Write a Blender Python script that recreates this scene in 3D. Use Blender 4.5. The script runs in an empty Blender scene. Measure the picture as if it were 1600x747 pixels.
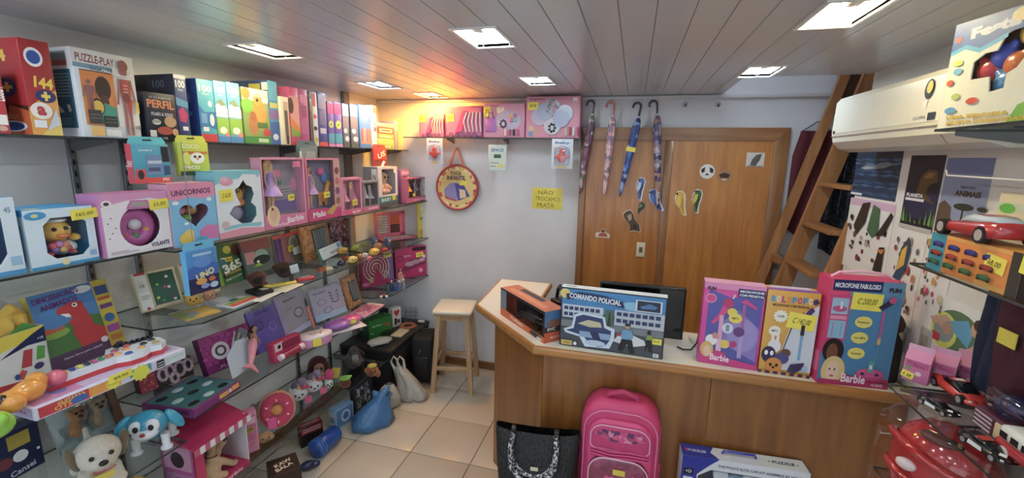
import bpy, bmesh, math, random
from mathutils import Vector, Matrix, Euler
random.seed(7)
SC = bpy.context.scene
COL = SC.collection
R = math.radians

# ------------------------------------------------------------------ camera
PXF = 686.8                                   # focal length in pixels of a 1600 x 747 frame
CAM = Vector((0.0, 0.0, 2.0))
YAW, PITCH, ROLL = -0.26631, -0.18552, 0.019155
_f = Vector((math.sin(YAW)*math.cos(PITCH), math.cos(YAW)*math.cos(PITCH), math.sin(PITCH)))
_r = Vector((math.cos(YAW), -math.sin(YAW), 0.0))
_u = _r.cross(_f)
_r2 = math.cos(ROLL)*_r + math.sin(ROLL)*_u
_u2 = -math.sin(ROLL)*_r + math.cos(ROLL)*_u
MW = Matrix((_r2, -_u2, _f))                  # world -> (right, down, forward)
cam = bpy.data.objects.new('camera', bpy.data.cameras.new('camera'))
COL.objects.link(cam)
cam.data.sensor_width = 36.0
cam.data.lens = 36.0*PXF/1600.0
cam.data.clip_start = 0.02
cam.matrix_world = Matrix.Translation(CAM) @ Matrix((_r2, _u2, -_f)).transposed().to_4x4()
SC.camera = cam

# ------------------------------------------------------------------ world, exposure
SC.view_settings.view_transform = 'Standard'
SC.view_settings.look = 'None'
SC.view_settings.exposure = 0.0
SC.view_settings.gamma = 1.0
SC.view_settings.use_curve_mapping = False
wd = bpy.data.worlds.new('world'); SC.world = wd; wd.use_nodes = True
wd.node_tree.nodes['Background'].inputs[0].default_value = (0.75, 0.86, 1.0, 1)
wd.node_tree.nodes['Background'].inputs[1].default_value = 2.0
LAMP_COOL, LAMP_WARM, LAMP_AMBER = 165.0, 165.0, 720.0

# ------------------------------------------------------------------ placing: points of the room found from the photo's survey
def _solve(P0, d, px=None, py=None):
    q0 = MW @ (Vector(P0)-CAM); qd = MW @ Vector(d)
    if px is not None:
        t = (px-800.0)/PXF; s = (t*q0.z-q0.x)/(qd.x-t*qd.z)
    else:
        t = (py-373.5)/PXF; s = (t*q0.z-q0.y)/(qd.y-t*qd.z)
    return s
def Yat(px, X, z): return _solve((X, 0, z), (0, 1, 0), px=px)
def Xat(px, Y, z): return _solve((0, Y, z), (1, 0, 0), px=px)
def Zat(py, X, Y): return _solve((X, Y, 0), (0, 0, 1), py=py)
def _ray(px, py): return MW.transposed() @ Vector(((px-800)/PXF, (py-373.5)/PXF, 1))
def onz(px, py, z): d = _ray(px, py); return CAM + d*((z-CAM.z)/d.z)
def ony(px, py, Y): d = _ray(px, py); return CAM + d*(Y/d.y)
def onx(px, py, X): d = _ray(px, py); return CAM + d*(X/d.x)

# ------------------------------------------------------------------ materials
def lin(h):
    if not isinstance(h, str): return tuple(h)+(1,) if len(h) == 3 else h
    h = h.lstrip('#'); h = h if len(h) == 6 else ''.join(c+c for c in h); o = []
    for i in (0, 2, 4):
        c = int(h[i:i+2], 16)/255; o.append(c/12.92 if c <= .04045 else ((c+.055)/1.055)**2.4)
    g = .3*o[0]+.55*o[1]+.15*o[2]                # every hex colour is mixed a little towards grey
    return (*[c*.84+g*.16 for c in o], 1)
_M = {}
def newmat(name):
    m = bpy.data.materials.new(name); m.use_nodes = True
    nt = m.node_tree; return m, nt, nt.nodes['Principled BSDF']
def col(h, rough=.45, metal=0.0, coat=0.0, spec=.5):
    """plain printed / painted / moulded colour with a faint procedural unevenness"""
    k = (h, rough, metal, coat, spec)
    if k in _M: return _M[k]
    m, nt, b = newmat('colour_'+str(h).lstrip('#'))
    n = nt.nodes.new('ShaderNodeTexNoise'); n.inputs['Scale'].default_value = 35
    tc = nt.nodes.new('ShaderNodeTexCoord'); nt.links.new(tc.outputs['Object'], n.inputs['Vector'])
    mx = nt.nodes.new('ShaderNodeMix'); mx.data_type = 'RGBA'; mx.blend_type = 'MULTIPLY'; mx.inputs[0].default_value = .12
    mx.inputs[6].default_value = lin(h); nt.links.new(n.outputs['Color'], mx.inputs[7])
    nt.links.new(mx.outputs[2], b.inputs['Base Color'])
    b.inputs['Roughness'].default_value = rough; b.inputs['Metallic'].default_value = metal
    b.inputs['Coat Weight'].default_value = coat; b.inputs['Coat Roughness'].default_value = .08
    b.inputs['Specular IOR Level'].default_value = spec
    _M[k] = m; return m
def gloss(h): return col(h, .25, 0, .4)
def busy(pal, scale=40, rough=.35):
    """small multicoloured print: voronoi cells coloured from a palette"""
    k = ('busy', tuple(pal), scale)
    if k in _M: return _M[k]
    m, nt, b = newmat('busy_print')
    tc = nt.nodes.new('ShaderNodeTexCoord'); v = nt.nodes.new('ShaderNodeTexVoronoi'); v.inputs['Scale'].default_value = scale
    no = nt.nodes.new('ShaderNodeTexNoise'); no.inputs['Scale'].default_value = scale*.8
    ad = nt.nodes.new('ShaderNodeVectorMath'); ad.operation = 'MULTIPLY_ADD'
    ad.inputs[1].default_value = (.03, .03, .03)
    nt.links.new(tc.outputs['Object'], no.inputs['Vector']); nt.links.new(no.outputs['Color'], ad.inputs[0]); nt.links.new(tc.outputs['Object'], ad.inputs[2])
    nt.links.new(ad.outputs[0], v.inputs['Vector'])
    sp = nt.nodes.new('ShaderNodeSeparateColor'); nt.links.new(v.outputs['Color'], sp.inputs[0])
    cr = nt.nodes.new('ShaderNodeValToRGB'); cr.color_ramp.interpolation = 'CONSTANT'
    e = cr.color_ramp.elements
    while len(e) < len(pal): e.new(.5)
    for i, h in enumerate(pal): e[i].position = i/len(pal); e[i].color = lin(h)
    nt.links.new(sp.outputs[0], cr.inputs[0]); nt.links.new(cr.outputs[0], b.inputs['Base Color'])
    b.inputs['Roughness'].default_value = rough; b.inputs['Coat Weight'].default_value = .3
    _M[k] = m; return m
def wood(name, a, bcol, scale=1.0, rough=.35, axis=2, coat=.25):
    k = ('wood', name)
    if k in _M: return _M[k]
    m, nt, b = newmat(name)
    tc = nt.nodes.new('ShaderNodeTexCoord'); mp = nt.nodes.new('ShaderNodeMapping')
    s = [14*scale]*3; s[axis] = 1.2*scale; mp.inputs['Scale'].default_value = s
    n = nt.nodes.new('ShaderNodeTexNoise'); n.inputs['Scale'].default_value = 1.6; n.inputs['Detail'].default_value = 6; n.inputs['Distortion'].default_value = .6
    cr = nt.nodes.new('ShaderNodeValToRGB'); cr.color_ramp.elements[0].color = lin(a); cr.color_ramp.elements[1].color = lin(bcol)
    cr.color_ramp.elements[0].position = .3; cr.color_ramp.elements[1].position = .7
    n2 = nt.nodes.new('ShaderNodeTexNoise'); n2.inputs['Scale'].default_value = 2.2
    mx = nt.nodes.new('ShaderNodeMix'); mx.data_type = 'RGBA'; mx.blend_type = 'MULTIPLY'; mx.inputs[0].default_value = .35
    nt.links.new(tc.outputs['Object'], mp.inputs[0]); nt.links.new(mp.outputs[0], n.inputs['Vector'])
    nt.links.new(tc.outputs['Object'], n2.inputs['Vector'])
    nt.links.new(n.outputs['Fac'], cr.inputs[0]); nt.links.new(cr.outputs[0], mx.inputs[6]); nt.links.new(n2.outputs['Fac'], mx.inputs[7])
    nt.links.new(mx.outputs[2], b.inputs['Base Color'])
    b.inputs['Roughness'].default_value = rough; b.inputs['Coat Weight'].default_value = coat; b.inputs['Coat Roughness'].default_value = .2
    _M[k] = m; return m
def clear(tint='#ffffff', gl=.06, rough=.03):
    k = ('clear', tint, gl)
    if k in _M: return _M[k]
    m = bpy.data.materials.new('clear_plastic'); m.use_nodes = True; nt = m.node_tree; nt.nodes.clear()
    o = nt.nodes.new('ShaderNodeOutputMaterial'); t = nt.nodes.new('ShaderNodeBsdfTransparent'); g = nt.nodes.new('ShaderNodeBsdfGlossy')
    t.inputs[0].default_value = lin(tint); g.inputs['Roughness'].default_value = rough
    fr = nt.nodes.new('ShaderNodeLayerWeight'); pw = nt.nodes.new('ShaderNodeMath'); pw.operation = 'POWER'; pw.inputs[1].default_value = 5
    ad = nt.nodes.new('ShaderNodeMath'); ad.operation = 'MULTIPLY_ADD'; ad.inputs[1].default_value = .55; ad.inputs[2].default_value = gl; ad.use_clamp = True
    mx = nt.nodes.new('ShaderNodeMixShader')
    nt.links.new(fr.outputs['Facing'], pw.inputs[0]); nt.links.new(pw.outputs[0], ad.inputs[0]); nt.links.new(ad.outputs[0], mx.inputs[0]); nt.links.new(t.outputs[0], mx.inputs[1]); nt.links.new(g.outputs[0], mx.inputs[2])
    nt.links.new(mx.outputs[0], o.inputs[0]); _M[k] = m; return m
def film(h, alpha=.45, rough=.2):
    """thin coloured plastic: part diffuse, part see-through, glossy on top"""
    k = ('film', h, alpha)
    if k in _M: return _M[k]
    m, nt, b = newmat('plastic_film'); b.inputs['Base Color'].default_value = lin(h); b.inputs['Roughness'].default_value = rough; b.inputs['Alpha'].default_value = alpha
    n = nt.nodes.new('ShaderNodeTexNoise'); n.inputs['Scale'].default_value = 22; bp = nt.nodes.new('ShaderNodeBump'); bp.inputs['Strength'].default_value = .5; bp.inputs['Distance'].default_value = .02
    tc = nt.nodes.new('ShaderNodeTexCoord'); nt.links.new(tc.outputs['Object'], n.inputs['Vector'])
    nt.links.new(n.outputs['Fac'], bp.inputs['Height']); nt.links.new(bp.outputs[0], b.inputs['Normal'])
    _M[k] = m; return m
def emit(h, s):
    k = ('emit', h, s)
    if k in _M: return _M[k]
    m, nt, b = newmat('lamp_glow'); b.inputs['Base Color'].default_value = (0, 0, 0, 1)
    b.inputs['Emission Color'].default_value = lin(h); b.inputs['Emission Strength'].default_value = s
    _M[k] = m; return m
def fuzzy(h, amt=.35, scale=90):
    k = ('fuzzy', h)
    if k in _M: return _M[k]
    m, nt, b = newmat('plush_fur')
    n = nt.nodes.new('ShaderNodeTexNoise'); n.inputs['Scale'].default_value = scale; n.inputs['Detail'].default_value = 5
    tc = nt.nodes.new('ShaderNodeTexCoord'); nt.links.new(tc.outputs['Object'], n.inputs['Vector'])
    mx = nt.nodes.new('ShaderNodeMix'); mx.data_type = 'RGBA'; mx.blend_type = 'MULTIPLY'; mx.inputs[0].default_value = amt
    mx.inputs[6].default_value = lin(h); nt.links.new(n.outputs['Color'], mx.inputs[7]); nt.links.new(mx.outputs[2], b.inputs['Base Color'])
    bp = nt.nodes.new('ShaderNodeBump'); bp.inputs['Strength'].default_value = .6; bp.inputs['Distance'].default_value = .006
    nt.links.new(n.outputs['Fac'], bp.inputs['Height']); nt.links.new(bp.outputs[0], b.inputs['Normal'])
    b.inputs['Roughness'].default_value = .9; b.inputs['Sheen Weight'].default_value = .3
    _M[k] = m; return m
def asmat(c): return col(c) if isinstance(c, (str, tuple)) else c

# ------------------------------------------------------------------ mesh building
class MB:
    def __init__(s): s.v = []; s.f = []; s.m = []; s.mats = []; s.sm = []
    def mi(s, mat):
        mat = asmat(mat)
        if mat not in s.mats: s.mats.append(mat)
        return s.mats.index(mat)
    def add(s, vs, fs, mat, T=None, smooth=False):
        o = len(s.v); i = s.mi(mat)
        for p in vs: s.v.append(tuple(T @ Vector(p)) if T is not None else tuple(p))
        for f in fs: s.f.append([o+k for k in f]); s.m.append(i); s.sm.append(smooth)
        return s
    def box(s, a, b, mat, T=None, bev=0.0):
        (x0, y0, z0), (x1, y1, z1) = a, b
        if bev <= 0:
            vs = [(x, y, z) for z in (z0, z1) for y in (y0, y1) for x in (x0, x1)]
            fs = [(0, 2, 3, 1), (4, 5, 7, 6), (0, 1, 5, 4), (2, 6, 7, 3), (0, 4, 6, 2), (1, 3, 7, 5)]
            return s.add(vs, fs, mat, T)
        bm = bmesh.new(); bmesh.ops.create_cube(bm, size=1)
        for v in bm.verts: v.co = Vector(((x0+x1)/2+v.co.x*(x1-x0), (y0+y1)/2+v.co.y*(y1-y0), (z0+z1)/2+v.co.z*(z1-z0)))
        bmesh.ops.bevel(bm, geom=list(bm.edges), offset=bev, segments=2, affect='EDGES', profile=.5)
        return s.bm(bm, mat, T, True)
    def bm(s, bm, mat, T=None, smooth=False):
        bm.verts.index_update()
        s.add([v.co[:] for v in bm.verts], [[v.index for v in f.verts] for f in bm.faces], mat, T, smooth); bm.free(); return s
    def prism(s, pts, y0, y1, mat, T=None):
        """outline in local x,z extruded along y (front at y0)"""
        n = len(pts)
        vs = [(x, y0, z) for x, z in pts]+[(x, y1, z) for x, z in pts]
        fs = [list(range(n)), list(range(2*n-1, n-1, -1))]+[[i, i+n, (i+1) % n+n, (i+1) % n] for i in range(n)]
        return s.add(vs, fs, mat, T)
    def cyl(s, p0, p1, r0, mat, r1=None, n=14, T=None, cap=True, smooth=True):
        p0, p1 = Vector(p0), Vector(p1); r1 = r0 if r1 is None else r1
        d = (p1-p0).normalized(); a = d.orthogonal().normalized(); b = d.cross(a)
        vs = []
        for p, r in ((p0, r0), (p1, r1)):
            for i in range(n): t = 2*math.pi*i/n; vs.append(p+(a*math.cos(t)+b*math.sin(t))*r)
        fs = [(i, (i+1) % n, (i+1) % n+n, i+n) for i in range(n)]
        s.add(vs, fs, mat, T, smooth)
        if cap:
            s.add(vs[:n], [list(range(n-1, -1, -1))], mat, T); s.add(vs[n:], [list(range(n))], mat, T)
        return s
    def tube(s, path, r, mat, n=8, T=None, closed=False):
        P = [Vector(p) for p in path]; k = len(P); vs = []; a = None
        rr = r if isinstance(r, (list, tuple)) else [r]*k
        for i, p in enumerate(P):
            q0 = P[i-1] if (i or closed) else P[i]; q1 = P[(i+1) % k] if (i < k-1 or closed) else P[i]
            d = (q1-q0).normalized()
            a = d.orthogonal().normalized() if a is None else (a-d*a.dot(d)).normalized()
            b = d.cross(a)
            for j in range(n): t = 2*math.pi*j/n; vs.append(p+(a*math.cos(t)+b*math.sin(t))*rr[i])
        fs = []
        for i in range(k if closed else k-1):
            o, o2 = i*n, ((i+1) % k)*n
            for j in range(n): fs.append((o+j, o+(j+1) % n, o2+(j+1) % n, o2+j))
        s.add(vs, fs, mat, T, True)
        if not closed: s.add(vs[:n], [list(range(n-1, -1, -1))], mat, T); s.add(vs[-n:], [list(range(n))], mat, T)
        return s
    def lathe(s, prof, mat, n=20, T=None, flute=0.0, nf=8, twist=0.0):
        """profile of (radius, z) turned about z"""
        vs = []; k = len(prof)
        for (r, z) in prof:
            for j in range(n):
                t = 2*math.pi*j/n; rr = r*(1+flute*math.cos(nf*t+twist*z)); vs.append((rr*math.cos(t), rr*math.sin(t), z))
        fs = [(i*n+j, i*n+(j+1) % n, (i+1)*n+(j+1) % n, (i+1)*n+j) for i in range(k-1) for j in range(n)]
        s.add(vs, fs, mat, T, True)
        if prof[0][0] > 1e-4: s.add(vs[:n], [list(range(n-1, -1, -1))], mat, T)
        if prof[-1][0] > 1e-4: s.add(vs[-n:], [list(range(n))], mat, T)
        return s
    def ball(s, c, r, mat, nu=14, nv=9, T=None, rot=None):
        rx, ry, rz = (r, r, r) if not isinstance(r, (tuple, list)) else r
        Q = Matrix.Translation(Vector(c)) @ (Euler(rot).to_matrix().to_4x4() if rot else Matrix.Identity(4)) @ Matrix.Diagonal((rx, ry, rz, 1))
        if T is not None: Q = T @ Q
        vs = [(0, 0, -1)]
        for i in range(1, nv):
            t = math.pi*i/nv
            for j in range(nu): p = 2*math.pi*j/nu; vs.append((math.sin(t)*math.cos(p), math.sin(t)*math.sin(p), -math.cos(t)))
        vs.append((0, 0, 1)); L = len(vs)-1
        fs = [(0, 1+(j+1) % nu, 1+j) for j in range(nu)]
        for i in range(nv-2):
            for j in range(nu): o = 1+i*nu; fs.append((o+j, o+(j+1) % nu, o+nu+(j+1) % nu, o+nu+j))
        o = 1+(nv-2)*nu; fs += [(o+j, o+(j+1) % nu, L) for j in range(nu)]
        return s.add(vs, fs, mat, Q, True)
    def build(s, name, parent=None, loc=None, rot=None):
        me = bpy.data.meshes.new(name); me.from_pydata(s.v, [], s.f); me.polygons.foreach_set('material_index', s.m)
        me.polygons.foreach_set('use_smooth', s.sm)
        for m in s.mats: me.materials.append(m)
        me.update()
        return link(name, me, parent, loc, rot)
def link(name, me, parent=None, loc=None, rot=None):
    o = bpy.data.objects.new(name, me); COL.objects.link(o)
    if parent is not None: o.parent = parent
    if loc is not None: o.location = loc
    if rot is not None: o.rotation_euler = rot
    return o
def tag(o, label, cat, group=None):
    o['label'] = label; o['category'] = cat
    if group: o['group'] = group
    return o
def struct(o, label=None):
    o['kind'] = 'structure'
    if label: o['label'] = label
    return o
def empty(name, label, cat, loc=(0, 0, 0), rz=0.0, group=None, rot=None):
    o = bpy.data.objects.new(name, None); COL.objects.link(o); o.location = loc
    o.rotation_euler = rot if rot else (0, 0, rz); o.empty_display_size = .05
    return tag(o, label, cat, group)
def remesh(mb, vox, smooth=4):
    """joins the overlapping volumes of mb into one continuous skin, returns a mesh"""
    me = bpy.data.meshes.new('tmp'); me.from_pydata(mb.v, [], mb.f); me.update()
    o = bpy.data.objects.new('tmp', me); SC.collection.objects.link(o)
    r = o.modifiers.new('r', 'REMESH'); r.mode = 'VOXEL'; r.voxel_size = vox; r.use_smooth_shade = True
    s = o.modifiers.new('s', 'SMOOTH'); s.factor = .5; s.iterations = smooth
    out = bpy.data.meshes.new_from_object(o.evaluated_get(bpy.context.evaluated_depsgraph_get()))
    bpy.data.objects.remove(o); bpy.data.meshes.remove(me)
    out.materials.clear()
    return out
def skin(name, mb, mat, parent, vox=.006, smooth=4):
    """one continuous skin over the overlapping volumes of mb"""
    me = bpy.data.meshes.new(name); me.from_pydata(mb.v, [], mb.f); me.materials.append(asmat(mat)); me.update()
    o = link(name, me, parent); r = o.modifiers.new('join', 'REMESH'); r.mode = 'VOXEL'; r.voxel_size = vox; r.use_smooth_shade = True
    s = o.modifiers.new('soften', 'SMOOTH'); s.factor = .5; s.iterations = smooth
    return o

# ------------------------------------------------------------------ lettering and printed faces
_T = {}
def glyphs(text, bold=.0):
    """outline mesh of a text, normalised to a 1 x 1 box"""
    k = (text, bold)
    if k in _T: return _T[k]
    c = bpy.data.curves.new('t', 'FONT'); c.body = text; c.resolution_u = 2; c.offset = bold; c.fill_mode = 'FRONT' if hasattr(c, 'fill_mode') else 'FRONT'
    c.dimensions = '2D'; c.fill_mode = 'BOTH' if False else c.fill_mode
    o = bpy.data.objects.new('t', c); me = o.to_mesh()
    vs = [tuple(v.co) for v in me.vertices]; fs = [list(p.vertices) for p in me.polygons]
    o.to_mesh_clear(); bpy.data.objects.remove(o); bpy.data.curves.remove(c)
    if not vs: vs = [(0, 0, 0), (1, 0, 0), (1, 1, 0)]; fs = [[0, 1, 2]]
    x0 = min(v[0] for v in vs); x1 = max(v[0] for v in vs); y0 = min(v[1] for v in vs); y1 = max(v[1] for v in vs)
    vs = [((v[0]-x0)/(x1-x0+1e-9)-.5, (v[1]-y0)/(y1-y0+1e-9)-.5) for v in vs]
    _T[k] = (vs, fs); return _T[k]
STEP = .00016
def face_map(face, w, d, h):
    if face == 'front': return lambda u, v, o: (u*w-w/2, -o, v*h), w, h
    if face == 'left': return lambda u, v, o: (-w/2-o, d*(1-u), v*h), d, h
    if face == 'right': return lambda u, v, o: (w/2+o, d*u, v*h), d, h
    if face == 'top': return lambda u, v, o: (u*w-w/2, v*d, h+o), w, d
def art(parent, items, w, d, h, face='front', pname=None, base=.0004):
    """flat print on one face of a box: r rect, e ellipse, p polygon, t lettering, s star, heart; u,v run 0..1"""
    fm, fw, fh = face_map(face, w, d, h)
    pr, le = MB(), MB()
    for i, it in enumerate(items):
        o = base+STEP*i; k = it[0]; rot = 0
        if k == 'r':
            _, u0, v0, u1, v1, c = it; pts = [(u0, v0), (u1, v0), (u1, v1), (u0, v1)]
        elif k == 'e':
            _, cu, cv, ru, rv, c = it; pts = [(cu+ru*math.cos(t*math.pi/10), cv+rv*math.sin(t*math.pi/10)) for t in range(20)]
        elif k == 'p': _, pts, c = it
        elif k == 's':
            _, cu, cv, ru, n, c = it; rv = ru*fw/fh
            pts = [(cu+ru*(1 if j % 2 == 0 else .78)*math.cos(math.pi*j/n), cv+rv*(1 if j % 2 == 0 else .78)*math.sin(math.pi*j/n)) for j in range(2*n)]
        elif k == 'h':
            _, cu, cv, ru, rv, c = it; pts = []
            for j in range(24):
                t = 2*math.pi*j/24; pts.append((cu+ru*math.sin(t)**3, cv+rv*(13*math.cos(t)-5*math.cos(2*t)-2*math.cos(3*t)-math.cos(4*t))/15))
        elif k == 't':
            _, tx, cu, cv, tw, th, c = it[:7]; rot = it[7] if len(it) > 7 else 0; bold = it[8] if len(it) > 8 else .018
            vs, fs = glyphs(tx, bold); ca, sa = math.cos(rot), math.sin(rot)
            P = []
            for x, y in vs:
                X, Y = x*tw*fw, y*th*fh
                P.append(fm(cu+(X*ca-Y*sa)/fw, cv+(X*sa+Y*ca)/fh, o))
            le.add(P, fs, c); continue
        pr.add([fm(u, v, o) for u, v in pts], [list(range(len(pts)))], c)
    out = []
    if pr.f: out.append(pr.build(pname or (face+'_print'), parent))
    if le.f: out.append(le.build('lettering', parent))
    return out
def price(parent, u, v, w, d, h, face='front', text='45,00', tw=.045, th=.022, rot=.06, c='#f6e51e', off=.0022):
    """yellow handwritten price sticker on a face of its thing"""
    fm, fw, fh = face_map(face, w, d, h)
    a, b = tw/2, th/2; ca, sa = math.cos(rot), math.sin(rot)
    q = lambda x, y, o: fm(u+(x*ca-y*sa)/fw, v+(x*sa+y*ca)/fh, o)
    m = MB()
    m.add([q(-a, -b, off), q(a, -b, off), q(a, b, off), q(-a, b, off), q(-a, -b, off+.0006), q(a, -b, off+.0006), q(a, b, off+.0022), q(-a, b, off+.0006)],
          [(4, 5, 6, 7), (0, 3, 2, 1), (0, 1, 5, 4), (1, 2, 6, 5), (2, 3, 7, 6), (3, 0, 4, 7)], c)
    t = m.build('price_tag', parent)
    vs, fs = glyphs(text, -.004); l = MB(); l.add([q(x*tw*.62+y*th*.1, y*th*.4, off+.0028) for x, y in vs], fs, '#2a2412'); l.build('handwriting', t)
    return t
def carton(name, label, cat, w, d, h, c, loc, yaw, front=(), left=(), right=(), top=(), tilt=0.0, group=None, bev=.0015, mats=None, roll=0.0):
    """closed printed box; origin at the middle of its front bottom edge, x right, y into the box"""
    m = MB(); m.box((-w/2, 0, 0), (w/2, d, h), c, bev=min(bev, d/6)); o = m.build(name)
    o.location = (loc[0], loc[1], loc[2]+(d*math.sin(tilt) if tilt > 0 else 0)); o.rotation_euler = (-tilt, roll, yaw)
    tag(o, label, cat, group)
    for f, a in (('front', front), ('left', left), ('right', right), ('top', top)):
        if a: art(o, a, w, d, h, f)
    o['_w'] = w; o['_d'] = d; o['_h'] = h
    return o
def window_box(name, label, cat, w, d, h, c, inner, hole, loc, yaw, front=(), left=(), top=(), right=(), group=None, pane=True, facecol=None, tilt=0.0):
    """display carton: walls, a front panel with a cut-out, a tray behind it and a clear pane"""
    t = .0025; m = MB()
    for a, b in (((-w/2, 0.001, 0), (-w/2+t, d, h)), ((w/2-t, 0.001, 0), (w/2, d, h)), ((-w/2, 0.001, 0), (w/2, d, t)), ((-w/2, 0.001, h-t), (w/2, d, h)), ((-w/2, d-t, 0), (w/2, d, h))):
        m.box(a, b, c)
    bm = bmesh.new(); loops = []
    P = [(u*w-w/2, v*h) for u, v in hole]
    for ring in ([(-w/2, 0), (w/2, 0), (w/2, h), (-w/2, h)], P):
        vs = [bm.verts.new((x, 0, z)) for x, z in ring]
        for i in range(len(vs)): loops.append(bm.edges.new((vs[i], vs[(i+1) % len(vs)])))
    bmesh.ops.triangle_fill(bm, use_beauty=True, use_dissolve=False, edges=loops)
    m.bm(bm, facecol or c)
    n = len(P)                                           # the cut edge, a little depth
    m.add([(x, 0, z) for x, z in P]+[(x, .004, z) for x, z in P], [[i, (i+1) % n, (i+1) % n+n, i+n] for i in range(n)], facecol or c)
    o = m.build(name); o.location = (loc[0], loc[1], loc[2]+(d*math.sin(tilt) if tilt > 0 else 0)); o.rotation_euler = (-tilt, 0, yaw); tag(o, label, cat, group)
    MB().box((-w/2+.004, d*.92, .004), (w/2-.004, d*.95, h-.004), inner).build('tray', o)
    if pane:
        MB().add([(x, .003, z) for x, z in P], [list(range(n))], clear()).build('window', o)
    for f, a in (('front', front), ('left', left), ('top', top), ('right', right)):
        if a: art(o, a, w, d, h, f)
    return o
def ell(cu, cv, ru, rv, n=24, a0=0, a1=360): return [(cu+ru*math.cos(R(a0+(a1-a0)*i/(n if a1-a0 == 360 else n-1))), cv+rv*math.sin(R(a0+(a1-a0)*i/(n if a1-a0 == 360 else n-1)))) for i in range(n)]
# ways of standing against the three walls: facing +X (left shelves), -Y (back wall and counter), -X (right shelves)
def FL(x0, x1, yt, X, z):
    Y0, Y1 = Yat(x0, X, z), Yat(x1, X, z); return abs(Y1-Y0), Zat(yt, X, Y0)-z, (X, (Y0+Y1)/2, z), R(90)
def FB(x0, x1, yt, Y, z):
    X0, X1 = Xat(x0, Y, z), Xat(x1, Y, z); return X1-X0, Zat(yt, X0, Y)-z, ((X0+X1)/2, Y, z), 0.0
def ST(z, a, b, yt, tilt=0.0):
    """front bottom corners a (left) and b (right) on the level z, left top corner at height yt"""
    A, B = onz(*a, z), onz(*b, z); d = B-A; yaw = math.atan2(d.y, d.x)
    h = _solve(A, (-math.sin(yaw)*math.sin(tilt), math.cos(yaw)*math.sin(tilt), math.cos(tilt)), py=yt)
    return d.length, h, tuple((A+B)/2), yaw
def FR(x0, x1, yt, X, z):
    Y0, Y1 = Yat(x0, X, z), Yat(x1, X, z); return abs(Y1-Y0), Zat(yt, X, Y0)-z, (X, (Y0+Y1)/2, z), R(-90)
# ================================================================== THE ROOM
XL, XR, YB, YF, ZC = -2.31, 1.22, 3.71, -2.6, 2.485
def plaster(name, h, rough=.7):
    m, nt, b = newmat(name)
    tc = nt.nodes.new('ShaderNodeTexCoord'); n = nt.nodes.new('ShaderNodeTexNoise'); n.inputs['Scale'].default_value = 1.7; n.inputs['Detail'].default_value = 7
    cr = nt.nodes.new('ShaderNodeValToRGB'); c = lin(h)
    cr.color_ramp.elements[0].color = (c[0]*.86, c[1]*.86, c[2]*.86, 1); cr.color_ramp.elements[1].color = c
    cr.color_ramp.elements[0].position = .3; cr.color_ramp.elements[1].position = .62
    n2 = nt.nodes.new('ShaderNodeTexNoise'); n2.inputs['Scale'].default_value = 60; bp = nt.nodes.new('ShaderNodeBump'); bp.inputs['Strength'].default_value = .12; bp.inputs['Distance'].default_value = .01
    for q in (n, n2): nt.links.new(tc.outputs['Object'], q.inputs['Vector'])
    nt.links.new(n.outputs['Fac'], cr.inputs[0]); nt.links.new(cr.outputs[0], b.inputs['Base Color'])
    nt.links.new(n2.outputs['Fac'], bp.inputs['Height']); nt.links.new(bp.outputs[0], b.inputs['Normal'])
    b.inputs['Roughness'].default_value = rough
    return m
WALL = plaster('wall_paint', '#e2e1e1'); WALLB = plaster('wall_paint_back', '#d6d6da')
struct(MB().box((XL-.1, YF, 0), (XL, YB+.1, 2.9), WALL).build('wall_left'))
struct(MB().box((XL-.1, YB, 0), (2.3, YB+.1, 3.3), WALLB).build('wall_back'))
struct(MB().box((XR, YF, 0), (XR+.03, 2.945, 2.9), plaster('wall_paint_right', '#dcdad2')).build('wall_right'))
struct(MB().box((2.2, 2.945, 0), (2.3, YB, 3.3), WALL).build('wall_alcove'))
struct(MB().box((XR+.03, 2.90, 0), (2.3, 2.945, 3.3), WALL).build('wall_alcove_front'))
fw = MB(); fw.box((XL-.1, YF-.1, 0), (-2.0, YF, 2.9), WALL); fw.box((1.0, YF-.1, 0), (XR+.1, YF, 2.9), WALL); fw.box((-2.0, YF-.1, 2.35), (1.0, YF, 2.9), WALL)
struct(fw.build('wall_front'))
struct(MB().box((XL-.1, YF, 2.86), (XR+.1, 2.95, 2.9), WALL).build('ceiling_slab'))
struct(MB().box((.5, 2.95, 3.3), (2.3, YB+.1, 3.34), WALL).build('ceiling_loft'))

# floor: tiles with recessed joints
GROUT = col('#463d33', .9)
floor = struct(MB().box((XL, YF, -.06), (2.2, YB, -.004), GROUT).build('floor'))
def tile_mat():
    m, nt, b = newmat('floor_tile')
    tc = nt.nodes.new('ShaderNodeTexCoord'); n = nt.nodes.new('ShaderNodeTexNoise'); n.inputs['Scale'].default_value = 3; n.inputs['Detail'].default_value = 6
    oi = nt.nodes.new('ShaderNodeObjectInfo'); ad = nt.nodes.new('ShaderNodeVectorMath'); ad.operation = 'ADD'
    nt.links.new(tc.outputs['Object'], ad.inputs[0]); nt.links.new(oi.outputs['Location'], ad.inputs[1]); nt.links.new(ad.outputs[0], n.inputs['Vector'])
    cr = nt.nodes.new('ShaderNodeValToRGB'); cr.color_ramp.elements[0].color = lin('#b9ac99'); cr.color_ramp.elements[1].color = lin('#d2c8b8')
    nt.links.new(n.outputs['Fac'], cr.inputs[0]); nt.links.new(cr.outputs[0], b.inputs['Base Color']); b.inputs['Roughness'].default_value = .28
    return m
TILE = tile_mat(); TS = .432; tme = None; x = -1.35-TS*3
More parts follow.
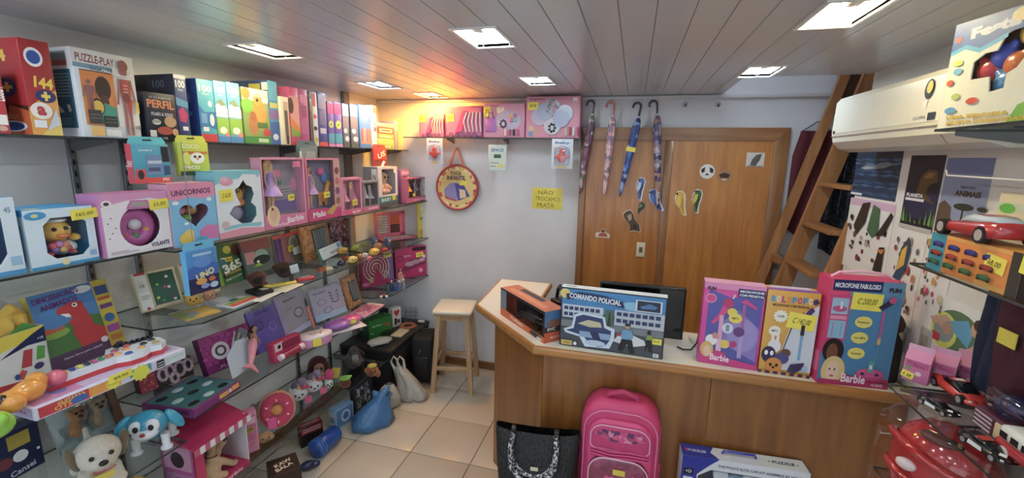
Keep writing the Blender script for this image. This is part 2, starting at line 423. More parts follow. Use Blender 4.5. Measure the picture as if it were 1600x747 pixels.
while x < 2.2:
    y = 2.415-TS*12
    while y < YB:
        x0, x1, y0, y1 = max(x, XL), min(x+TS, 2.2), max(y, YF), min(y+TS, YB)
        if x1-x0 > .03 and y1-y0 > .03:
            full = x1-x0 > TS-.001 and y1-y0 > TS-.001
            if full and tme: link('tile', tme, floor, (x0, y0, 0))
            else:
                t = MB(); t.box((.0026, .0026, -.005), (x1-x0-.0026, y1-y0-.0026, 0), TILE, bev=.0012); o = t.build('tile', floor, (x0, y0, 0))
                if full: tme = o.data
        y += TS
    x += TS
struct(MB().box((XL, YB-.018, 0), (-.42, YB, .075), wood('baseboard_wood', '#7a4a1c', '#a56a2e', axis=0), bev=.004).build('baseboard_back'))
struct(MB().box((XL, YF, 0), (XL+.018, YB-.018, .075), wood('baseboard_wood', '#7a4a1c', '#a56a2e', axis=0), bev=.004).build('baseboard_left'))

# ceiling lamps' places (x, y, kind)
LAMPS = [(-.64, 1.86, 'cool'), (-.64, 2.92, 'cool'), (-1.78, 1.88, 'warm'), (-1.80, 2.92, 'cool'), (.63, 1.81, 'warm'), (.63, 2.82, 'cool'), (-1.66, 3.47, 'amber')]
LAMPS += [(x_, y_, 'cool') for x_ in (-1.78, -.64, .63) for y_ in (.6, -.6, -1.7)]
LW, LD = .085, .145                                # half size of a lamp opening
# ceiling: white plastic boards running front to back, cut around lamps and the loft hatch
def pvc():
    m, nt, b = newmat('ceiling_plastic'); b.inputs['Base Color'].default_value = lin('#c9c9cf'); b.inputs['Roughness'].default_value = .2; b.inputs['Specular IOR Level'].default_value = .6
    tc = nt.nodes.new('ShaderNodeTexCoord'); mp = nt.nodes.new('ShaderNodeMapping'); mp.inputs['Scale'].default_value = (60, .4, 1)
    n = nt.nodes.new('ShaderNodeTexNoise'); n.inputs['Scale'].default_value = 1; bp = nt.nodes.new('ShaderNodeBump'); bp.inputs['Strength'].default_value = .08; bp.inputs['Distance'].default_value = .01
    nt.links.new(tc.outputs['Object'], mp.inputs[0]); nt.links.new(mp.outputs[0], n.inputs['Vector']); nt.links.new(n.outputs['Fac'], bp.inputs['Height']); nt.links.new(bp.outputs[0], b.inputs['Normal'])
    return m
PVC = pvc(); ceiling = struct(MB().box((XL, YF, ZC+.13), (XR, 2.98, ZC+.15), col('#55504a', .9)).build('ceiling'))
SW = .1222; holes = [(a-LW, b-LD, a+LW, b+LD) for a, b, _ in LAMPS]+[(.59, 2.985, 2.3, YB+.1)]
JO = MB()
x = -.4538-SW*16
while x < XR:
    x0, x1 = max(x+.001, XL), min(x+SW-.001, XR)
    if x1-x0 > .01:
        cuts = [h for h in holes if h[0] < x1 and h[2] > x0]
        ys = sorted({YF, YB}|{max(YF, h[1]) for h in cuts}|{min(YB, h[3]) for h in cuts}); m = MB()
        for ya, yb in zip(ys, ys[1:]):
            if yb-ya < .001: continue
            seg = [(x0, x1)]
            for h in cuts:
                if h[1] <= ya+1e-5 and h[3] >= yb-1e-5:
                    seg = [s for a, b in seg for s in ((a, min(b, h[0])), (max(a, h[2]), b)) if s[1]-s[0] > .002]
            for a, b in seg:
                bv = .002
                m.add([(a, ya, ZC+.012), (a, ya, ZC+bv), (a+bv, ya, ZC), (b-bv, ya, ZC), (b, ya, ZC+bv), (b, ya, ZC+.012)]+[(a, yb, ZC+.012), (a, yb, ZC+bv), (a+bv, yb, ZC), (b-bv, yb, ZC), (b, yb, ZC+bv), (b, yb, ZC+.012)],
                      [(0, 6, 7, 1), (1, 7, 8, 2), (2, 8, 9, 3), (3, 9, 10, 4), (4, 10, 11, 5), (5, 11, 6, 0), (0, 1, 2, 3, 4, 5), (11, 10, 9, 8, 7, 6)], PVC)
        m.build('slat', ceiling)
        # the tongue between two boards sits deeper and reads as a dark joint
        for ya, yb in zip(ys, ys[1:]):
            if not any(h[0] < x+SW+.003 and h[2] > x+SW-.003 and h[1] <= ya+1e-5 and h[3] >= yb-1e-5 for h in holes): JO.box((x+SW-.004, ya, ZC+.008), (x+SW+.004, yb, ZC+.0105), '#8d8683')
    x += SW
JO.build('joint', ceiling)['kind'] = 'stuff'
struct(MB().box((XL, YB-.02, ZC-.03), (XR+.6, YB, ZC-.004), col('#d6d5d6', .4), bev=.004).build('trim_1'))
struct(MB().box((.575, 2.985, ZC+.001), (.59, YB, ZC+.05), col('#d0cfd0', .5)).box((.575, 2.97, ZC+.013), (2.2, 2.985, ZC+.05), col('#cfcccc', .5)).build('trim_2'))

# lamps in the ceiling
FIT = col('#f1efe8', .3); GLOW = {'cool': emit('#dff3ff', LAMP_COOL), 'warm': emit('#ffe9b0', LAMP_WARM), 'amber': emit((1.0, .44, .05), LAMP_AMBER)}
lampwords = ['white square ceiling light nearest above the middle of the room', 'cool white ceiling light above the empty wall beside the door', 'warm ceiling light above the left wall puzzle boxes', 'cool white ceiling light over the far left shelf corner',
             'big warm ceiling light near the air conditioner', 'cool white ceiling light before the loft hatch', 'amber ceiling light glowing in the far left corner']
for i, (a, b, k) in enumerate(LAMPS):
    w_ = lampwords[i] if i < 7 else 'ceiling light number %s behind the photographer, above the %s of the shop' % (('one','two','three','four','five','six','seven','eight','nine')[i-7], ('left side','left side','left side','middle','middle','middle','right side','right side','right side')[i-7])
    t = empty('ceiling_light', w_, 'ceiling light', (a, b, ZC), group='recessed ceiling lights')
    m = MB(); D = .06                      # pan: flange, four sloping walls, roof
    m.box((-LW-.014, -LD-.014, -.005), (-LW, LD+.014, .012), FIT); m.box((LW, -LD-.014, -.005), (LW+.014, LD+.014, .012), FIT)
    m.box((-LW, -LD-.014, -.005), (LW, -LD, .012), FIT); m.box((-LW, LD, -.005), (LW, LD+.014, .012), FIT)
    m.build('frame', t)
    m = MB(); q = [(-LW, -LD, .012), (LW, -LD, .012), (LW, LD, .012), (-LW, LD, .012)]; s = [(x_*.72, y_*.72, D) for x_, y_, _ in q]
    m.add(q+s, [(0, 1, 5, 4), (1, 2, 6, 5), (2, 3, 7, 6), (3, 0, 4, 7), (4, 5, 6, 7)], FIT); m.build('reflector', t)
    MB().box((-.018, -LD*.8, .002), (.018, -LD*.42, .05), FIT, bev=.004).build('lamp_holder', t)
    bl = MB()
    for sx in (-.014, .014): bl.tube([(sx, -LD*.42, .013), (sx, LD*.5, .013), (sx*.5, LD*.56, .013)], .0115, GLOW[k], n=10)
    bl.build('bulb', t)

# ================================================================== DOOR in the back wall
DW = wood('door_wood', '#ad6410', '#d08522', 1.0, .32, 2, .3); DF = wood('door_frame_wood', '#8a5423', '#ab7237', 1.2, .35, 2); DFH = wood('door_head_wood', '#8a5423', '#ab7237', 1.2, .35, 0)
dx0, dx1, dzt = Xat(908, YB, 2.0), Xat(1229, YB, 2.1), Zat(200, .2, YB); fwid = .095
dmid = Xat(1046, YB, 1.8)
door = struct(MB().box((dx0+fwid*.5, YB-.03, 0), (dmid, YB-.004, dzt-fwid), DW).build('door_1'))
MB().box((dmid, YB-.045, 0), (dx1-fwid, YB-.018, dzt-fwid), wood('door_wood_second', '#b86e14', '#da8f28', 1.0, .32, 2, .3)).build('leaf', door)
MB().box((dmid-.055, YB-.05, 0), (dmid+.004, YB-.03, dzt-fwid), DF, bev=.003).build('stile', door)
MB().box((dx0, YB-.055, 0), (dx0+fwid*.55, YB, dzt), DF, bev=.004).build('jamb', door)
MB().box((dx1-fwid, YB-.055, 0), (dx1, YB, dzt), DF, bev=.004).build('jamb', door)
MB().prism([(dx0, dzt), (dx1, dzt), (dx1-fwid, dzt-fwid), (dx0+fwid*.55, dzt-fwid)], YB-.058, YB, DFH).build('door_head', door)
# light switch on the door
P = ony(1001, 390, YB-.03); t = empty('light_switch', 'cream light switch plate on the wooden door', 'light switch', P)
MB().box((-.034, -.010, -.06), (.034, 0, .06), col('#d8d0b4', .4), bev=.003).build('plate', t); MB().box((-.013, -.015, -.022), (.013, -.009, .022), col('#6b6455', .5), bev=.002).build('rocker', t)

# ================================================================== GLASS SHELVES on the left wall
GL = clear('#f0f6f4', .05, .02); EDGE = col('#2d3735', .2, 0, .5); STEEL = col('#8d8f92', .35, .8)
def glass_shelf(label, y0, y1, xf, z, t=.008, xb=XL+.01, br=(), corner=0.0):
    o = empty('glass_shelf', label, 'shelf', (xb, y0, z), group='glass shelves on the left wall')
    w, L = xf-xb, y1-y0
    pts = [(0, 0), (w, 0), (w, L), (0, L)] if not corner else [(0, 0), (w-corner, 0), (w, corner), (w, L), (0, L)]
    n = len(pts); m = MB()
    m.add([(x_, y_, 0) for x_, y_ in pts]+[(x_, y_, -t) for x_, y_ in pts], [list(range(n)), list(range(2*n-1, n-1, -1))], GL); m.build('pane', o)
    m = MB(); m.add([(x_, y_, 0) for x_, y_ in pts]+[(x_, y_, -t) for x_, y_ in pts], [[i, i+n, (i+1) % n+n, (i+1) % n] for i in range(n)], EDGE); m.build('edge', o)
    for yb_ in br:
        b = MB(); b.prism([(0, 0), (w*.8, 0), (w*.8, -.012), (.03, -.045), (0, -.045)], -.0035, .0035, STEEL); b.build('bracket', o, (0, yb_-y0, -t))
    return o
Z1, Z2, Z3, ZT, Z4, Z5, ZA, ZB = 2.043, 1.59, 1.245, .878, .828, .37, 1.15, .744
XS1, XS = -2.0, -1.82
BR1, BR2, BR3, BR4 = 1.33, 1.53, 2.5, 3.2
glass_shelf('topmost glass shelf carrying the row of puzzle boxes', .35, 3.13, XS1, Z1, br=(.6, BR1, BR2, BR3, 3.1))
glass_shelf('short top glass shelf in the far corner with stacked games', 3.15, 3.69, XS1, Z1-.004, br=(BR4, 3.66))
glass_shelf('glass shelf under the duck and steering wheel toy boxes', .3, 1.345, XS-.03, 1.60, br=(.6, 1.3))
glass_shelf('long glass shelf carrying the boxed dolls', 1.35, 3.69, XS, Z2-.004, br=(BR2, BR3, BR4, 3.6))
glass_shelf('glass shelf with books and small squeeze toys, cut corner', 1.30, 2.93, XS+.005, Z3, corner=.13, br=(BR2, BR3, 2.85))
glass_shelf('glass shelf holding the pink laptop toy', 2.95, 3.69, XS+.005, Z3-.006, br=(BR4, 3.6))
glass_shelf('glass shelf with two magenta game boxes in the corner', 2.92, 3.69, XS, ZT, corner=.12, br=(BR4, 3.6))
glass_shelf('glass shelf under the toy guitar box', .3, 1.335, XS, ZA, br=(.6, 1.3))
glass_shelf('glass shelf of notebooks and make-up sets', 1.345, 2.93, XS, Z4, br=(BR2, BR3, 2.85))
glass_shelf('low glass shelf with the toy dogs', .3, 1.30, XS, ZB, br=(.6, 1.26))
glass_shelf('lowest long glass shelf with plush toys', 1.32, 2.95, XS, Z5, br=(BR2, BR3, 2.9))
glass_shelf('lowest near glass shelf with a yellow ring toy', .3, 1.30, XS, .36, br=(.6, 1.26))
def upright(y, label):
    o = empty('shelf_upright', label, 'upright', (XL, y, .05), group='slotted wall uprights')
    MB().box((0, -.014, 0), (.014, .014, 2.15), STEEL, bev=.002).build('channel', o)
    m = MB(); k = 0
    while .03+k*.05 < 2.1: m.box((.0135, -.004, .03+k*.05), (.0146, .004, .03+k*.05+.024), '#141414'); k += 1
    m.build('slot', o)['kind'] = 'stuff'
for y_, l_ in ((BR1, 'slotted steel upright beside the dinosaur book'), (BR2, 'slotted steel upright behind the hanging blue pack'), (BR3, 'slotted steel upright behind the boxed dolls'), (BR4-.35, 'slotted steel upright near the far shelf corner')): upright(y_, l_)
MB_ = MB().box((XL, 3.165, 0), (XL+.035, 3.235, ZC), col('#8f7f74', .6), bev=.004).build('trim_3'); struct(MB_)

# back wall shelf
o = empty('glass_shelf', 'glass shelf on the back wall under four pink toy boxes', 'shelf', (0, YB, 2.15))
xa, xb_ = Xat(630, YB-.2, 2.15), Xat(908, YB-.2, 2.15)
MB().box((xa, -.2, -.008), (xb_, 0, 0), GL).build('pane', o); MB().box((xa, -.202, -.008), (xb_, -.2, 0), EDGE).build('edge', o)
for px in (703, 790, 880):
    bx = Xat(px, YB-.1, 2.14); MB().prism([(0, 0), (.17, 0), (.17, -.01), (.02, -.04), (0, -.04)], -.003, .003, STEEL).build('bracket', o, (bx, -.001, -.008), (0, 0, R(-90)))

# ================================================================== GLASS SHELVES on the right wall
XRF = .95
def rshelf(label, y0, y1, z, XRF=.95):
    o = empty('glass_shelf', label, 'shelf', (XR-.005, y1, z), group='glass shelves on the right wall')
    w, L = XR-.005-XRF, y1-y0
    MB().box((-w, -L, -.008), (0, 0, 0), GL).build('pane', o)
    m = MB(); m.box((-w-.001, -L, -.008), (-w, 0, 0), EDGE); m.box((-w, -.0001, -.008), (0, .001, 0), EDGE); m.build('edge', o)
    for yy in (-.008, -.75):
        MB().prism([(0, 0), (-w*.85, 0), (-w*.85, -.012), (-.03, -.045), (0, -.045)], -.0035, .0035, STEEL).build('bracket', o, (0, yy, -.008))
    return o
ZR1, ZR2, ZR3, ZR4 = 2.107, 1.663, 1.203, .87
rshelf('right wall glass shelf under the fishing party game', .3, 1.685, ZR1, .88)
rshelf('right wall glass shelf with the red toy sports car', .3, 1.816, ZR2)
rshelf('right wall glass shelf with toy police cars', .3, 1.816, ZR3)
rshelf('lowest right wall glass shelf with red masks', .3, 1.80, ZR4)

# ================================================================== COUNTER
CW = wood('counter_wood', '#854c06', '#ab6a12', .8, .3, 2, .4); CE = wood('counter_edge_wood', '#ac6a1c', '#c88632', 1, .35, 0, .3)
ZT_ = 1.036; cnt = empty('shop_counter', 'wooden shop counter with white top and rounded wooden edge', 'counter', (0, 2.1, 0))
top = [(1.215, 2.09), (1.215, 2.56), (-.56, 2.56), (-.56, 3.27), (-.985, 3.27), (-.955, 2.615), (-.445, 2.09)]
def offs(p, d):
    n = len(p); out = []
    for i in range(n):
        a, b, c = Vector(p[i-1]), Vector(p[i]), Vector(p[(i+1) % n]); e1 = (b-a).normalized(); e2 = (c-b).normalized()
        n1 = Vector((-e1.y, e1.x)); n2 = Vector((-e2.y, e2.x)); k = (n1+n2)/(1+n1.dot(n2)); out.append(tuple(b+k*d))
    return out
inn = offs(top, .018); n = len(top)
m = MB(); m.add([(x_, y_-2.1, ZT_) for x_, y_ in inn]+[(x_, y_-2.1, ZT_-.03) for x_, y_ in inn], [list(range(n)), list(range(2*n-1, n-1, -1))], col('#e4dfd0', .3)); m.build('worktop', cnt)
m = MB(); r1, r2 = offs(top, .006), top
L_ = [(inn, ZT_), (offs(top, .004), ZT_-.001), (top, ZT_-.012), (top, ZT_-.034), (offs(top, .006), ZT_-.045), (offs(top, .05), ZT_-.046)]
vs = [(x_, y_-2.1, z_) for ring, z_ in L_ for x_, y_ in ring]
m.add(vs, [(a*n+i, a*n+(i+1) % n, (a+1)*n+(i+1) % n, (a+1)*n+i)[::-1] for a in range(len(L_)-1) for i in range(n)], CE); m.build('edge_moulding', cnt)
def panel(a, b, z0, z1, t=.02, name='panel', mat=CW):
    a, b = Vector((*a, 0)), Vector((*b, 0)); d = (b-a).normalized(); nn = Vector((-d.y, d.x, 0))
    q = [a, b, b+nn*t, a+nn*t]
    MB().add([(p.x, p.y-2.1, z0) for p in q]+[(p.x, p.y-2.1, z1) for p in q], [(0, 1, 5, 4), (1, 2, 6, 5), (2, 3, 7, 6), (3, 0, 4, 7), (4, 5, 6, 7), (3, 2, 1, 0)], mat).build(name, cnt)
panel((-.776, 2.484), (-.402, 2.14), 0, .99); panel((-.398, 2.14), (.42, 2.14), 0, .99); panel((.424, 2.14), (1.21, 2.14), 0, .99); panel((-.80, 3.22), (-.778, 2.487), 0, .99)
# ================================================================== LADDER to the loft
LWD = wood('ladder_wood', '#a9692c', '#c58a4a', 1.1, .4, 2); LWR = wood('ladder_rung_wood', '#9a5f28', '#b97f42', 1.1, .4, 1)
lad = empty('loft_ladder', 'steep wooden ladder climbing through the ceiling hatch beside the door', 'ladder', (.73, 3.2, 0))
sl = 4.15                                             # rise over run
def stringer(name, x_at, z_at, y0, y1, wid, z0, z1):
    f = lambda z_: x_at+(z_-z_at)/sl
    MB().prism([(f(z0)-.73, z0), (f(z0)+wid-.73, z0), (f(z1)+wid-.73, z1), (f(z1)-.73, z1)], y0-3.2, y1-3.2, LWD).build(name, lad)
stringer('stringer', 1.034, 1.166, 3.44, 3.475, .105, 0, 2.75)
stringer('stringer', 1.10, 1.166, 2.96, 2.995, .115, 0, 2.75)
stringer('handrail', .955, 1.158, 3.60, 3.635, .06, 1.05, 2.75)
for zz in (1.317, 1.587, 1.856, 2.126, 1.047, .777, .507, .237):
    xx = 1.034+(zz-1.166)/sl+.035-.73
    MB().box((xx-.03, 2.99-3.2, zz-.014), (xx+.075, 3.445-3.2, zz+.014), LWR, bev=.003).build('rung', lad)
MB().box((1.02-.73, 3.47-3.2, 1.28), (1.06-.73, 3.605-3.2, 1.33), LWR).build('rail_block', lad)
MB().box((1.31-.73, 3.64-3.2, 2.33), (1.62-.73, 3.68-3.2, 2.63), wood('dark_board', '#4f3218', '#6b4622', 1, .5, 0)).build('top_board', lad)
# clothes hanging behind the ladder
def cloth(name, label, cat, mat, x0, x1, y, zt, zb, waves, amp):
    o = empty(name, label, cat, ((x0+x1)/2, y, zt)); nu, nv = 26, 12; vs = []
    for s in (0, 1):
        for j in range(nv+1):
            v = j/nv
            for i in range(nu+1):
                u = i/nu; sh = .72+.28*min(1, v*4); xx = (u-.5)*(x1-x0)*sh
                vs.append((xx, -.012-amp*(.4+.6*v)*math.sin(u*waves*math.pi+.8*v)-(.02 if s == 0 else 0), -(zt-zb)*v*(1-.04*math.cos(u*7))))
    N = (nu+1)*(nv+1); fs = []
    for s in (0, 1):
        for j in range(nv):
            for i in range(nu):
                a = s*N+j*(nu+1)+i; q = (a, a+nu+1, a+nu+2, a+1); fs.append(q if s == 0 else q[::-1])
    MB().add(vs, fs, mat, None, True).build('fabric', o)
    MB().tube([(-.1, -.02, -.01), (-.02, -.02, .05), (0, -.02, .065), (.02, -.02, .05), (.1, -.02, -.01)], .004, '#5a5a5a').build('hanger', o)
    return o
cloth('hanging_jacket', 'dark navy checked jacket hanging behind the ladder', 'jacket', busy(['#141a26', '#1d2739', '#0f131c', '#2c3a50', '#141a26'], 70, .9), 1.30, 1.62, 3.60, 2.16, 1.36, 5, .03)
cloth('hanging_cloth', 'dark maroon cloth hanging behind the ladder handrail', 'cloth', col('#5c1626', .85), 1.10, 1.36, 3.70, 2.22, 1.48, 4, .015)
t = empty('wall_outlet', 'grey cable box low on the wall behind the ladder', 'outlet', ony(1213, 408, YB-.003)); MB().box((-.035, -.03, -.055), (.035, 0, .055), col('#8f9092', .5), bev=.004).build('plate', t)
MB().tube([(-.02, -.02, -.05), (-.05, -.025, -.10), (-.03, -.02, -.17)], .006, '#1a1a1a').build('cable', t)

# ================================================================== AIR CONDITIONER
ACW = col('#e6e3d3', .3, 0, .2); ay0, ay1 = 1.70, 2.775
ac = empty('air_conditioner', 'white wall-mounted split air conditioner above the animal posters', 'air conditioner', (XR, (ay0+ay1)/2, 2.05))
prof = [(0, .01), (-.13, .005), (-.185, .022), (-.215, .055), (-.225, .10), (-.222, .255), (-.205, .278), (0, .285)]
hL = (ay1-ay0)/2; n = len(prof); vs = []; ring = [(-hL, .93), (-hL+.012, 1.0), (hL-.012, 1.0), (hL, .93)]
for yy, k in ring: vs += [(x_*k, yy, .14+(z_-.14)*k) for x_, z_ in prof]
fs = [(a*n+i, a*n+(i+1) % n, (a+1)*n+(i+1) % n, (a+1)*n+i) for a in range(3) for i in range(n)]+[list(range(n))[::-1], list(range(3*n, 4*n))]
MB().add(vs, fs, ACW).build('casing', ac)
MB().box((-.2262, -hL+.012, .083), (-.2215, hL-.006, .086), '#8d8a7c').build('seam', ac)
vt = MB(); vt.add([(-.2262, hL-.02, .10), (-.2262, -hL+.02, .10), (-.2232, -hL+.02, .245), (-.2232, hL-.02, .245)], [(0, 1, 2, 3)], ACW); vt.build('front_panel', ac)
fl = MB(); fl.add([(-.188, hL-.05, .020), (-.188, -hL+.19, .020), (-.219, -hL+.19, .055), (-.219, hL-.05, .055)], [(0, 1, 2, 3)], col('#d9d6c6', .3)); fl.build('flap', ac)
def acart(name, u, v, pts, c, o=.0005):            # u along the unit from its far end, v up
    MB().add([(-.2262-o+.0028*max(0, (v+dv-.1)/.15), hL-(u+du), v+dv) for du, dv in pts], [list(range(len(pts)))], c).build(name, ac)
acart('energy_label', .80, .215, [(.028*math.cos(i*math.pi/8), .035*math.sin(i*math.pi/8)) for i in range(16)], '#1d1d14', .002)
acart('energy_label', .804, .221, [(.017*math.cos(i*math.pi/8), .022*math.sin(i*math.pi/8)) for i in range(16)], '#d8c83a', .004)
acart('badge', .79, .165, [(-.012, -.012), (.012, -.012), (.012, .012), (-.012, .012)], '#e9e9e4', .002)
acart('badge', .84, .118, [(-.022, -.013), (.022, -.013), (.022, .013), (-.022, .013)], '#242a3a', .002)
vs, fs = glyphs('QUIRL', .02); MB().add([(-.2275, hL-(.77+x_*.08), .117+y_*.013) for x_, y_ in vs], fs, '#8d8f94').build('lettering', ac)
MB().cyl((-.226, hL-.045, .105), (-.230, hL-.045, .105), .008, '#22262e').build('sensor', ac)
gr = MB()
for k in range(3): gr.box((-.14+k*.0, -hL-.003, .045+k*.016), (-.07, -hL-.0005, .052+k*.016), '#55544c')
gr.build('side_vent', ac, (0, -.0005, 0))

# ================================================================== STOOL
SWD = wood('stool_wood', '#b98b54', '#d3aa74', 1, .45, 2)
c = (onz(680, 612, 0)+onz(726, 616, 0)+onz(745, 588, 0)+onz(697, 585, 0))/4
st = empty('bar_stool', 'tall wooden bar stool with white square seat against the back wall', 'stool', (c.x, c.y, 0), R(11))
MB().box((-.165, -.165, .700), (.165, .165, .735), col('#e7e0cd', .35), bev=.014).build('seat', st)
MB().box((-.155, -.155, .685), (.155, .155, .7005), SWD, bev=.004).build('seat_board', st)
for sx in (-1, 1):
    for sy in (-1, 1):
        a, b = .165, .118; m = MB(); q = .019
        m.add([(sx*a-q, sy*a-q, 0), (sx*a+q, sy*a-q, 0), (sx*a+q, sy*a+q, 0), (sx*a-q, sy*a+q, 0), (sx*b-q, sy*b-q, .69), (sx*b+q, sy*b-q, .69), (sx*b+q, sy*b+q, .69), (sx*b-q, sy*b+q, .69)],
              [(3, 2, 1, 0), (4, 5, 6, 7), (0, 1, 5, 4), (1, 2, 6, 5), (2, 3, 7, 6), (3, 0, 4, 7)], SWD); m.build('leg', st)
for zz, ax, s in ((.22, 0, -1), (.22, 0, 1), (.25, 1, -1), (.25, 1, 1)):
    k = .165-.047*zz/.69; m = MB()
    if ax == 0: m.box((-k, s*k-.011, zz-.018), (k, s*k+.011, zz+.018), SWD, bev=.003)
    else: m.box((s*k-.011, -k, zz-.018), (s*k+.011, k, zz+.018), SWD, bev=.003)
    m.build('stretcher', st)
for s in (-1, 1):
    MB().box((-.12, s*.118-.01, .64), (.12, s*.118+.01, .685), SWD).build('apron', st); MB().box((s*.118-.01, -.12, .64), (s*.118+.01, .12, .685), SWD).build('apron', st)
# ================================================================== LEFT WALL, TOP SHELF
def lbox(name, label, cat, x0, x1, yt, X, z, d, c, front=(), left=(), top=(), group=None, twist=0.0, tilt=0.0, zt=None):
    w, h, loc, yaw = FL(x0, x1, yt, X, z)
    if zt: h = zt
    return carton(name, label, cat, w, d, h, c, loc, yaw+twist, front, left, (), top, tilt, group), w, h
G1 = 'boxed games and puzzles on the top shelf'
X1 = -2.012
def hum(cu, v0, v1, wu, c):                          # standing figure print
    H = v1-v0
    return [('e', cu, v1-.06*H, wu*.28, .07*H, c), ('p', [(cu-wu*.5, v1-.17*H), (cu+wu*.5, v1-.17*H), (cu+wu*.32, v1-.5*H), (cu-wu*.32, v1-.5*H)], c),
            ('p', [(cu-wu*.3, v1-.5*H), (cu-.02*wu, v1-.5*H), (cu-.1*wu, v0), (cu-wu*.28, v0)], c), ('p', [(cu+wu*.3, v1-.5*H), (cu+.02*wu, v1-.5*H), (cu+.1*wu, v0), (cu+wu*.28, v0)], c),
            ('p', [(cu-wu*.48, v1-.18*H), (cu-wu*.34, v1-.18*H), (cu-wu*.6, v1-.55*H), (cu-wu*.75, v1-.55*H)], c), ('p', [(cu+wu*.48, v1-.18*H), (cu+wu*.34, v1-.18*H), (cu+wu*.6, v1-.55*H), (cu+wu*.75, v1-.55*H)], c)]
lbox('game_box', 'red game box at the very left end of the top shelf', 'game box', -40, 17, 85, X1, Z1, .25, '#c8343c',
     [('r', 0, 0, .55, 1, '#e8ddd0'), ('r', .6, .0, 1, 1, '#b8202c'), ('t', 'LISSIST', .8, .55, .55, .16, '#f3e9e0', R(90)), ('r', .62, .12, .98, .26, '#f0ece4'), ('e', .8, .07, .14, .04, '#d9a890')], group=G1)
lbox('game_box', 'dark red puzzle box with yellow 144 next to the anatomy puzzle', 'game box', 52, 99, 57, X1, Z1, .23, '#a81e26',
     [('p', [(0, 0), (1, 0), (1, .5), (.55, .42), (.0, .28)], '#e9a23c'), ('p', [(.3, 0), (1, 0), (1, .22)], '#f0cf52'), ('t', '144', .62, .56, .62, .12, '#f5d61e', -.1, .04), ('e', .42, .82, .3, .10, '#f2f2f0'), ('e', .42, .82, .22, .07, '#2b55a8'),
      ('e', .62, .42, .34, .07, '#2a2c6a'), ('t', '+', .62, .42, .3, .1, '#f2d23a', 0, .06), ('e', .4, .26, .36, .09, '#efe6dc'), ('t', 'a', .4, .26, .3, .1, '#c03038', 0, .05), ('r', .1, .08, .5, .16, '#e8ecf0'), ('p', [(.5, .05), (.95, .12), (.9, .3)], '#c9d2e2')],
     [('p', [(.0, 0), (1, 0), (1, .3), (.3, .35), (0, .5)], '#4a2418'), ('p', [(.35, 0), (1, 0), (1, .25), (.6, .32)], '#cf5a1c'), ('t', '144', .45, .82, .5, .12, '#f5c81e', .05, .04), ('p', [(0, .8), (.3, .7), (.35, .52), (0, .45)], '#9aa4a8'), ('p', [(.05, .7), (.2, .66), (.22, .52), (.05, .52)], '#2e5aa4'),
      ('e', .62, .5, .2, .1, '#2a2c6a'), ('t', '+', .62, .5, .22, .1, '#f2d23a', 0, .06), ('e', .62, .09, .3, .06, '#e9ecf0'), ('e', .62, .09, .24, .045, '#2b55a8'), ('t', 'GIGI', .6, .19, .3, .05, '#d8b868')], group=G1)
b, w, h = lbox('puzzle_box', 'large white anatomy puzzle box with orange picture', 'puzzle box', 131, 222, 72, X1, Z1, .15, '#e9eef2',
     [('r', 0, .84, 1, 1, '#e8e9e6'), ('t', 'PUZZLE-PLAY', .36, .90, .62, .09, '#8c2c3a', -.02), ('r', 0, .79, 1, .84, '#7aa8c0'), ('t', 'GIGANTE', .44, .80, .38, .045, '#4a6478'), ('r', .08, .14, .62, .76, '#e8893a'), ('r', .08, .76, .62, .77, '#3a2a22'),
      ('r', .62, .14, 1, .84, '#eceae6'), ('e', .42, .58, .13, .14, '#3a2420'), ('p', [(.37, .5), (.48, .5), (.5, .4), (.35, .4)], '#5a3a2c'), ('p', [(.24, .16), (.3, .36), (.42, .41), (.6, .36), (.62, .16)], '#3aa08c'), ('e', .3, .36, .11, .1, '#3a2c28'), ('e', .3, .355, .09, .08, '#e9c23a')]
     + hum(.19, .3, .66, .16, '#9a6460')+hum(.80, .04, .86, .24, '#b06a62')+[('e', .80, .6, .07, .12, '#c8483e'), ('p', [(.84, .5), (.9, .48), (.86, .3), (.82, .3)], '#d23a34'), ('e', .80, .88, .09, .07, '#9a5a50'), ('r', .12, .16, .33, .32, '#3a3a38'), ('r', .36, .13, .58, .26, '#343634'), ('e', .80, .5, .055, .06, '#8a3c38'), ('r', .76, .56, .84, .575, '#e0b8a8'), ('r', .76, .60, .84, .615, '#e0b8a8'), ('r', .76, .64, .84, .655, '#e0b8a8'), ('r', .14, .22, .31, .228, '#8a8a84'), ('r', .14, .26, .31, .268, '#8a8a84'), ('r', .38, .18, .56, .188, '#8a8a84'), ('r', .38, .22, .56, .228, '#8a8a84'),
      ('r', .12, .02, .34, .13, '#f0c060'), ('r', .36, .02, .62, .1, '#e9ece8'), ('r', .94, .32, 1, .46, '#e8c83a'), ('t', '100', .94, .14, .1, .05, '#3a3a3a')],
     [('r', 0, .78, 1, 1, '#e9ece9'), ('r', .14, .82, .8, .96, '#8a9ca4'), ('r', .14, .80, .8, .86, '#c05858'), ('r', .12, .1, .88, .76, '#2d7388')]+[('r', .2, .7-.035*i, .8, .712-.035*i, '#a9c6cc') for i in range(8)]+[('p', [(.2, .35), (.35, .35), (.5, .28), (.35, .27)], '#eef2f2'), ('p', [(.6, .37), (.72, .36), (.75, .29), (.65, .28)], '#eef2f2')]
     + [('r', .2, .2-.03*i, .7, .21-.03*i, '#8fb4bc') for i in range(3)], group=G1)
MB().tube([(-.06*w, -.004, h*.80), (.15*w, -.008, h*.755), (.34*w, -.008, h*.76), (.44*w, -.006, h*.82)], .0022, '#f4f6f6').build('carry_strap', b)
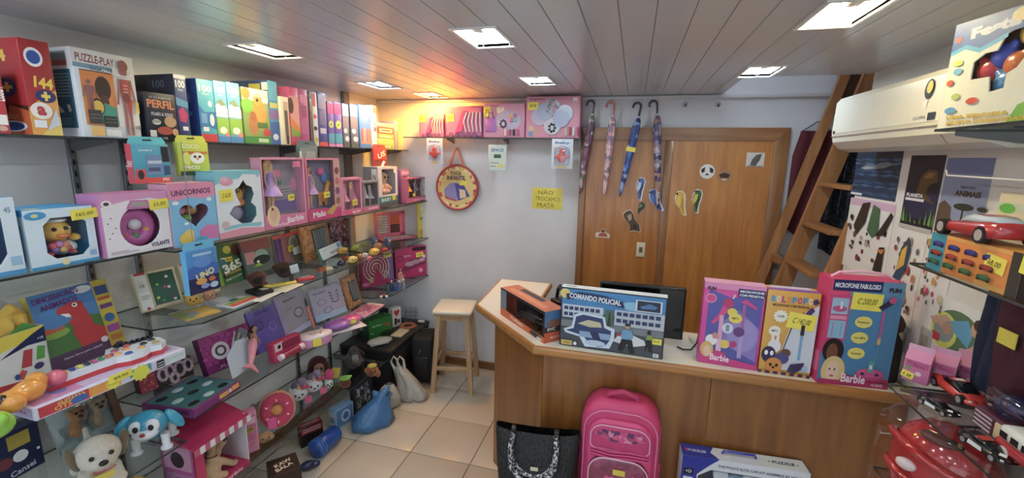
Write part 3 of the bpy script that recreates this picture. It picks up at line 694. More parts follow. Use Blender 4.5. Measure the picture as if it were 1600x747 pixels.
lbox('card_game_box', 'small dark card game box with orange title PERFIL', 'game box', 233, 281, 142, X1+.004, Z1, .06, '#1e2438',
     [('t', 'PERFIL', .5, .76, .86, .17, '#e88a4a', -.02, .03), ('t', 'O CLASSICO', .5, .9, .7, .04, '#b8bcc8'), ('t', 'FILMES & SERIES', .52, .55, .7, .07, '#c8ccd4'), ('e', .3, .38, .14, .06, '#e8e4dc'), ('e', .75, .4, .2, .12, '#c09a70'), ('e', .55, .2, .26, .09, '#b04838'), ('r', .06, .06, .26, .2, '#d8d8d4'), ('e', .88, .18, .1, .08, '#d9a070')]
     + [('r', .18+.05*i, .36, .20+.05*i, .42, '#202428') for i in range(5)]+[('t', '+12', .52, .04, .14, .05, '#e9e9e9')], group=G1)
def hundred(label, x0, x1, yt, bg, pic, leftp=(), d=.2):
    return lbox('puzzle_box', label, 'puzzle box', x0, x1, yt, X1, Z1, d, bg, [('t', '100', .5, .86, .78, .11, '#f4f6f4', 0, .03), ('t', 'PEÇAS', .5, .77, .4, .035, '#e9eef0')]+list(pic), leftp, group=G1)
hundred('dark blue 100 piece puzzle box behind the PERFIL game', 282, 300, 115, '#3a4a86', [('r', 0, .94, 1, 1, '#e9ece9'), ('p', [(0, .66), (1, .6), (1, .5), (0, .54)], '#5aa0c8'), ('p', [(.1, .45), (.5, .52), (.9, .4), (.7, .28), (.2, .3)], '#c83a6a'), ('r', .35, .16, .8, .22, '#e8e8ec'), ('r', 0, 0, 1, .1, '#2c3468')],
        [('r', 0, .7, 1, 1, '#2c3452'), ('t', '100', .62, .86, .3, .12, '#6a7aa8', 0, .03), ('e', .2, .85, .14, .14, '#1c2034')], .24)
hundred('blue space 100 piece puzzle box', 316, 341, 122, '#4ab0cc', [('p', [(0, .2), (.5, .25), (1, .2), (1, .5), (.3, .48), (0, .6)], '#2a78b8'), ('e', .7, .62, .12, .05, '#d8f0f4'), ('e', .75, .36, .14, .1, '#dfe6ea'), ('r', 0, 0, 1, .13, '#c83a38'), ('r', .15, .17, .5, .24, '#e9eef0'), ('r', .1, .3, .45, .46, '#6aa0d4')],
        [('r', 0, 0, 1, 1, '#3a58a8'), ('e', .5, .7, .3, .12, '#6a8ac8'), ('e', .5, .45, .3, .06, '#6fa0dc'), ('e', .4, .3, .3, .09, '#8a3a8a')])
for k, (a, b_) in enumerate(((342, 360.5), (361.5, 381))):
    hundred('green landscape 100 piece puzzle box, %s of two alike' % ('left' if k == 0 else 'right'), a, b_, 125+2.2*k, '#6ac0e0', [('p', [(0, .6), (.5, .68), (1, .56), (1, .42), (0, .42)], '#e9f2f6'), ('p', [(.1, .66), (.5, .72), (.9, .62), (.5, .6)], '#8a9a78'), ('r', 0, .14, 1, .4, '#8ec23a'), ('e', .5, .2, .3, .06, '#e9f0e0'), ('e', .8, .12, .2, .05, '#e88a7a'), ('r', 0, 0, 1, .1, '#4a88c8')])
lbox('puzzle_box', 'puzzle box with golden puppies and number 30', 'puzzle box', 384, 424, 135, X1, Z1, .2, '#8fa85a',
     [('r', 0, .78, 1, 1, '#f0ead8'), ('t', '30', .86, .8, .24, .1, '#f6f6f2', 0, .03), ('e', .15, .9, .16, .1, '#e8902a'), ('e', .17, .68, .22, .13, '#7ac23a'), ('e', .62, .58, .26, .24, '#e8a23c'), ('e', .58, .82, .16, .12, '#e9b04a'), ('e', .56, .8, .05, .03, '#3a2418'), ('e', .36, .36, .18, .2, '#b87a4a'), ('e', .36, .5, .12, .09, '#a86a3c'), ('r', .5, .3, .9, .4, '#4a7838'), ('e', .86, .22, .15, .07, '#c83c44'), ('r', 0, 0, 1, .13, '#3a8a44'), ('r', .5, .03, .9, .1, '#bcd8b0')]
     + [('r', .3+.06*i, .86, .33+.06*i, .97, '#f7f3e8') for i in range(8)], group=G1)
lbox('puzzle_box', 'tall blue game box behind the puppies puzzle', 'game box', 425, 439, 125, X1-.01, Z1, .26, '#4a9ac8',
     [('r', 0, .7, 1, 1, '#5ab0d4'), ('r', .1, .58, .9, .66, '#d8d060'), ('r', 0, .4, 1, .55, '#8a6ab0'), ('r', 0, 0, 1, .36, '#3a68b0'), ('e', .5, .12, .3, .05, '#e0e6ea')], [('r', 0, .6, 1, 1, '#3f5a94'), ('r', .5, .83, .8, .95, '#d8c83a'), ('r', .84, .85, 1, .97, '#e9f0f2')], group=G1)
lbox('puzzle_box', 'cream slim book standing between game boxes', 'book', 443, 455, 150, X1+.004, Z1, .16, '#ece2c4', [('r', .3, .1, .9, .9, '#d0b898'), ('r', .4, .2, .8, .72, '#5a5a58'), ('r', .45, .02, .8, .2, '#3a3a3a')], group=G1)
lbox('puzzle_box', 'pink doll puzzle box with green and orange picture', 'puzzle box', 457, 471, 135, X1, Z1, .2, '#d8588a', [('r', 0, .15, 1, .85, '#e8a8a0'), ('p', [(0, .5), (1, .3), (1, .15), (0, .15)], '#7aa83c'), ('p', [(0, .5), (1, .3), (1, .22), (0, .35)], '#e88a30'), ('e', .1, .68, .3, .14, '#3a2018'), ('r', 0, 0, 1, .06, '#d83a3a')], [('r', .1, .1, .9, .9, '#c86a94')], group=G1)
lbox('puzzle_box', 'pink princess puzzle box with purple panels', 'puzzle box', 472, 485, 138, X1, Z1, .2, '#c85a94', [('r', .15, .5, .85, .72, '#9a4a84'), ('r', .15, .2, .85, .46, '#b86aa0'), ('r', .1, .76, .9, .9, '#e088b0'), ('r', 0, 0, 1, .06, '#d83a3a')], group=G1)
lbox('puzzle_box', 'thin black game box between pink and white boxes', 'game box', 486, 491, 142, X1, Z1, .18, '#2c2c34', [('r', .2, .1, .8, .6, '#5a5a64'), ('e', .5, .9, .4, .04, '#444444')], group=G1)
lbox('puzzle_box', 'white game box with red stripe and pink blot', 'game box', 492, 499, 143, X1, Z1, .18, '#dfe6e4', [('r', 0, .74, .7, .97, '#c83a44'), ('s', .4, .55, .4, 7, '#d83a64'), ('e', .4, .33, .4, .04, '#2c2c2c'), ('e', .5, .12, .4, .05, '#c8b83a')], group=G1)
lbox('puzzle_box', 'tall navy space game box with silver lettering', 'game box', 500, 513, 143, X1, Z1, .2, '#4a5aa4', [('r', .1, .7, .9, .96, '#8a94b8'), ('r', .15, .4, .85, .66, '#6a74a8'), ('r', .15, .24, .85, .34, '#c8ccd8'), ('r', 0, 0, 1, .08, '#d84a3a')], group=G1)
for k, (a, b_) in enumerate(((514.5, 524), (525, 536))):
    lbox('puzzle_box', 'purple and teal game box with yellow flower, %s of two alike' % ('left' if k == 0 else 'right'), 'game box', a, b_, 158+1*k, X1, Z1, .2, '#6a5ab0', [('r', 0, .74, 1, .97, '#c83a8a'), ('s', .5, .5, .42, 9, '#d8dc3a'), ('e', .5, .5, .14, .03, '#3a8a3a'), ('r', 0, .08, 1, .3, '#3aa0b4'), ('r', 0, 0, 1, .07, '#d88ac0')], group=G1)
for k, (a, b_) in enumerate(((537.5, 547), (549.5, 561))):
    lbox('puzzle_box', 'grey collector game box with figures, %s of two alike' % ('left' if k == 0 else 'right'), 'game box', a, b_, 161+1*k, X1, Z1, .2, '#6a7078', [('r', 0, .72, 1, .98, '#b4c0c8'), ('r', .05, .45, .95, .7, '#8a7a7c'), ('e', .4, .38, .3, .06, '#c8ccc8'), ('e', .6, .2, .34, .06, '#d8d0cc'), ('r', 0, 0, 1, .1, '#4a5a54')], group=G1)
lbox('puzzle_box', 'bright blue game box with white 60 and orange figures', 'game box', 563, 581, 163, X1, Z1, .2, '#4a92d4', [('t', '60', .6, .86, .6, .13, '#f2f6f6', 0, .03), ('r', .1, .1, .95, .45, '#c88a70')]+[('e', .2+.22*i, .3, .08, .18, ('#b85a44', '#d8a888', '#8a6a9a', '#c87a58')[i]) for i in range(4)], group=G1)
lbox('puzzle_box', 'white slim game box at the end of the blue row', 'game box', 582, 590, 164, X1, Z1, .2, '#e6eef2', [('r', .3, .82, 1, .98, '#e07a7a'), ('r', .4, .4, .9, .5, '#5a6a74'), ('r', .4, .55, .9, .6, '#6aa08c')], group=G1)
# far corner of the top shelf: flat games piled up
zz = Z1-.004; ya, yb_ = Yat(591, X1+.004, Z1), Yat(616, X1+.004, Z1)
for k, (c_, hh, l_) in enumerate((('#8fae5c', .045, 'pale green flat game box at the bottom of the corner pile'), ('#c8c86a', .04, 'yellow green flat game box second in the corner pile'), ('#7c9a5a', .04, 'olive flat game box third in the corner pile'), ('#d05048', .055, 'red flat game box second from top of the corner pile'), ('#9ab0b4', .03, 'pale blue flat game box on top of the corner pile'))):
    w_ = yb_-ya-.006*(k % 2)
    carton('flat_game_box', l_, 'game box', w_, .2, hh, c_, (X1+.004, (ya+yb_)/2, zz), R(90), [('r', .1, .2, .9, .75, ('#6a8a4a', '#dfe0a0', '#a8c088', '#f0d8d0', '#d8e2e4')[k]), ('r', .2, .4, .8, .6, ('#e0ead0', '#8a9a4a', '#f0f4e4', '#c03a34', '#6a8a94')[k])], group='flat games piled in the corner'); zz += hh
lbox('game_box', 'lilac and white narrow box beside the piled games', 'game box', 617.5, 622, 189, X1-.03, Z1-.004, .15, '#b4b8e0', [('r', 0, .7, 1, 1, '#c8d4f0'), ('r', .1, .05, .9, .66, '#8a90c0')], group=G1)
lbox('game_box', 'cream narrow box next to the dark film game', 'game box', 623, 630, 185, X1-.06, Z1-.004, .15, '#e8d8b0', [('r', .2, .05, .4, .95, '#c8b890')], group=G1)
lbox('game_box', 'dark game box with photo tiles at the far end of the top shelf', 'game box', 625, 640, 171, X1-.16, Z1-.004, .1, '#3a2c34', [('r', .05, .75, .95, .96, '#8a6a58')]+[('r', .45, .05+.14*i, .95, .15+.14*i, ('#8a5a4a', '#a8b0c8', '#6a4a6a', '#b88a5a', '#7a8aa8')[i]) for i in range(5)], group=G1)

# ================================================================== packs hanging from the top shelf
G2 = 'carded packs hanging from the shelf edge'
def hang(name, label, x0, x1, y0, y1, X, c, front, d=.03, tab=None, left=()):
    """blister card hung from a shelf edge: card with a hook tab, body proud of it"""
    Ym = Yat((x0+x1)/2, X, 1.9); a = onx(x0, (y0+y1)/2, X); b = onx(x1, (y0+y1)/2, X); zt = onx((x0+x1)/2, y0, X).z; zb = onx((x0+x1)/2, y1, X).z
    w, h = abs(b.y-a.y), zt-zb; tb = .16*h
    o = carton(name, label, 'toy pack', w, d, h-tb, c, (X, (a.y+b.y)/2, zb), R(90), front, left, group=G2)
    m = MB(); tc_ = tab or c; m.prism([(-w*.5, h-tb), (-w*.5, h-.02), (-w*.42, h), (w*.42, h), (w*.5, h-.02), (w*.5, h-tb)], d*.4, d*.4+.002, tc_); m.box((-w*.12, d*.4-.0008, h-tb*.55), (w*.12, d*.4, h-tb*.35), '#20282c'); m.build('hang_tab', o)
    zc = Z1-.01-zb                                   # peg under the shelf carries the tab
    MB().tube([(0, d*.4+.03, zc), (0, d*.4+.03, h-tb*.4), (0, d*.4-.012, h-tb*.4), (0, d*.4-.014, h-tb*.15)], .0016, STEEL, n=6).build('peg', o)
    return o, w, h-tb
hang('toy_pack', 'blue and red carded surprise pack hanging above the steering wheel toy', 207, 265, 214, 286, -1.96, '#3aa4c0', [('r', 0, .0, 1, .14, '#d8453c'), ('r', .04, .05, .3, .36, '#d84a4a'), ('e', .17, .22, .08, .12, '#2a2a30'), ('r', .34, .22, .8, .72, '#6f8fb8'), ('r', .38, .5, .76, .58, '#b8ccdc'), ('r', .38, .3, .7, .4, '#4a5a7a'), ('t', 'Kimeboy', .36, .84, .36, .07, '#f0f4f6', .05), ('r', .78, .55, .98, .95, '#20242c'), ('r', .8, .2, .98, .45, '#2a5a84'), ('t', 'PEK', .84, .08, .2, .08, '#f4e8e0')], .035, '#5ac8d8', [('r', 0, 0, 1, 1, '#d8485a'), ('t', 'Kimeboy', .5, .5, .7, .3, '#f4e0e0', R(90))])
hang('toy_pack', 'yellow green card game pack hanging beside the blue one', 279, 326, 212, 274, -1.96, '#b8c828', [('r', 0, 0, 1, .13, '#2a4a34'), ('t', 'LOCO', .42, .87, .55, .12, '#e8f0c8', -.03, .03), ('r', .1, .64, .95, .72, '#c8742a'), ('e', .6, .52, .24, .17, '#f0ece4'), ('e', .52, .56, .05, .04, '#2a2a2a'), ('e', .68, .56, .05, .04, '#2a2a2a'), ('e', .6, .5, .05, .04, '#d8a090'), ('e', .25, .5, .12, .2, '#d8e060'), ('t', 'MICO', .4, .24, .5, .1, '#f6f6e8', 0, .03), ('t', '4 8 3 6', .72, .065, .4, .07, '#e8f0e0')], .025, '#d0d838')
hang('toy_pack', 'dark green phone toy blister hanging over the boxed dolls', 467, 497, 220, 270, -1.96, '#4a6a6c', [('r', .08, .06, .92, .94, '#7c9694'), ('r', .38, .3, .86, .8, '#a4b4b2'), ('r', .3, .22, .9, .3, '#2c3a3c'), ('r', .08, .08, .4, .34, '#1e2a2c'), ('r', .14, .12, .34, .3, '#c4ccca'), ('r', .04, .5, .14, .8, '#e8ecea')], .02, '#5a7c84')
hang('toy_pack', 'red playing card pack hanging in the lit corner', 584, 604, 226, 261, -1.96, '#c83028', [('r', 0, 0, 1, .4, '#7a2a2a'), ('t', 'US', .6, .66, .6, .3, '#f4ecc8', .3, .03), ('p', [(.5, .05), (.7, .35), (.9, .3), (.7, .02)], '#d8d0d8')], .02, '#d84038')

# ================================================================== SECOND SHELF: boxed toys and dolls
X2 = XS-.04; G3 = 'boxed toys on the second shelf'
SKIN = '#e8b896'
def octa(u0, v0, u1, v1, c): return [(u0+c, v0), (u1-c, v0), (u1, v0+c), (u1, v1-c), (u1-c, v1), (u0+c, v1), (u0, v1-c), (u0, v0+c)]
w, h, loc, yaw = FL(-70, 42, 315, X2-.02, 1.60)
window_box('toy_box', 'blue and white boxed toy cut off by the left picture edge', 'toy box', w, .17, h, '#3a98d0', '#141416', octa(.12, .16, .78, .86, .12), loc, yaw, facecol=col('#d8e6f0'), front=[('r', 0, 0, 1, .06, '#3a98d0'), ('t', '45', .88, .84, .1, .07, '#7a94a8'), ('r', .8, .12, .97, .24, '#9ac4e4')], group=G3)
w, h, loc, yaw = FL(51, 156, 330, X2-.02, 1.60)
duck = window_box('toy_box', 'blue and white boxed yellow duck doll', 'toy box', w, .17, h, '#2f9bd4', '#141418', octa(.24, .14, .88, .84, .12), loc, yaw, facecol=col('#d6e6f2'),
     front=[('r', 0, 0, 1, .05, '#2f9bd4'), ('e', .16, .9, .15, .07, '#2f9bd4'), ('e', .15, .9, .05, .03, '#d8d488'), ('r', .86, .1, .97, .2, '#8ab8e0'), ('e', .48, .07, .06, .06, '#f0e0a0')], left=[('r', 0, 0, 1, 1, '#cfe0ee'), ('r', 0, .9, 1, 1, '#2f9bd4'), ('r', .1, .15, .9, .75, '#8fb0c4'), ('e', .5, .4, .3, .14, '#c8a878'), ('e', .5, .65, .3, .07, '#b8c8a8'), ('r', .2, .04, .8, .11, '#c07a50')], top=[('e', .2, .2, .12, .1, '#d8d488')], group=G3)
YL = gloss('#f2c034')
m = MB(); m.ball((.05*w, .075, h*.58), (.25*w, .06, .22*h), YL, 20, 14); m.ball((.03, .08, h*.27), (.22*w, .055, .14*h), col('#eef0ee', .4)); d_ = m.build('doll', duck)
m = MB(); m.ball((.05*w, .07, h*.77), (.2*w, .055, .06*h), col('#eef0f2', .5)); m.ball((.30*w, .05, h*.44), (.06*w, .03, .07*h), YL, rot=(0, .5, 0)); m.build('cap', d_)
m = MB(); m.ball((.04*w, .012, h*.51), (.1*w, .012, .035*h), gloss('#e8702a')); m.build('beak', d_)
m = MB()
for s in (-1, 1): m.ball((.02*w+s*.085*w, .018, h*.63), (.036*w, .008, .036*h), '#2a1a12'); m.ball((.02*w+s*.085*w+.008, .011, h*.645), (.011*w, .004, .011*h), '#f4f4f4')
m.build('eyes', d_)
m = MB()
for i, (a, b_, c_) in enumerate(((-.1, .34, '#d85a5a'), (0, .36, '#c88ac0'), (.09, .34, '#e08a60'), (-.07, .27, '#8a70c0'), (.05, .26, '#e0c060'), (.12, .28, '#d85a5a'))): m.ball((a*w, .028, b_*h), .012, c_)
m.build('buttons', d_)
m = MB()
for s in (-1, 1): m.ball((.02*w+s*.17*w, .05, h*.2), (.06*w, .04, .05*h), gloss('#d2544a'))
m.build('shoes', d_); price(duck, .86, .86, w, .17, h, text='165,00', tw=.08, th=.036)
w, h, loc, yaw = FL(169, 270, 305, X2, 1.60)
whl = window_box('toy_box', 'pink and white boxed toy steering wheel', 'toy box', w, .12, h, '#cf7cb4', '#b06aa0', [(u, v) for u, v in ell(.53, .44, .31, .34)], loc, yaw, facecol=col('#ece4ea'), front=[('p', [(0, 1), (1, 1), (1, .84), (.7, .9), (.35, .88), (0, .8)], '#dc96c4'), ('e', .08, .85, .07, .055, '#f2eef2'), ('e', .08, .85, .04, .03, '#4a4048'), ('p', [(.34, .74), (.42, .88), (.68, .87), (.74, .72)], '#c870ac'), ('p', [(.4, .78), (.45, .85), (.64, .84), (.68, .76)], '#a8a498'), ('t', 'VOLANTE', .8, .1, .3, .075, '#3a2a5a', .03, .03), ('r', .05, .04, .45, .055, '#b0a8b0'), ('r', .05, .065, .3, .08, '#b0a8b0')]
     + [('e', .06+.05*(i % 3), .3+.08*i, .011, .011, '#4a5058') for i in range(5)], left=[('r', 0, 0, 1, 1, '#c878b0')], group=G3)
m = MB(); m.tube([(.03*w+.22*w*math.cos(i*math.pi/12), .05, h*.42+.24*h*math.sin(i*math.pi/12)) for i in range(24)], .03, gloss('#c45aa8'), n=10, closed=True); wh = m.build('steering_wheel', whl)
m = MB(); m.box((-.20*w, .045, h*.34), (.26*w, .08, h*.5), gloss('#cf6ab2'), bev=.012); m.box((-.08*w, .04, h*.2), (.14*w, .08, h*.4), gloss('#cf6ab2'), bev=.012); m.build('spoke', wh)
m = MB(); m.ball((.03*w, .035, h*.46), (.10*w, .02, .1*h), gloss('#d8ccd8')); m.build('hub', wh)
for a, b_, c_ in ((-.14, .3, '#e0603a'), (.02, .27, '#4aa048'), (.19, .36, '#e8a03a')):
    m = MB(); m.ball((a*w, .035, b_*h), (.05*w, .018, .05*h), gloss(c_)); m.build('button', wh)
price(whl, .85, .78, w, .12, h, text='53,50', tw=.075, th=.04)
w, h, loc, yaw = FL(273, 343, 288, X2+.005, Z2)
uni = window_box('toy_box', 'blue unicorn toy box with heart window', 'toy box', w, .11, h, '#e0a0b8', '#8a70a0', [(.5+.32*math.sin(2*math.pi*i/32)**3, .5+.2*(13*math.cos(2*math.pi*i/32)-5*math.cos(4*math.pi*i/32)-2*math.cos(6*math.pi*i/32)-math.cos(8*math.pi*i/32))/15) for i in range(32)], loc, yaw, facecol=col('#7cc0ea'),
     front=[('p', [(0, 1), (1, 1), (1, .78), (.7, .74), (.4, .78), (.15, .73), (0, .76)], '#e890b4'), ('t', 'UNICORNIOS', .48, .86, .84, .09, '#6a2a5a', .03, .03), ('e', .3, .36, .05, .02, '#e8f2f8'), ('p', [(.55, .2), (.75, .3), (1, .26), (1, .05), (.6, .05)], '#d878b4'), ('e', .28, .12, .16, .1, '#f0c83a'), ('e', .34, .2, .1, .06, '#f2d04a'), ('e', .85, .72, .06, .03, '#f0f4f8'), ('e', .12, .7, .07, .03, '#eef4f8'), ('e', .6, .06, .14, .06, '#4ab0d8')], group=G3)
m = MB(); m.ball((-.13*w, .06, h*.56), (.13*w, .03, .09*h), gloss('#e88ab8')); m.ball((.13*w, .06, h*.56), (.12*w, .03, .1*h), gloss('#e0a048')); m.ball((0, .06, h*.42), (.12*w, .03, .06*h), gloss('#8ab868')); m.build('toy_figures', uni)
w, h, loc, yaw = FL(344, 414, 268, X2+.005, Z2)
drg = window_box('toy_box', 'pale blue box with a mermaid dragon toy in a winding window', 'toy box', w, .12, h, '#7ac8d8', '#8a90b4', [(.42, .62), (.4, .72), (.5, .76), (.6, .86), (.66, .78), (.78, .74), (.82, .62), (.74, .5), (.84, .42), (.84, .28), (.72, .18), (.5, .18), (.34, .28), (.24, .36), (.34, .46), (.5, .48)], loc, yaw, facecol=col('#e2eaf0'),
     front=[('p', [(0, 1), (1, 1), (1, .93), (.6, .95), (.5, .88), (.2, .86), (0, .8)], '#7ac8d8'), ('e', .24, .84, .14, .06, '#e8a0b8'), ('e', .2, .88, .08, .04, '#eab8c8'), ('p', [(0, 0), (1, 0), (1, .07), (.5, .12), (0, .09)], '#e898ac'), ('p', [(.1, .12), (.5, .14), (.9, .1), (.95, .16), (.5, .19), (.1, .17)], '#8ac8d8'), ('e', .14, .2, .08, .06, '#d8b8c0'), ('e', .93, .92, .04, .03, '#a8c4d8')], group=G3)
m = MB(); m.ball((.12*w, .06, h*.62), (.13*w, .03, .12*h), gloss('#d8a03a')); m.ball((.06*w, .05, h*.7), (.08*w, .03, .06*h), gloss('#8a6a48')); m.ball((.1*w, .055, h*.5), (.15*w, .035, .08*h), gloss('#e08838')); m.ball((.02*w, .06, h*.33), (.2*w, .03, .14*h), gloss('#a8a4c0')); m.ball((.22*w, .06, h*.68), (.05*w, .03, .14*h), gloss('#6a4a30'), rot=(0, .3, 0)); m.build('toy_dragon', drg)
price(drg, .2, .64, w, .12, h, text='C 65,00', tw=.07, th=.055, rot=.03)
# dolls
_DB = []
def doll(parent, x, y, z, H, hair, dress, skin=SKIN, sitting=False, legs=True, yawd=0.0):
    """fashion doll: one continuous body, hair and dress over it"""
    if not _DB:
        m = MB(); c_ = '#e8b896'
        m.ball((0, 0, .92), (.052, .055, .066), c_, 16, 12); m.cyl((0, 0, .8), (0, 0, .88), .02, c_); m.ball((0, 0, .76), (.085, .045, .045), c_); m.ball((0, 0, .68), (.06, .045, .1), c_); m.ball((0, 0, .54), (.075, .05, .07), c_)
        for s in (-1, 1):
            m.cyl((s*.085, 0, .77), (s*.12, -.02, .62), .022, c_, .018); m.cyl((s*.12, -.02, .62), (s*.11, -.06, .48), .018, c_, .014); m.ball((s*.11, -.065, .46), (.016, .018, .028), c_)
            m.cyl((s*.038, 0, .54), (s*.036, 0, .28), .042, c_, .03); m.cyl((s*.036, 0, .28), (s*.034, .005, .05), .03, c_, .018); m.ball((s*.034, -.02, .02), (.02, .045, .02), c_)
        m.ball((0, -.055, .915), (.01, .012, .014), c_)
        _DB.append(remesh(m, .013, 2))
    me = _DB[0].copy(); me.materials.append(col(skin)); o = link('doll', me, parent, (x, y, z), (0, 0, yawd)); o.scale = (H, H, H)
    m = MB(); m.ball((0, .022, .945), (.075, .062, .065), hair, 14, 10); m.ball((-.06, .02, .84), (.04, .045, .12), hair); m.ball((.06, .02, .84), (.04, .045, .12), hair); m.ball((0, .05, .83), (.075, .03, .13), hair); m.build('hair', o)
    m = MB(); m.lathe([(.052, .77), (.07, .70), (.062, .62), (.09, .55), (.19 if not sitting else .16, .36), (.2, .34)], dress, 18, flute=.06, nf=6); m.build('dress', o)
    m = MB()
    for s in (-1, 1): m.ball((s*.02, -.052, .93), (.009, .006, .009), '#2a3a5a')
    m.ball((0, -.054, .888), (.014, .006, .005), '#c8404a'); m.build('face', o)
    return o
def doll_box(label, x0, x1, yt, X, z, d, c, inner, dolls, front, group=G3, hole=None, left=()):
    w, h, loc, yaw = FL(x0, x1, yt, X, z)
    b = window_box('doll_box', label, 'doll box', w, d, h, c, inner, hole or [(.03, .17), (.97, .17), (.97, .97), (.03, .97)], loc, yaw, front=front, group=group, left=left)
    for (u, v, H, hair, dress) in dolls: doll(b, (u-.5)*w, d*.55, v*h, H*h, hair, dress)
    return b, w, h
b, w, h = doll_box('pink boxed ballerina doll with lilac skirt and grey backdrop', 415, 481, 246, X2, Z2, .065, '#e894b4', '#a5a0ac', [(.28, .2, .78, '#e8c478', '#a88ad0')],
     [('p', [(0, 0), (1, 0), (1, .17), (0, .2)], '#e27aa8'), ('e', .2, .18, .14, .15, '#f0d0a0'), ('e', .2, .2, .09, .1, SKIN), ('r', .16, .26, .2, .3, '#5a3a2a'), ('t', 'Barbie', .7, .1, .4, .09, '#f8ecf2', .06, .03), ('t', 'Ballet', .38, .05, .28, .05, '#f4dce8')])
art(b, [('r', .4, .72, .62, .82, '#e88ab0'), ('r', .4, .6, .62, .66, '#4a9a8a'), ('r', .42, .38, .85, .58, '#b8b4bc')]+[('r', .45, .4+.04*i, .82, .415+.04*i, '#8a868e') for i in range(4)]+[('r', .45, .2, .95, .38, '#8a7cc0'), ('e', .9, .6, .08, .1, '#e898b8')], w, .083, h, 'front', 'backdrop_print', -.0595)
price(b, .62, .42, w, .065, h, text='99', tw=.045, th=.035); MB().box((.22*w, -.001, .86*h), (.4*w, 0, .95*h), '#e87aa0').build('corner_badge', b)
b, w, h = doll_box('boxed doll riding a golden toy horse', 483.5, 534, 247, X2, Z2, .065, '#e888a8', '#8886a4', [(.2, .2, .68, '#a83a28', '#a884c0')],
     [('p', [(0, 0), (1, 0), (1, .16), (0, .2)], '#d83a7a'), ('t', 'Malu', .3, .1, .36, .1, '#fbeef4', .05, .03), ('p', [(.5, .1), (.75, .22), (.9, .2), (.7, .05)], '#c8a050'), ('r', .8, .18, 1, .98, '#d8a8a0')]+[('e', .9, .28+.17*i, .07, .06, ('#a86a50', '#8a5a7a', '#c87a6a', '#7a4a3a')[i]) for i in range(4)])
m = MB(); hs = gloss('#d88a34')
m.ball((.12*w, .045, .36*h), (.16*w, .02, .09*h), hs); m.cyl((.2*w, .045, .38*h), (.26*w, .045, .56*h), .02, hs, .014); m.ball((.29*w, .04, .58*h), (.08*w, .014, .04*h), hs, rot=(0, .5, 0))
for a in (.02, .07, .2, .24): m.cyl((a*w, .045, .34*h), ((a-.03)*w, .045, .2*h), .008, hs, .006)
skin('toy_horse', m, gloss('#d88a34'), b, .005, 2); MB().ball((.1*w, .05, .78*h), (.1*w, .02, .07*h), '#e85a9a').ball((.2*w, .05, .68*h), (.09*w, .02, .1*h), '#4a7ac8').build('balloons', b)
price(b, .55, .4, w, .09, h, text='140', tw=.055, th=.035)
b, w, h = doll_box('small pink box with two dolls in pink hats', 536, 567, 279, X2+.01, Z2, .07, '#e88cae', '#d890a8', [(.3, .1, .78, '#e070a0', '#e898b8'), (.7, .1, .78, '#e8c078', '#d878a0')], [('p', [(0, 0), (1, 0), (1, .1), (0, .14)], '#e05a8a'), ('t', 'Barbie', .68, .06, .4, .07, '#fbeaf2', .05)], hole=[(.08, .14), (.92, .14), (.92, .94), (.08, .94)])
price(b, .6, .32, w, .07, h, text='80,00', tw=.055, th=.04)
b, w, h = doll_box('small grey box with pale dolls on the second shelf', 568, 593, 284, X2+.01, Z2, .07, '#8a8488', '#6a666c', [(.35, .16, .78, '#b8a890', '#b8b0c8'), (.7, .16, .7, '#c8b8a0', '#a8b0c4')], [('r', 0, 0, 1, .15, '#d86a98'), ('r', .3, .05, .9, .1, '#f0c4da')], hole=[(.08, .18), (.92, .18), (.92, .94), (.08, .94)])
w, h, loc, yaw = FL(592, 622, 261, X2-.02, Z2)
bb = window_box('doll_box', 'white box with a baby doll in a lilac dress', 'doll box', w, .13, h, '#dfdce4', '#7a6a74', [(.2, .3), (.9, .3), (.9, .94), (.2, .94)], loc, yaw, front=[('r', 0, .1, 1, .26, '#2a8a90'), ('r', 0, 0, 1, .1, '#5a5a60'), ('e', .88, .9, .09, .07, '#dce6ee'), ('t', 'BABY', .4, .18, .5, .08, '#e8f2f2')], left=[('r', 0, 0, 1, 1, '#8f8a90'), ('r', .6, .5, .95, .95, '#e9e8ec'), ('t', 'N', .78, .75, .2, .12, '#2a2a30')], group=G3)
m = MB(); m.ball((.05*w, .06, .72*h), (.2*w, .04, .14*h), SKIN, 16, 12); m.ball((.05*w, .06, .5*h), (.16*w, .04, .12*h), SKIN); m.cyl((.15*w, .05, .55*h), (.32*w, .03, .42*h), .016, SKIN); m.cyl((-.05*w, .05, .55*h), (-.2*w, .03, .42*h), .016, SKIN)
for s in (-1, 1): m.cyl((.05*w+s*.06*w, .05, .42*h), (.05*w+s*.12*w, .02, .33*h), .02, SKIN)
bd = skin('doll', m, SKIN, bb, .006, 2)
MB().ball((.05*w, .075, .77*h), (.2*w, .04, .11*h), '#d8b070').build('hair', bd); MB().lathe([(.05, .58*h), (.09, .45*h), (.12, .36*h)], '#a8a4e0', 16, T=Matrix.Translation((.05*w, .06, 0)) @ Matrix.Diagonal((.35*w/.1*.5, .35, 1, 1))).build('dress', bd)
m = MB()
for s in (-1, 1): m.ball((.05*w+s*.07*w, .021, .73*h), (.012, .004, .012), '#2a1c14')
m.ball((.05*w, .021, .66*h), (.012, .004, .006), '#c85a5a'); m.build('face', bd); price(bb, .78, .2, w, .13, h, text='75', tw=.05, th=.035)
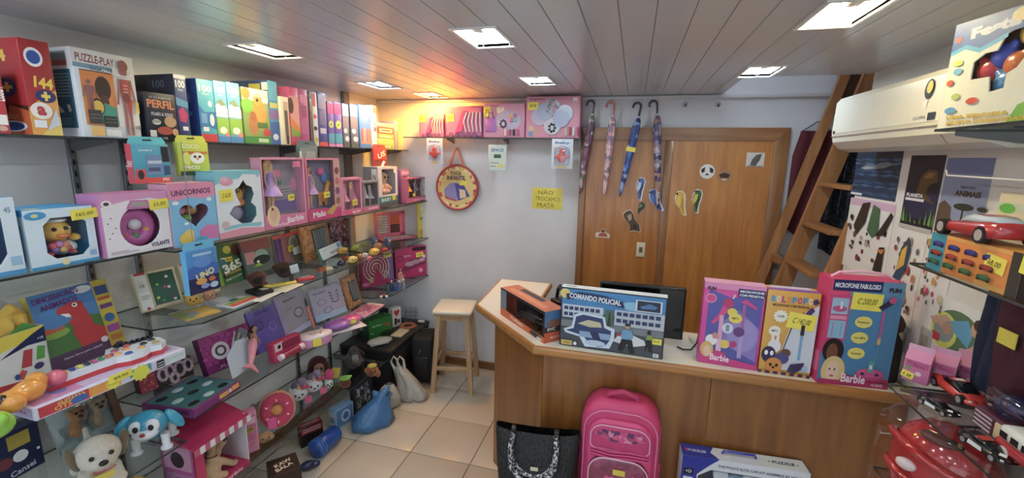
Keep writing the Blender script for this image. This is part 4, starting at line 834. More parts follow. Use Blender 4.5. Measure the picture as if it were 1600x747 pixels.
b, w, h = lbox('doll_box', 'purple box with diagonal pink straps behind the baby doll', 'doll box', 627, 642, 265, X2-.056, Z2, .06, '#8a5aa0', [('r', .05, .82, .95, .97, '#b08ac0'), ('p', [(.1, .4), (.35, .8), (.5, .8), (.25, .4)], '#2a2034'), ('p', [(.4, .3), (.75, .78), (.85, .78), (.55, .3)], '#d8c8e0'), ('p', [(.6, .2), (.95, .7), (.98, .6), (.7, .15)], '#3a2a48'), ('r', .15, .87, .85, .92, '#d8b8e0')], group=G3)
b, w, h = doll_box('low wide box with three small fashion dolls at the shelf end', 636, 670, 279, X2+.01, Z2, .06, '#b85a88', '#5a2c40', [(.22, .2, .74, '#6a3a24', '#d8a040'), (.5, .2, .74, '#3a2418', '#5a5a9a'), (.8, .2, .74, '#8a5a30', '#a89ab0')], [('r', 0, 0, 1, .16, '#c85a90'), ('r', .25, .05, .85, .11, '#e0a0c4')], hole=[(.06, .2), (.94, .2), (.94, .95), (.06, .95)])
price(b, .3, .3, w, .06, h, text='9', tw=.04, th=.025)
# ================================================================== THIRD SHELF AND BELOW, LEFT WALL
def lean(name, label, cat, z, a, b, yt, tilt, d, c, front=(), left=(), top=(), group=None):
    w, h, loc, yaw = ST(z, a, b, yt, tilt); return carton(name, label, cat, w, d, h, c, loc, yaw, front, left, (), top, tilt, group), w, h
def flat(name, label, cat, z, a, b, d, t, c, top=(), front=(), left=(), group=None):
    """lies on level z; a, b are the front corners"""
    A, B = onz(*a, z), onz(*b, z); v = B-A; return carton(name, label, cat, v.length, d, t, c, tuple((A+B)/2), math.atan2(v.y, v.x), front, left, (), top, 0, group), v.length
CREAMW = wood('pale_toy_wood', '#d8c094', '#ecdcb4', 1, .5, 2)
for k, (a, b, yt, l_) in enumerate((((222.5, 491), (288, 473), 431, 'wooden peg puzzle with dark green picture at the shelf end'), ((296, 471), (346, 456), 415, 'second wooden peg puzzle half behind the hanging blue card pack'))):
    o, w, h = lean('peg_puzzle', l_, 'puzzle', Z3+.001, a, b, yt, .28, .014, CREAMW, [('r', .04, .05, .3, .97, '#e6e2dc'), ('r', .05, .94, .29, 1.0, '#c8202c'), ('t', '10', .17, .66, .1, .07, '#5a5a5a'), ('r', .08, .36, .27, .375, '#8a8a8a'), ('r', .08, .40, .27, .415, '#8a8a8a'), ('r', .08, .32, .24, .335, '#8a8a8a'), ('e', .17, .07, .04, .04, '#c83030'), ('r', .33, .1, .93, .94, '#1f5a4a')], group='wooden peg puzzles')
    for i, (u, v, c_) in enumerate(((.75, .78, '#e8e4dc'), (.66, .52, '#c84a44'), (.75, .5, '#e8d8d8'), (.5, .62, '#6ac24a'), (.44, .28, '#c8d83a'), (.8, .22, '#8a3a3a'), (.55, .18, '#4aa05a'), (.82, .16, '#dfe4e0'))):
        MB().ball(((u-.5)*w, 0, v*h), (.045*w, .006, .04*h), gloss(c_), 10, 6).build('puzzle_piece', o)
    fr = MB()
    for q in (((.31, .06), (.33, .96)), ((.93, .06), (.97, .96)), ((.31, .94), (.97, .985)), ((.31, .04), (.97, .09))): fr.box(((q[0][0]-.5)*w, -.008, q[0][1]*h), ((q[1][0]-.5)*w, 0, q[1][1]*h), CREAMW)
    fr.build('frame', o)
o, w, h = hang('toy_pack', 'blue card game pack with sea animals hanging above the peg puzzles', 292, 341, 376, 457, XS+.038, '#3a86c8', [('r', 0, 0, 1, .36, '#2a2a58'), ('p', [(0, .36), (1, .36), (1, .62), (.5, .7), (0, .6)], '#3a6ac0'), ('e', .5, .72, .3, .14, '#5a94dc'), ('t', 'UNO', .55, .42, .62, .16, '#f0e08a', .25, .04), ('e', .4, .26, .18, .07, '#e0a040'), ('e', .75, .27, .12, .06, '#c86a3a'), ('e', .8, .12, .14, .07, '#b8d4ec'), ('e', .5, .14, .14, .06, '#8a9ad4'), ('r', .2, .86, .8, .92, '#a8d0ec')], .03, '#6ac0e8', [('r', 0, 0, 1, 1, '#58b4e4')])
o.location.z -= 0
lean('activity_book', 'green 365 activity book with big white numbers', 'book', Z3+.001, (346, 449), (388, 437), 386, .22, .02, '#3a6a3c', [('r', 0, 0, .12, 1, '#7aa03a'), ('e', .5, .84, .14, .1, '#c8c03a'), ('e', .82, .8, .18, .16, '#5a2a2a'), ('e', .28, .62, .1, .05, '#e8e8e4'), ('e', .25, .5, .16, .14, '#3a7a8a'), ('t', '365', .56, .42, .72, .24, '#f2f2ee', .2, .05), ('r', .36, .55, .62, .66, '#e8d030'), ('t', '200 em', .49, .605, .2, .05, '#3a3a1a'), ('p', [(.16, .16), (.9, .3), (.9, .38), (.16, .24)], '#1c1c1c'), ('t', 'ATIVIDADES', .53, .27, .62, .06, '#e8c83a', .16), ('t', 'PARA COLORIR', .52, .14, .6, .045, '#e4e8d8', .16)])
lean('activity_book', 'dark picture book with a black faced bird beside the 365 book', 'book', Z3+.001, (390, 440), (432, 427), 380, .2, .02, '#5a6a64', [('r', 0, .72, 1, 1, '#8a4a50'), ('r', .05, .4, .4, .7, '#c08a98'), ('e', .62, .58, .24, .14, '#8ab0ac'), ('e', .6, .45, .32, .12, '#1c2c2c'), ('e', .45, .42, .05, .03, '#f0f0ec'), ('p', [(.25, .3), (.6, .3), (.45, .4)], '#8ac040'), ('r', 0, 0, 1, .14, '#3a4444')])
o, w, h = lean('bead_pack', 'hanging pack of coloured beads and cords with yellow tag', 'toy pack', Z3+.001, (434, 421), (473, 407), 371, .12, .012, '#8a7a80', [('r', .02, .1, .3, .96, '#4a3a7a'), ('r', .12, .1, .2, .96, '#7a4a94'), ('r', .3, .1, .55, .96, '#a86a6a'), ('r', 0, .9, 1, 1, '#c84a5a'), ('e', .75, .62, .2, .28, '#c0b8ac'), ('e', .75, .62, .13, .2, '#98908a'), ('e', .85, .2, .12, .1, '#8a9a4a')])
price(o, .62, .5, w, .012, h, text='15,90', tw=.06, th=.04)
MB().box((.1*w, -.02, .28*h), (.42*w, -.016, .52*h), col('#dfe4e8', .3), bev=.004).build('paper_card', o)
BRF = wood('brown_board', '#8f5a2a', '#b87a40', 1.4, .5, 2)
def chime(label, z, a, b, yt, tilt):
    o, w, h = lean('pencil_board', label, 'pencil set', z, a, b, yt, tilt, .012, BRF, [('r', .06, .05, .94, .95, busy(['#a8703a', '#c08850', '#8a5a2c', '#b87a44'], 60))])
    MB().box((-.12*w, -.002, .18*h), (.32*w, 0, .8*h), '#2a2c30').build('backing', o)
    for i in range(6): MB().cyl(((-.08+.075*i)*w, -.006, .22*h), ((-.08+.075*i)*w, -.006, .78*h), .005*w/.1*.6, col('#7c8286', .35, .5), n=8).build('pencil', o)
    return o, w, h
chime('brown board with a row of grey pencils on the third shelf', Z3+.001, (478, 412), (521, 394), 353, .16)
lean('pattern_box', 'dark pink leopard patterned box under the boxed dolls', 'box', Z3+.001, (519, 391), (556, 377), 340, .06, .05, busy(['#3a2028', '#8a5a6c', '#6a3a4c', '#a8788a', '#2c181e'], 45))
o, w, h = lean('name_plate_box', 'white box with black printed word leaning beside the pencil board', 'box', Z3+.001, (505, 409), (537, 393), 392, .35, .02, '#dfe2de', [('r', .8, .5, .95, .9, '#6a94c8'), ('t', 'COCODI', .62, .32, .46, .22, '#22242a', 0, .03), ('e', .2, .7, .06, .1, '#c8ccc8'), ('r', .2, .75, .6, .78, '#b8bcb8')], left=[('r', 0, 0, 1, 1, '#4a9a84')])
# small things lying on the third shelf
z = Z3+.001
flat('booklet', 'yellow picture booklet lying at the shelf corner', 'booklet', z+.0065, (292, 503), (346, 488), .14, .008, '#c89a3a', [('r', .3, .1, .95, .9, '#e0b84a'), ('e', .3, .5, .25, .3, '#9aa4ac'), ('p', [(0, 0), (.3, 0), (.2, 1), (0, 1)], '#8aa05a')], group='booklets at the shelf corner')
flat('booklet', 'lower booklet lying under the yellow one', 'booklet', z-.0, (262, 492), (290, 503), .12, .006, '#b8b4a8', [('r', .1, .1, .9, .9, '#a8b0a0')], group='booklets at the shelf corner')
flat('sweet_packet', 'white packet with green and red stripes on the third shelf', 'packet', z, (366, 483), (404, 468), .11, .012, '#e4e8e8', [('r', 0, 0, 1, .34, '#d8483a'), ('r', .05, .36, .95, .62, '#8ac040'), ('r', .4, .66, .7, .9, '#3a4a6a')])
flat('sweet_packet', 'pale plastic packet beside the striped one', 'packet', z, (322, 473), (352, 481), .09, .01, '#ccd6dc', [('r', .1, .2, .8, .8, '#e8ecee')])
def puff(name, label, cat, c, px, py, r, z, mats, parts=None, group=None, yaw=None):
    """small squeezable toy: one skin of merged balls plus its face; px,py where it rests, r radius"""
    P = onz(px, py, z); o = empty(name, label, cat, tuple(P), R(60) if yaw is None else yaw, group); m = MB()
    for (x_, y_, z_, a, b_, d_) in (parts or [(0, 0, .9, 1, 1, .9)]): m.ball((x_*r, y_*r, z_*r), (a*r, b_*r, d_*r), c)
    skin('body', m, mats, o, max(.003, r*.14), 2)
    f = MB(); t = (parts or [(0, 0, .9, 1, 1, .9)])[0]
    for s in (-1, 1): f.ball(((t[0]+s*.35*t[3])*r, (t[1]-.92*t[4])*r, (t[2]+.2*t[5])*r), (.12*r, .1*r, .14*r), '#1c1412', 8, 6)
    f.ball((t[0]*r, (t[1]-1.0*t[4])*r, (t[2]-.1*t[5])*r), (.16*r, .1*r, .1*r), '#5a2c1c', 8, 6); f.build('face', o)
    return o
puff('squeeze_toy', 'round yellow bear squeeze toy before the peg puzzles', 'squeeze toy', '#e8a82a', 302, 478, .034, z, gloss('#e8ac2c'), [(0, 0, 1, 1, .9, 1), (-.7, 0, 1.85, .3, .25, .35), (.7, 0, 1.85, .3, .25, .35), (1.0, .1, .5, .4, .4, .4)])
puff('squeeze_toy', 'orange piglet squeeze toy next to the yellow bear', 'squeeze toy', '#e09060', 328, 470, .028, z, gloss('#e2986a'), [(0, 0, 1, 1, .8, 1), (-.6, 0, 1.9, .3, .2, .4), (.6, 0, 1.9, .3, .2, .4)])
BR_ = fuzzy('#5c3014', .4)
for k, (px, py, r_, l_) in enumerate(((403, 450, .046, 'reddish brown plush gorilla head toy behind the black case'), (443, 434, .048, 'brown plush gorilla with a paper tag in front of the bead pack'))):
    o = puff('plush_gorilla', l_, 'plush toy', '#5c3014', px, py, r_, z, BR_ if k else fuzzy('#6e2e12', .4), [(0, 0, 1.2, 1, .9, 1), (-.95, .1, 1.5, .3, .25, .35), (.95, .1, 1.5, .3, .25, .35), (.3, .1, .4, .9, .7, .5)])
    MB().ball((-.1*r_, -.75*r_, 1.1*r_), (.62*r_, .45*r_, .55*r_), fuzzy('#2a160c', .3)).build('muzzle', o)
    if k: MB().box((.7*r_, -1.1*r_, .5*r_), (1.7*r_, -1.06*r_, 1.6*r_), col('#dfe4ea', .3), T=Matrix.Rotation(-.15, 4, 'Y'), bev=.001).build('paper_tag', o)
o, w = flat('toy_case', 'flat black plastic toy case with white label on the third shelf', 'toy case', z, (402, 464), (428, 457), .11, .02, '#17181a', [('r', .5, .2, .9, .6, '#c8ccd0')])
flat('white_card', 'white display card under the black case', 'card', z-.0005, (408, 472), (440, 457), .05, .001, '#e6e6e2')
o, w = flat('cream_box', 'cream card under the yellow tool toy', 'card', z-.0005, (446, 457), (476, 444), .09, .0012, '#e0d8c4')
m = MB(); P = onz(440, 447, z); t = empty('toy_tool', 'yellow plastic toy tools lying on the third shelf', 'toy tool', tuple(P), R(60)); YT = gloss('#e8cc1e')
m.box((-.07, -.01, .002), (.03, .012, .016), YT, bev=.005); m.cyl((.02, 0, .009), (.08, .0, .009), .011, YT, .009); m.ball((-.075, .004, .012), (.026, .02, .011), YT); m.build('handle', t)
MB().box((-.05, .018, .002), (.05, .034, .014), YT, bev=.005).build('second_tool', t)
m = MB(); P = onz(477, 438, z); t = empty('toy_phone', 'small red toy phone on the third shelf', 'toy phone', tuple(P), R(62)); m.box((-.05, -.022, 0), (.05, .022, .022), gloss('#d23038'), bev=.007); m.build('case', t); MB().box((-.035, -.014, .0222), (.035, .014, .024), '#8c98a4').build('screen', t)
t = empty('eraser', 'orange and cream wedge eraser on the third shelf', 'eraser', tuple(onz(508, 422, z)), R(66)); MB().prism([(-.05, 0), (.0, 0), (.0, .022), (-.042, .018)], -.018, .018, '#c85a28').build('orange_half', t); MB().prism([(0, 0), (.05, 0), (.04, .018), (0, .022)], -.018, .018, '#e8dcb8').build('cream_half', t)
GS = 'squeeze toys heaped on the third shelf'
for (px, py, r_, c_, l_) in ((536, 397, .034, '#e0a822', 'mustard yellow banana squeeze toy'), (556, 392, .034, '#b8b830', 'olive green squeeze toy near the corner'), (571, 386, .026, '#9aa83a', 'small green squeeze toy at the back of the heap'), (585, 399, .036, '#f0c030', 'bright yellow squeeze toy at the front edge'), (590, 388, .03, '#e8a06a', 'peach squeeze toy behind the bright yellow one'),
                          (601, 394, .024, '#c83a34', 'red squeeze toy at the right end of the heap'), (551, 411, .032, '#e8c45a', 'pale yellow squeeze toy with a face at the front'), (541, 408, .026, '#b03a2a', 'dark red squeeze toy left of the heap'), (534, 416, .026, '#2c3052', 'navy squeeze toy with white eyes'), (570, 402, .022, '#e6e2dc', 'white squeeze toy in the middle of the heap'),
                          (577, 407, .02, '#e06a70', 'pink squeeze toy before the white one'), (562, 403, .02, '#d88850', 'orange squeeze toy with pink ears')):
    puff('squeeze_toy', l_, 'squeeze toy', c_, px, py, r_, z, gloss(c_), [(0, 0, .8, 1.1, .8, .8), (.7, .1, .9, .5, .5, .5), (-.7, .1, .6, .5, .5, .5)], GS)
for px, l_ in ((585, 'small blue helmet figure beside the pink laptop'), (606, 'small blue pot figure before the pink laptop')):
    t = empty('mini_figure', l_, 'figure', tuple(onz(px, 383, Z3-.005)), R(70)); MB().lathe([(.018, 0), (.024, .012), (.02, .026), (.026, .04), (.027, .055), (.016, .068), (0, .07)], gloss('#5a74b0'), 14).build('body', t); MB().box((-.012, -.028, .03), (.012, -.02, .048), '#c8a878', bev=.003).build('face', t)
# pink toy laptop / play house
A, B = onz(600, 378, Z3-.005), onz(654, 371, Z3-.005); v = B-A; w = v.length; PK = gloss('#e8708c')
t = empty('toy_laptop', 'pink plastic folding toy house standing open like a laptop', 'toy', tuple((A+B)/2), math.atan2(v.y, v.x)); h = .24
MB().box((-w/2, 0, 0), (w/2, .16, .012), PK, bev=.004).build('base', t); MB().box((-w*.38, .03, .012), (w*.3, .12, .016), col('#e4c8c4')).build('floor_mat', t)
m = MB()
for a, b_ in (((-w/2, .16, 0), (w/2, .175, .04)), ((-w/2, .16, h-.03), (w/2, .175, h)), ((-w/2, .16, 0), (-w/2+.03, .175, h)), ((w/2-.10, .16, 0), (w/2, .175, h)), ((-.045, .16, 0), (-.02, .175, h))): m.box(a, b_, PK, bev=.003)
m.build('back_panel', t)
for i in range(7): MB().box((-w/2+.03, .163, .05+i*.024), (-.045, .170, .058+i*.024), '#f0d8d4').build('slat', t)
MB().box((-.02, .165, .04), (w/2-.10, .172, .12), '#6a3a3a').build('window', t); MB().box((-.02, .165, .12), (w/2-.10, .172, h-.03), gloss('#e0603a')).build('upper_window', t)
lean('toy_card', 'narrow yellow carded toy standing at the far shelf end', 'toy pack', Z3-.005, (655, 372), (668, 367), 318, 0, .02, '#d8c83a', [('e', .5, .85, .3, .1, '#e8e4d0'), ('r', .2, .52, .7, .58, '#3a3a2a'), ('e', .4, .15, .3, .08, '#d88a2a'), ('r', .3, .6, .9, .72, '#f0e8b0')])
# corner shelf with two magenta boxes
MG = '#b01c5c'
o, w, h = lean('game_box', 'dark magenta game box with a grey ring maze', 'game box', ZT+.001, (567, 452), (616, 441), 396, .05, .05, MG, [('r', .85, .1, .99, .9, '#7a68a8')])
for k, r_ in enumerate((.13, .22, .31, .40)):
    pts = [((-.05+r_*math.cos(R(a)))*w, -.004, (.52+r_*math.sin(R(a))*w/h)*h) for a in range(-60, 250, 14)]
    MB().tube(pts, .006, col('#b8b0a8', .4), n=6).build('maze_ring', o)
MB().ball((-.05*w, -.002, .52*h), (.09*w, .006, .09*w), '#a85a5a').build('maze_centre', o)
for i in range(3): MB().box(((.18+.07*i)*w, -.006, .15*h), ((.2+.07*i)*w, 0, (.4+.1*i)*h), '#c4bcc0').build('maze_bar', o)
price(o, .82, .84, w, .05, h, text='95', tw=.075, th=.05); art(o, [('e', .28, .2, .07, .1, '#c8a070'), ('e', .3, .3, .05, .05, '#6a3a2a'), ('e', .1, .1, .12, .05, '#d070a0')], w, .05, h)
o, w, h = lean('game_box', 'bright magenta jewellery game box against the back wall', 'game box', ZT+.001, (619, 437), (667, 430), 389, .04, .06, '#c81c6c', [('r', .55, .86, .98, .98, '#3a1c34'), ('e', .15, .66, .1, .1, '#8a2a5a'), ('e', .15, .66, .07, .07, '#c8388a'), ('t', 'Barbie', .38, .72, .2, .08, '#f0c0d8', .1), ('p', [(.2, .3), (.45, .6), (.95, .66), (.98, .4), (.6, .3), (.3, .2)], '#8a2a5c'), ('e', .45, .45, .16, .08, '#c89ab0'), ('e', .65, .5, .14, .07, '#b890a8'), ('e', .85, .54, .1, .06, '#d0a8bc'), ('e', .8, .2, .07, .07, '#e0a0c4'), ('t', 'Joias', .18, .08, .2, .06, '#f0b8d4'), ('r', .88, .6, .97, .7, '#e8e0e4')], left=[('r', 0, 0, 1, 1, '#8a1450')])
price(o, .78, .72, w, .06, h, text='120', tw=.07, th=.045)
P = onz(626, 449, ZT+.001); t = empty('small_doll', 'small brown haired doll standing before the magenta boxes', 'doll', tuple(P), R(65)); doll(t, 0, 0, 0, .17, '#3a2014', '#a88a78')
for i, (px, py) in enumerate(((606, 458), (612, 455), (618, 455), (624, 455), (631, 452))):
    t = empty('mini_bottle', ('green', 'dark blue', 'blue', 'white based', 'pale blue')[i]+' mini bottle in the row on the corner shelf', 'bottle', tuple(onz(px, py, ZT+.001)), group='mini bottles')
    MB().lathe([(.012, 0), (.014, .03), (.012, .05), (.006, .062), (.006, .08), (0, .082)], gloss(('#3a6a5a', '#2a3a78', '#3a5a94', '#4a6aa0', '#7a9ac0')[i]), 10).build('glass', t); MB().cyl((0, 0, .078), (0, 0, .092), .008, ('#22282c', '#d8d8d8', '#1c2240', '#e8e8e8', '#dfe2e4')[i], n=8).build('cap', t)
t = empty('flower_toy', 'black and white flower shaped toy at the corner shelf edge', 'toy', tuple(onz(600, 465, ZT+.001)), R(60))
for i in range(6): MB().ball((.022*math.cos(i*1.047), .022*math.sin(i*1.047), .012), (.014, .014, .01), '#e6e6e2' if i % 2 else '#24201e', 8, 6).build('petal', t)
MB().ball((0, 0, .02), .011, '#b03a3a').build('centre', t)

# ------------------------------------------------------------------ fourth shelf
z = Z4+.001
o, w, h = lean('craft_box', 'quilted magenta bracelet making box tilted on the fourth shelf', 'craft box', z, (327, 592), (403, 559), 536, .34, .05, '#a01c78', [('e', .34, .52, .17, .24, '#e9dfe6'), ('e', .34, .52, .11, .15, '#5a4a54'), ('e', .34, .52, .065, .09, '#ece4ea'), ('p', [(.5, .4), (.82, .95), (.95, .8), (.95, .38), (.72, .28)], '#8a8f98'), ('r', 0, 0, 1, .2, '#8a1a74'), ('t', 'PULSEIRAS', .55, .1, .6, .1, '#e0a8d4', .02), ('e', .16, .82, .1, .12, '#b83a94'), ('e', .9, .16, .08, .14, '#c89078'), ('e', .9, .28, .06, .08, '#3a2018')], left=[('r', 0, 0, 1, 1, '#5c1250')])
for i in range(4): MB().cyl(((.03+.075*i)*w, -.004, .42*h), ((.2+.075*i)*w, -.004, (.88-.09*i)*h), .005, ('#c8d0d0', '#d8c8a0', '#a8b8c0', '#d0b8a0')[i], n=7).build('charm_string', o)
qm = MB()
for i in range(8):
    for j in range(6):
        u, v = (i+.5*(j % 2)+.3)/8.4, (j+.7)/6.6
        if (u-.34)**2*2+(v-.52)**2 > .085 and not (u > .5 and .28 < v < .95 and u-.5 > (v-.4)*.45) and v > .22: qm.ball(((u-.5)*w, 0, v*h), (.058*w, .004, .07*h), col('#b02a8a', .4), 8, 5)
qm.build('quilting', o)['kind'] = 'stuff'
def notebook(label, a, b, yt, c, cover, coil='#c8c8cc', d=.02):
    o, w, h = lean('spiral_notebook', label, 'notebook', z, a, b, yt, .3, d, c, cover)
    for i in range(11): MB().tube([((-.44+.088*i)*w+.5*.01*math.cos(q*.785), d*.5+d*.8*math.cos(q*.785), h+d*.5*math.sin(q*.785)) for q in range(8)], .0024, col(coil, .3, .6), n=5, closed=True).build('coil', o)
    return o, w, h
notebook('purple spiral diary with two dotted circles', (405, 556), (447, 535), 492, '#6a58b4', [('t', 'Super Style', .5, .9, .5, .06, '#2a2058', .03)]+[('e', .3+.12*math.cos(i*.45), .62+.1*math.sin(i*.45), .014, .012, '#2c2454') for i in range(14)]+[('e', .72+.11*math.cos(i*.45), .5+.1*math.sin(i*.45), .013, .011, '#d0c8ec') for i in range(14)]+[('e', random.random(), random.random()*.4, .012, .01, '#c8c0f0') for i in range(12)])
notebook('grey spiral jewellery notebook with printed bracelets', (449, 531), (491, 507), 468, '#a8a0ac', [('r', 0, 0, .12, 1, '#a894d0'), ('t', 'Amuleto', .45, .84, .45, .06, '#4a4650', .02), ('e', .62, .45, .16, .12, '#5a5660'), ('e', .62, .45, .13, .095, '#b8b0bc'), ('e', .85, .12, .06, .05, '#4a4a54'), ('e', .35, .62, .1, .015, '#8a8490'), ('p', [(.12, 0), (1, 0), (1, .15), (.12, .1)], '#b8c0e0')])
notebook('pale spiral jewellery notebook with rings drawn on it', (495, 506), (543, 487), 457, '#b4acc4', [('p', [(0, 0), (1, 0), (1, .16), (0, .2)], '#a8c4e8'), ('t', 'Amuleto', .3, .86, .4, .06, '#4a4650', .02)]+[('e', .72, .78-.1*i, .16-.01*i, .06, '#6a6470') for i in range(4)]+[('e', .72, .8-.1*i, .13-.01*i, .05, '#b4acc4') for i in range(4)]+[('e', .3, .55, .14, .1, '#7a7484'), ('e', .3, .55, .12, .085, '#b4acc4'), ('e', .42, .26, .13, .1, '#6a6474'), ('e', .42, .26, .11, .085, '#b0b0d0')])
t = empty('pen', 'coral pen leaning between the two jewellery notebooks', 'pen', tuple(onz(491, 513, z))); A = onz(491, 513, z); B = onx(476, 466, A.x-.05); d_ = B-A; MB().cyl((0, 0, .006), tuple(d_*.75), .010, gloss('#e88068'), n=10).build('barrel', t); MB().cyl(tuple(d_*.75), tuple(d_), .010, gloss('#3a3a40'), .006, n=10).build('cap', t)
chime('brown board with grey pencils at the end of the fourth shelf', z, (546, 486), (567, 474), 436, .25)
flat('craft_pack', 'flat clear pink pack at the end of the fourth shelf', 'craft pack', z, (571, 497), (601, 478), .15, .012, '#d894b4', [('r', .08, .1, .9, .9, busy(['#d88ab0', '#c8688f', '#e8b4cc', '#b8587f'], 50)), ('r', .9, .1, 1, .9, '#e8e0e4')], left=[('r', 0, 0, 1, 1, '#e0c8d4')])
t = empty('vanity_toy', 'purple and pink shell shaped vanity toy in a clear pack', 'toy', tuple(onz(535, 512, z)), R(60)); MB().ball((-.03, 0, .033), (.1, .07, .03), gloss('#9a58b8'), 18, 8).build('purple_shell', t); MB().ball((.06, .03, .034), (.09, .06, .03), gloss('#e0509a'), 18, 8).build('pink_shell', t); MB().box((-.12, -.08, 0), (.14, .09, .002), '#e6dce4').build('card', t); MB().box((.03, -.05, .05), (.07, -.048, .085), '#f0e020', bev=.002, T=Matrix.Rotation(.3, 4, 'X')).build('price_tag', t)
t = empty('oval_tin', 'oval pale pink tin with a yellow tag on the fourth shelf', 'tin', tuple(onz(492, 537, z)), R(58)); T_ = Matrix.Diagonal((1, .55, 1, 1))
MB().lathe([(.1, 0), (.105, .01), (.105, .045), (.1, .05)], col('#d88ab8', .3), 26, T=T_).build('tin', t); MB().lathe([(.108, .05), (.108, .062), (.1, .068), (0, .07)], col('#e8d4dc', .3), 26, T=T_).build('lid', t)
lm = MB()
for i in range(7): lm.ball((-.03+.012*i, -.01*(i % 3), .0705), (.006, .009, .001), '#4a7a3a' if i % 2 else '#c85a8a', 6, 4)
lm.build('flower_print', t); MB().box((-.03, -.062, .005), (.02, -.06, .055), '#f0e01a', bev=.002).build('price_tag', t)
o, w, h = lean('hair_toy_box', 'pink and white box with a rolled toy near the oval tin', 'toy box', z, (431, 570), (473, 549), 540, .1, .05, '#c02858', [('r', .05, .55, .35, .95, '#d8c0c4'), ('r', .3, .5, .95, .9, '#8a1c40'), ('e', .2, .75, .06, .1, '#2a1a1c')])
MB().cyl((-.42*w, -.018, .25*h), (.46*w, -.018, .33*h), .018, col('#eac8d4', .3)).build('roll', o); MB().cyl((-.3*w, -.0183, .263*h), (.3*w, -.0183, .316*h), .0183, col('#a01c44', .3)).build('print_band', o)
# teal make-up palette
A, B, C_ = onz(304, 654, z), onz(376, 606, z), onz(257, 627, z); v = B-A; w = v.length; ya = math.atan2(v.y, v.x); dpt = (C_-A).length
o = carton('makeup_palette', 'purple framed teal make-up palette lying on the fourth shelf', 'make-up set', w, dpt, .04, '#7a2470', tuple((A+B)/2), ya, [('r', .52, .25, .72, .8, '#e0a83a'), ('r', .8, .3, .97, .9, '#e8a040'), ('r', .73, .3, .79, .8, '#e4dce0')], [('r', .1, .3, .9, .7, '#5a1a54')], (), [('r', .03, .05, .97, .95, '#3a7a7c')])
for i in range(9):
    u, vv = ((i % 3)+.6)/3.3-.5, ((i//3)+.55)/3.2
    MB().ball((u*w, vv*dpt, .041), (.1*w, .07*dpt, .004), col('#16191c', .3) if i % 2 == 0 else col('#c4d2d2', .3), 12, 6).build('powder_pan', o)
o, w, h = lean('bead_box', 'red spotted box with pearl bracelets on a dark panel', 'craft box', z, (222, 620), (304, 588), 588, .2, .06, '#5a2434', [('r', 0, 0, .3, 1, '#a83244'), ('r', .3, 0, 1, 1, '#3c3034')]+[('e', .05+.24*random.random(), random.random(), .02, .04, '#d8707c') for i in range(16)])
for k, (cu, cv, r_) in enumerate(((.42, .55, .14), (.56, .6, .14), (.75, .55, .17), (.92, .6, .14), (.62, .22, .12))):
    bm_ = MB()
    for i in range(14): bm_.ball(((cu-.5+r_*.55*math.cos(i*.449))*w, -.005, (cv+r_*2*math.sin(i*.449))*h), .0085, col('#c8a8b4', .3), 7, 5)
    bm_.build('pearl_bracelet', o)
# mermaid doll on its card
A = onz(378, 604, z); B = onz(416, 576, z); v = B-A; t = empty('mermaid_doll', 'brown haired mermaid doll with pink tail lying on a card', 'doll', tuple((A+B)/2+Vector((0, 0, .062))), math.atan2(v.y, v.x))
L = v.length; MB().prism([(-.5*L, .0), (-.3*L, .11), (.2*L, .16), (.55*L, .15), (.45*L, .05), (.2*L, .0)], .05, .053, col('#c8d0dc', .3), T=Matrix.Rotation(-.5, 4, 'X')).build('card', t)
TT = Matrix.Rotation(-.45, 4, 'X') @ Matrix.Rotation(.75, 4, 'Y'); k = .25
m = MB(); m.ball((0, .02, k*.9), (k*.06, k*.06, k*.075), SKIN, T=TT); m.cyl((0, .02, k*.8), (0, .02, k*.86), k*.022, SKIN, T=TT); m.ball((0, .02, k*.7), (k*.075, k*.05, k*.12), SKIN, T=TT); m.cyl((k*.07, .02, k*.76), (k*.12, .0, k*.55), k*.022, SKIN, T=TT); m.cyl((-k*.07, .02, k*.76), (-k*.12, .0, k*.55), k*.022, SKIN, T=TT); bd = skin('body', m, '#b07a5c', t, .005, 2)
MB().lathe([(.0, .05*k), (k*.05, .1*k), (k*.085, .35*k), (k*.1, .52*k), (k*.07, .64*k)], gloss('#ea8c9c'), 14, T=TT @ Matrix.Translation((0, .02, 0))).prism([(-k*.22, -.06*k), (0, .12*k), (k*.22, -.06*k), (0, -.0*k)], .015, .025, gloss('#ea8c9c'), T=TT).build('tail', bd)
m = MB(); m.ball((0, .028, k*.93), (k*.085, k*.065, k*.07), '#2c160e', T=TT); m.ball((.0, .04, k*.8), (k*.1, k*.04, k*.13), '#2c160e', T=TT); m.build('hair', bd)
# ================================================================== NEAR LEFT SHELVES (toy guitar, toy dogs)
z = ZA+.001
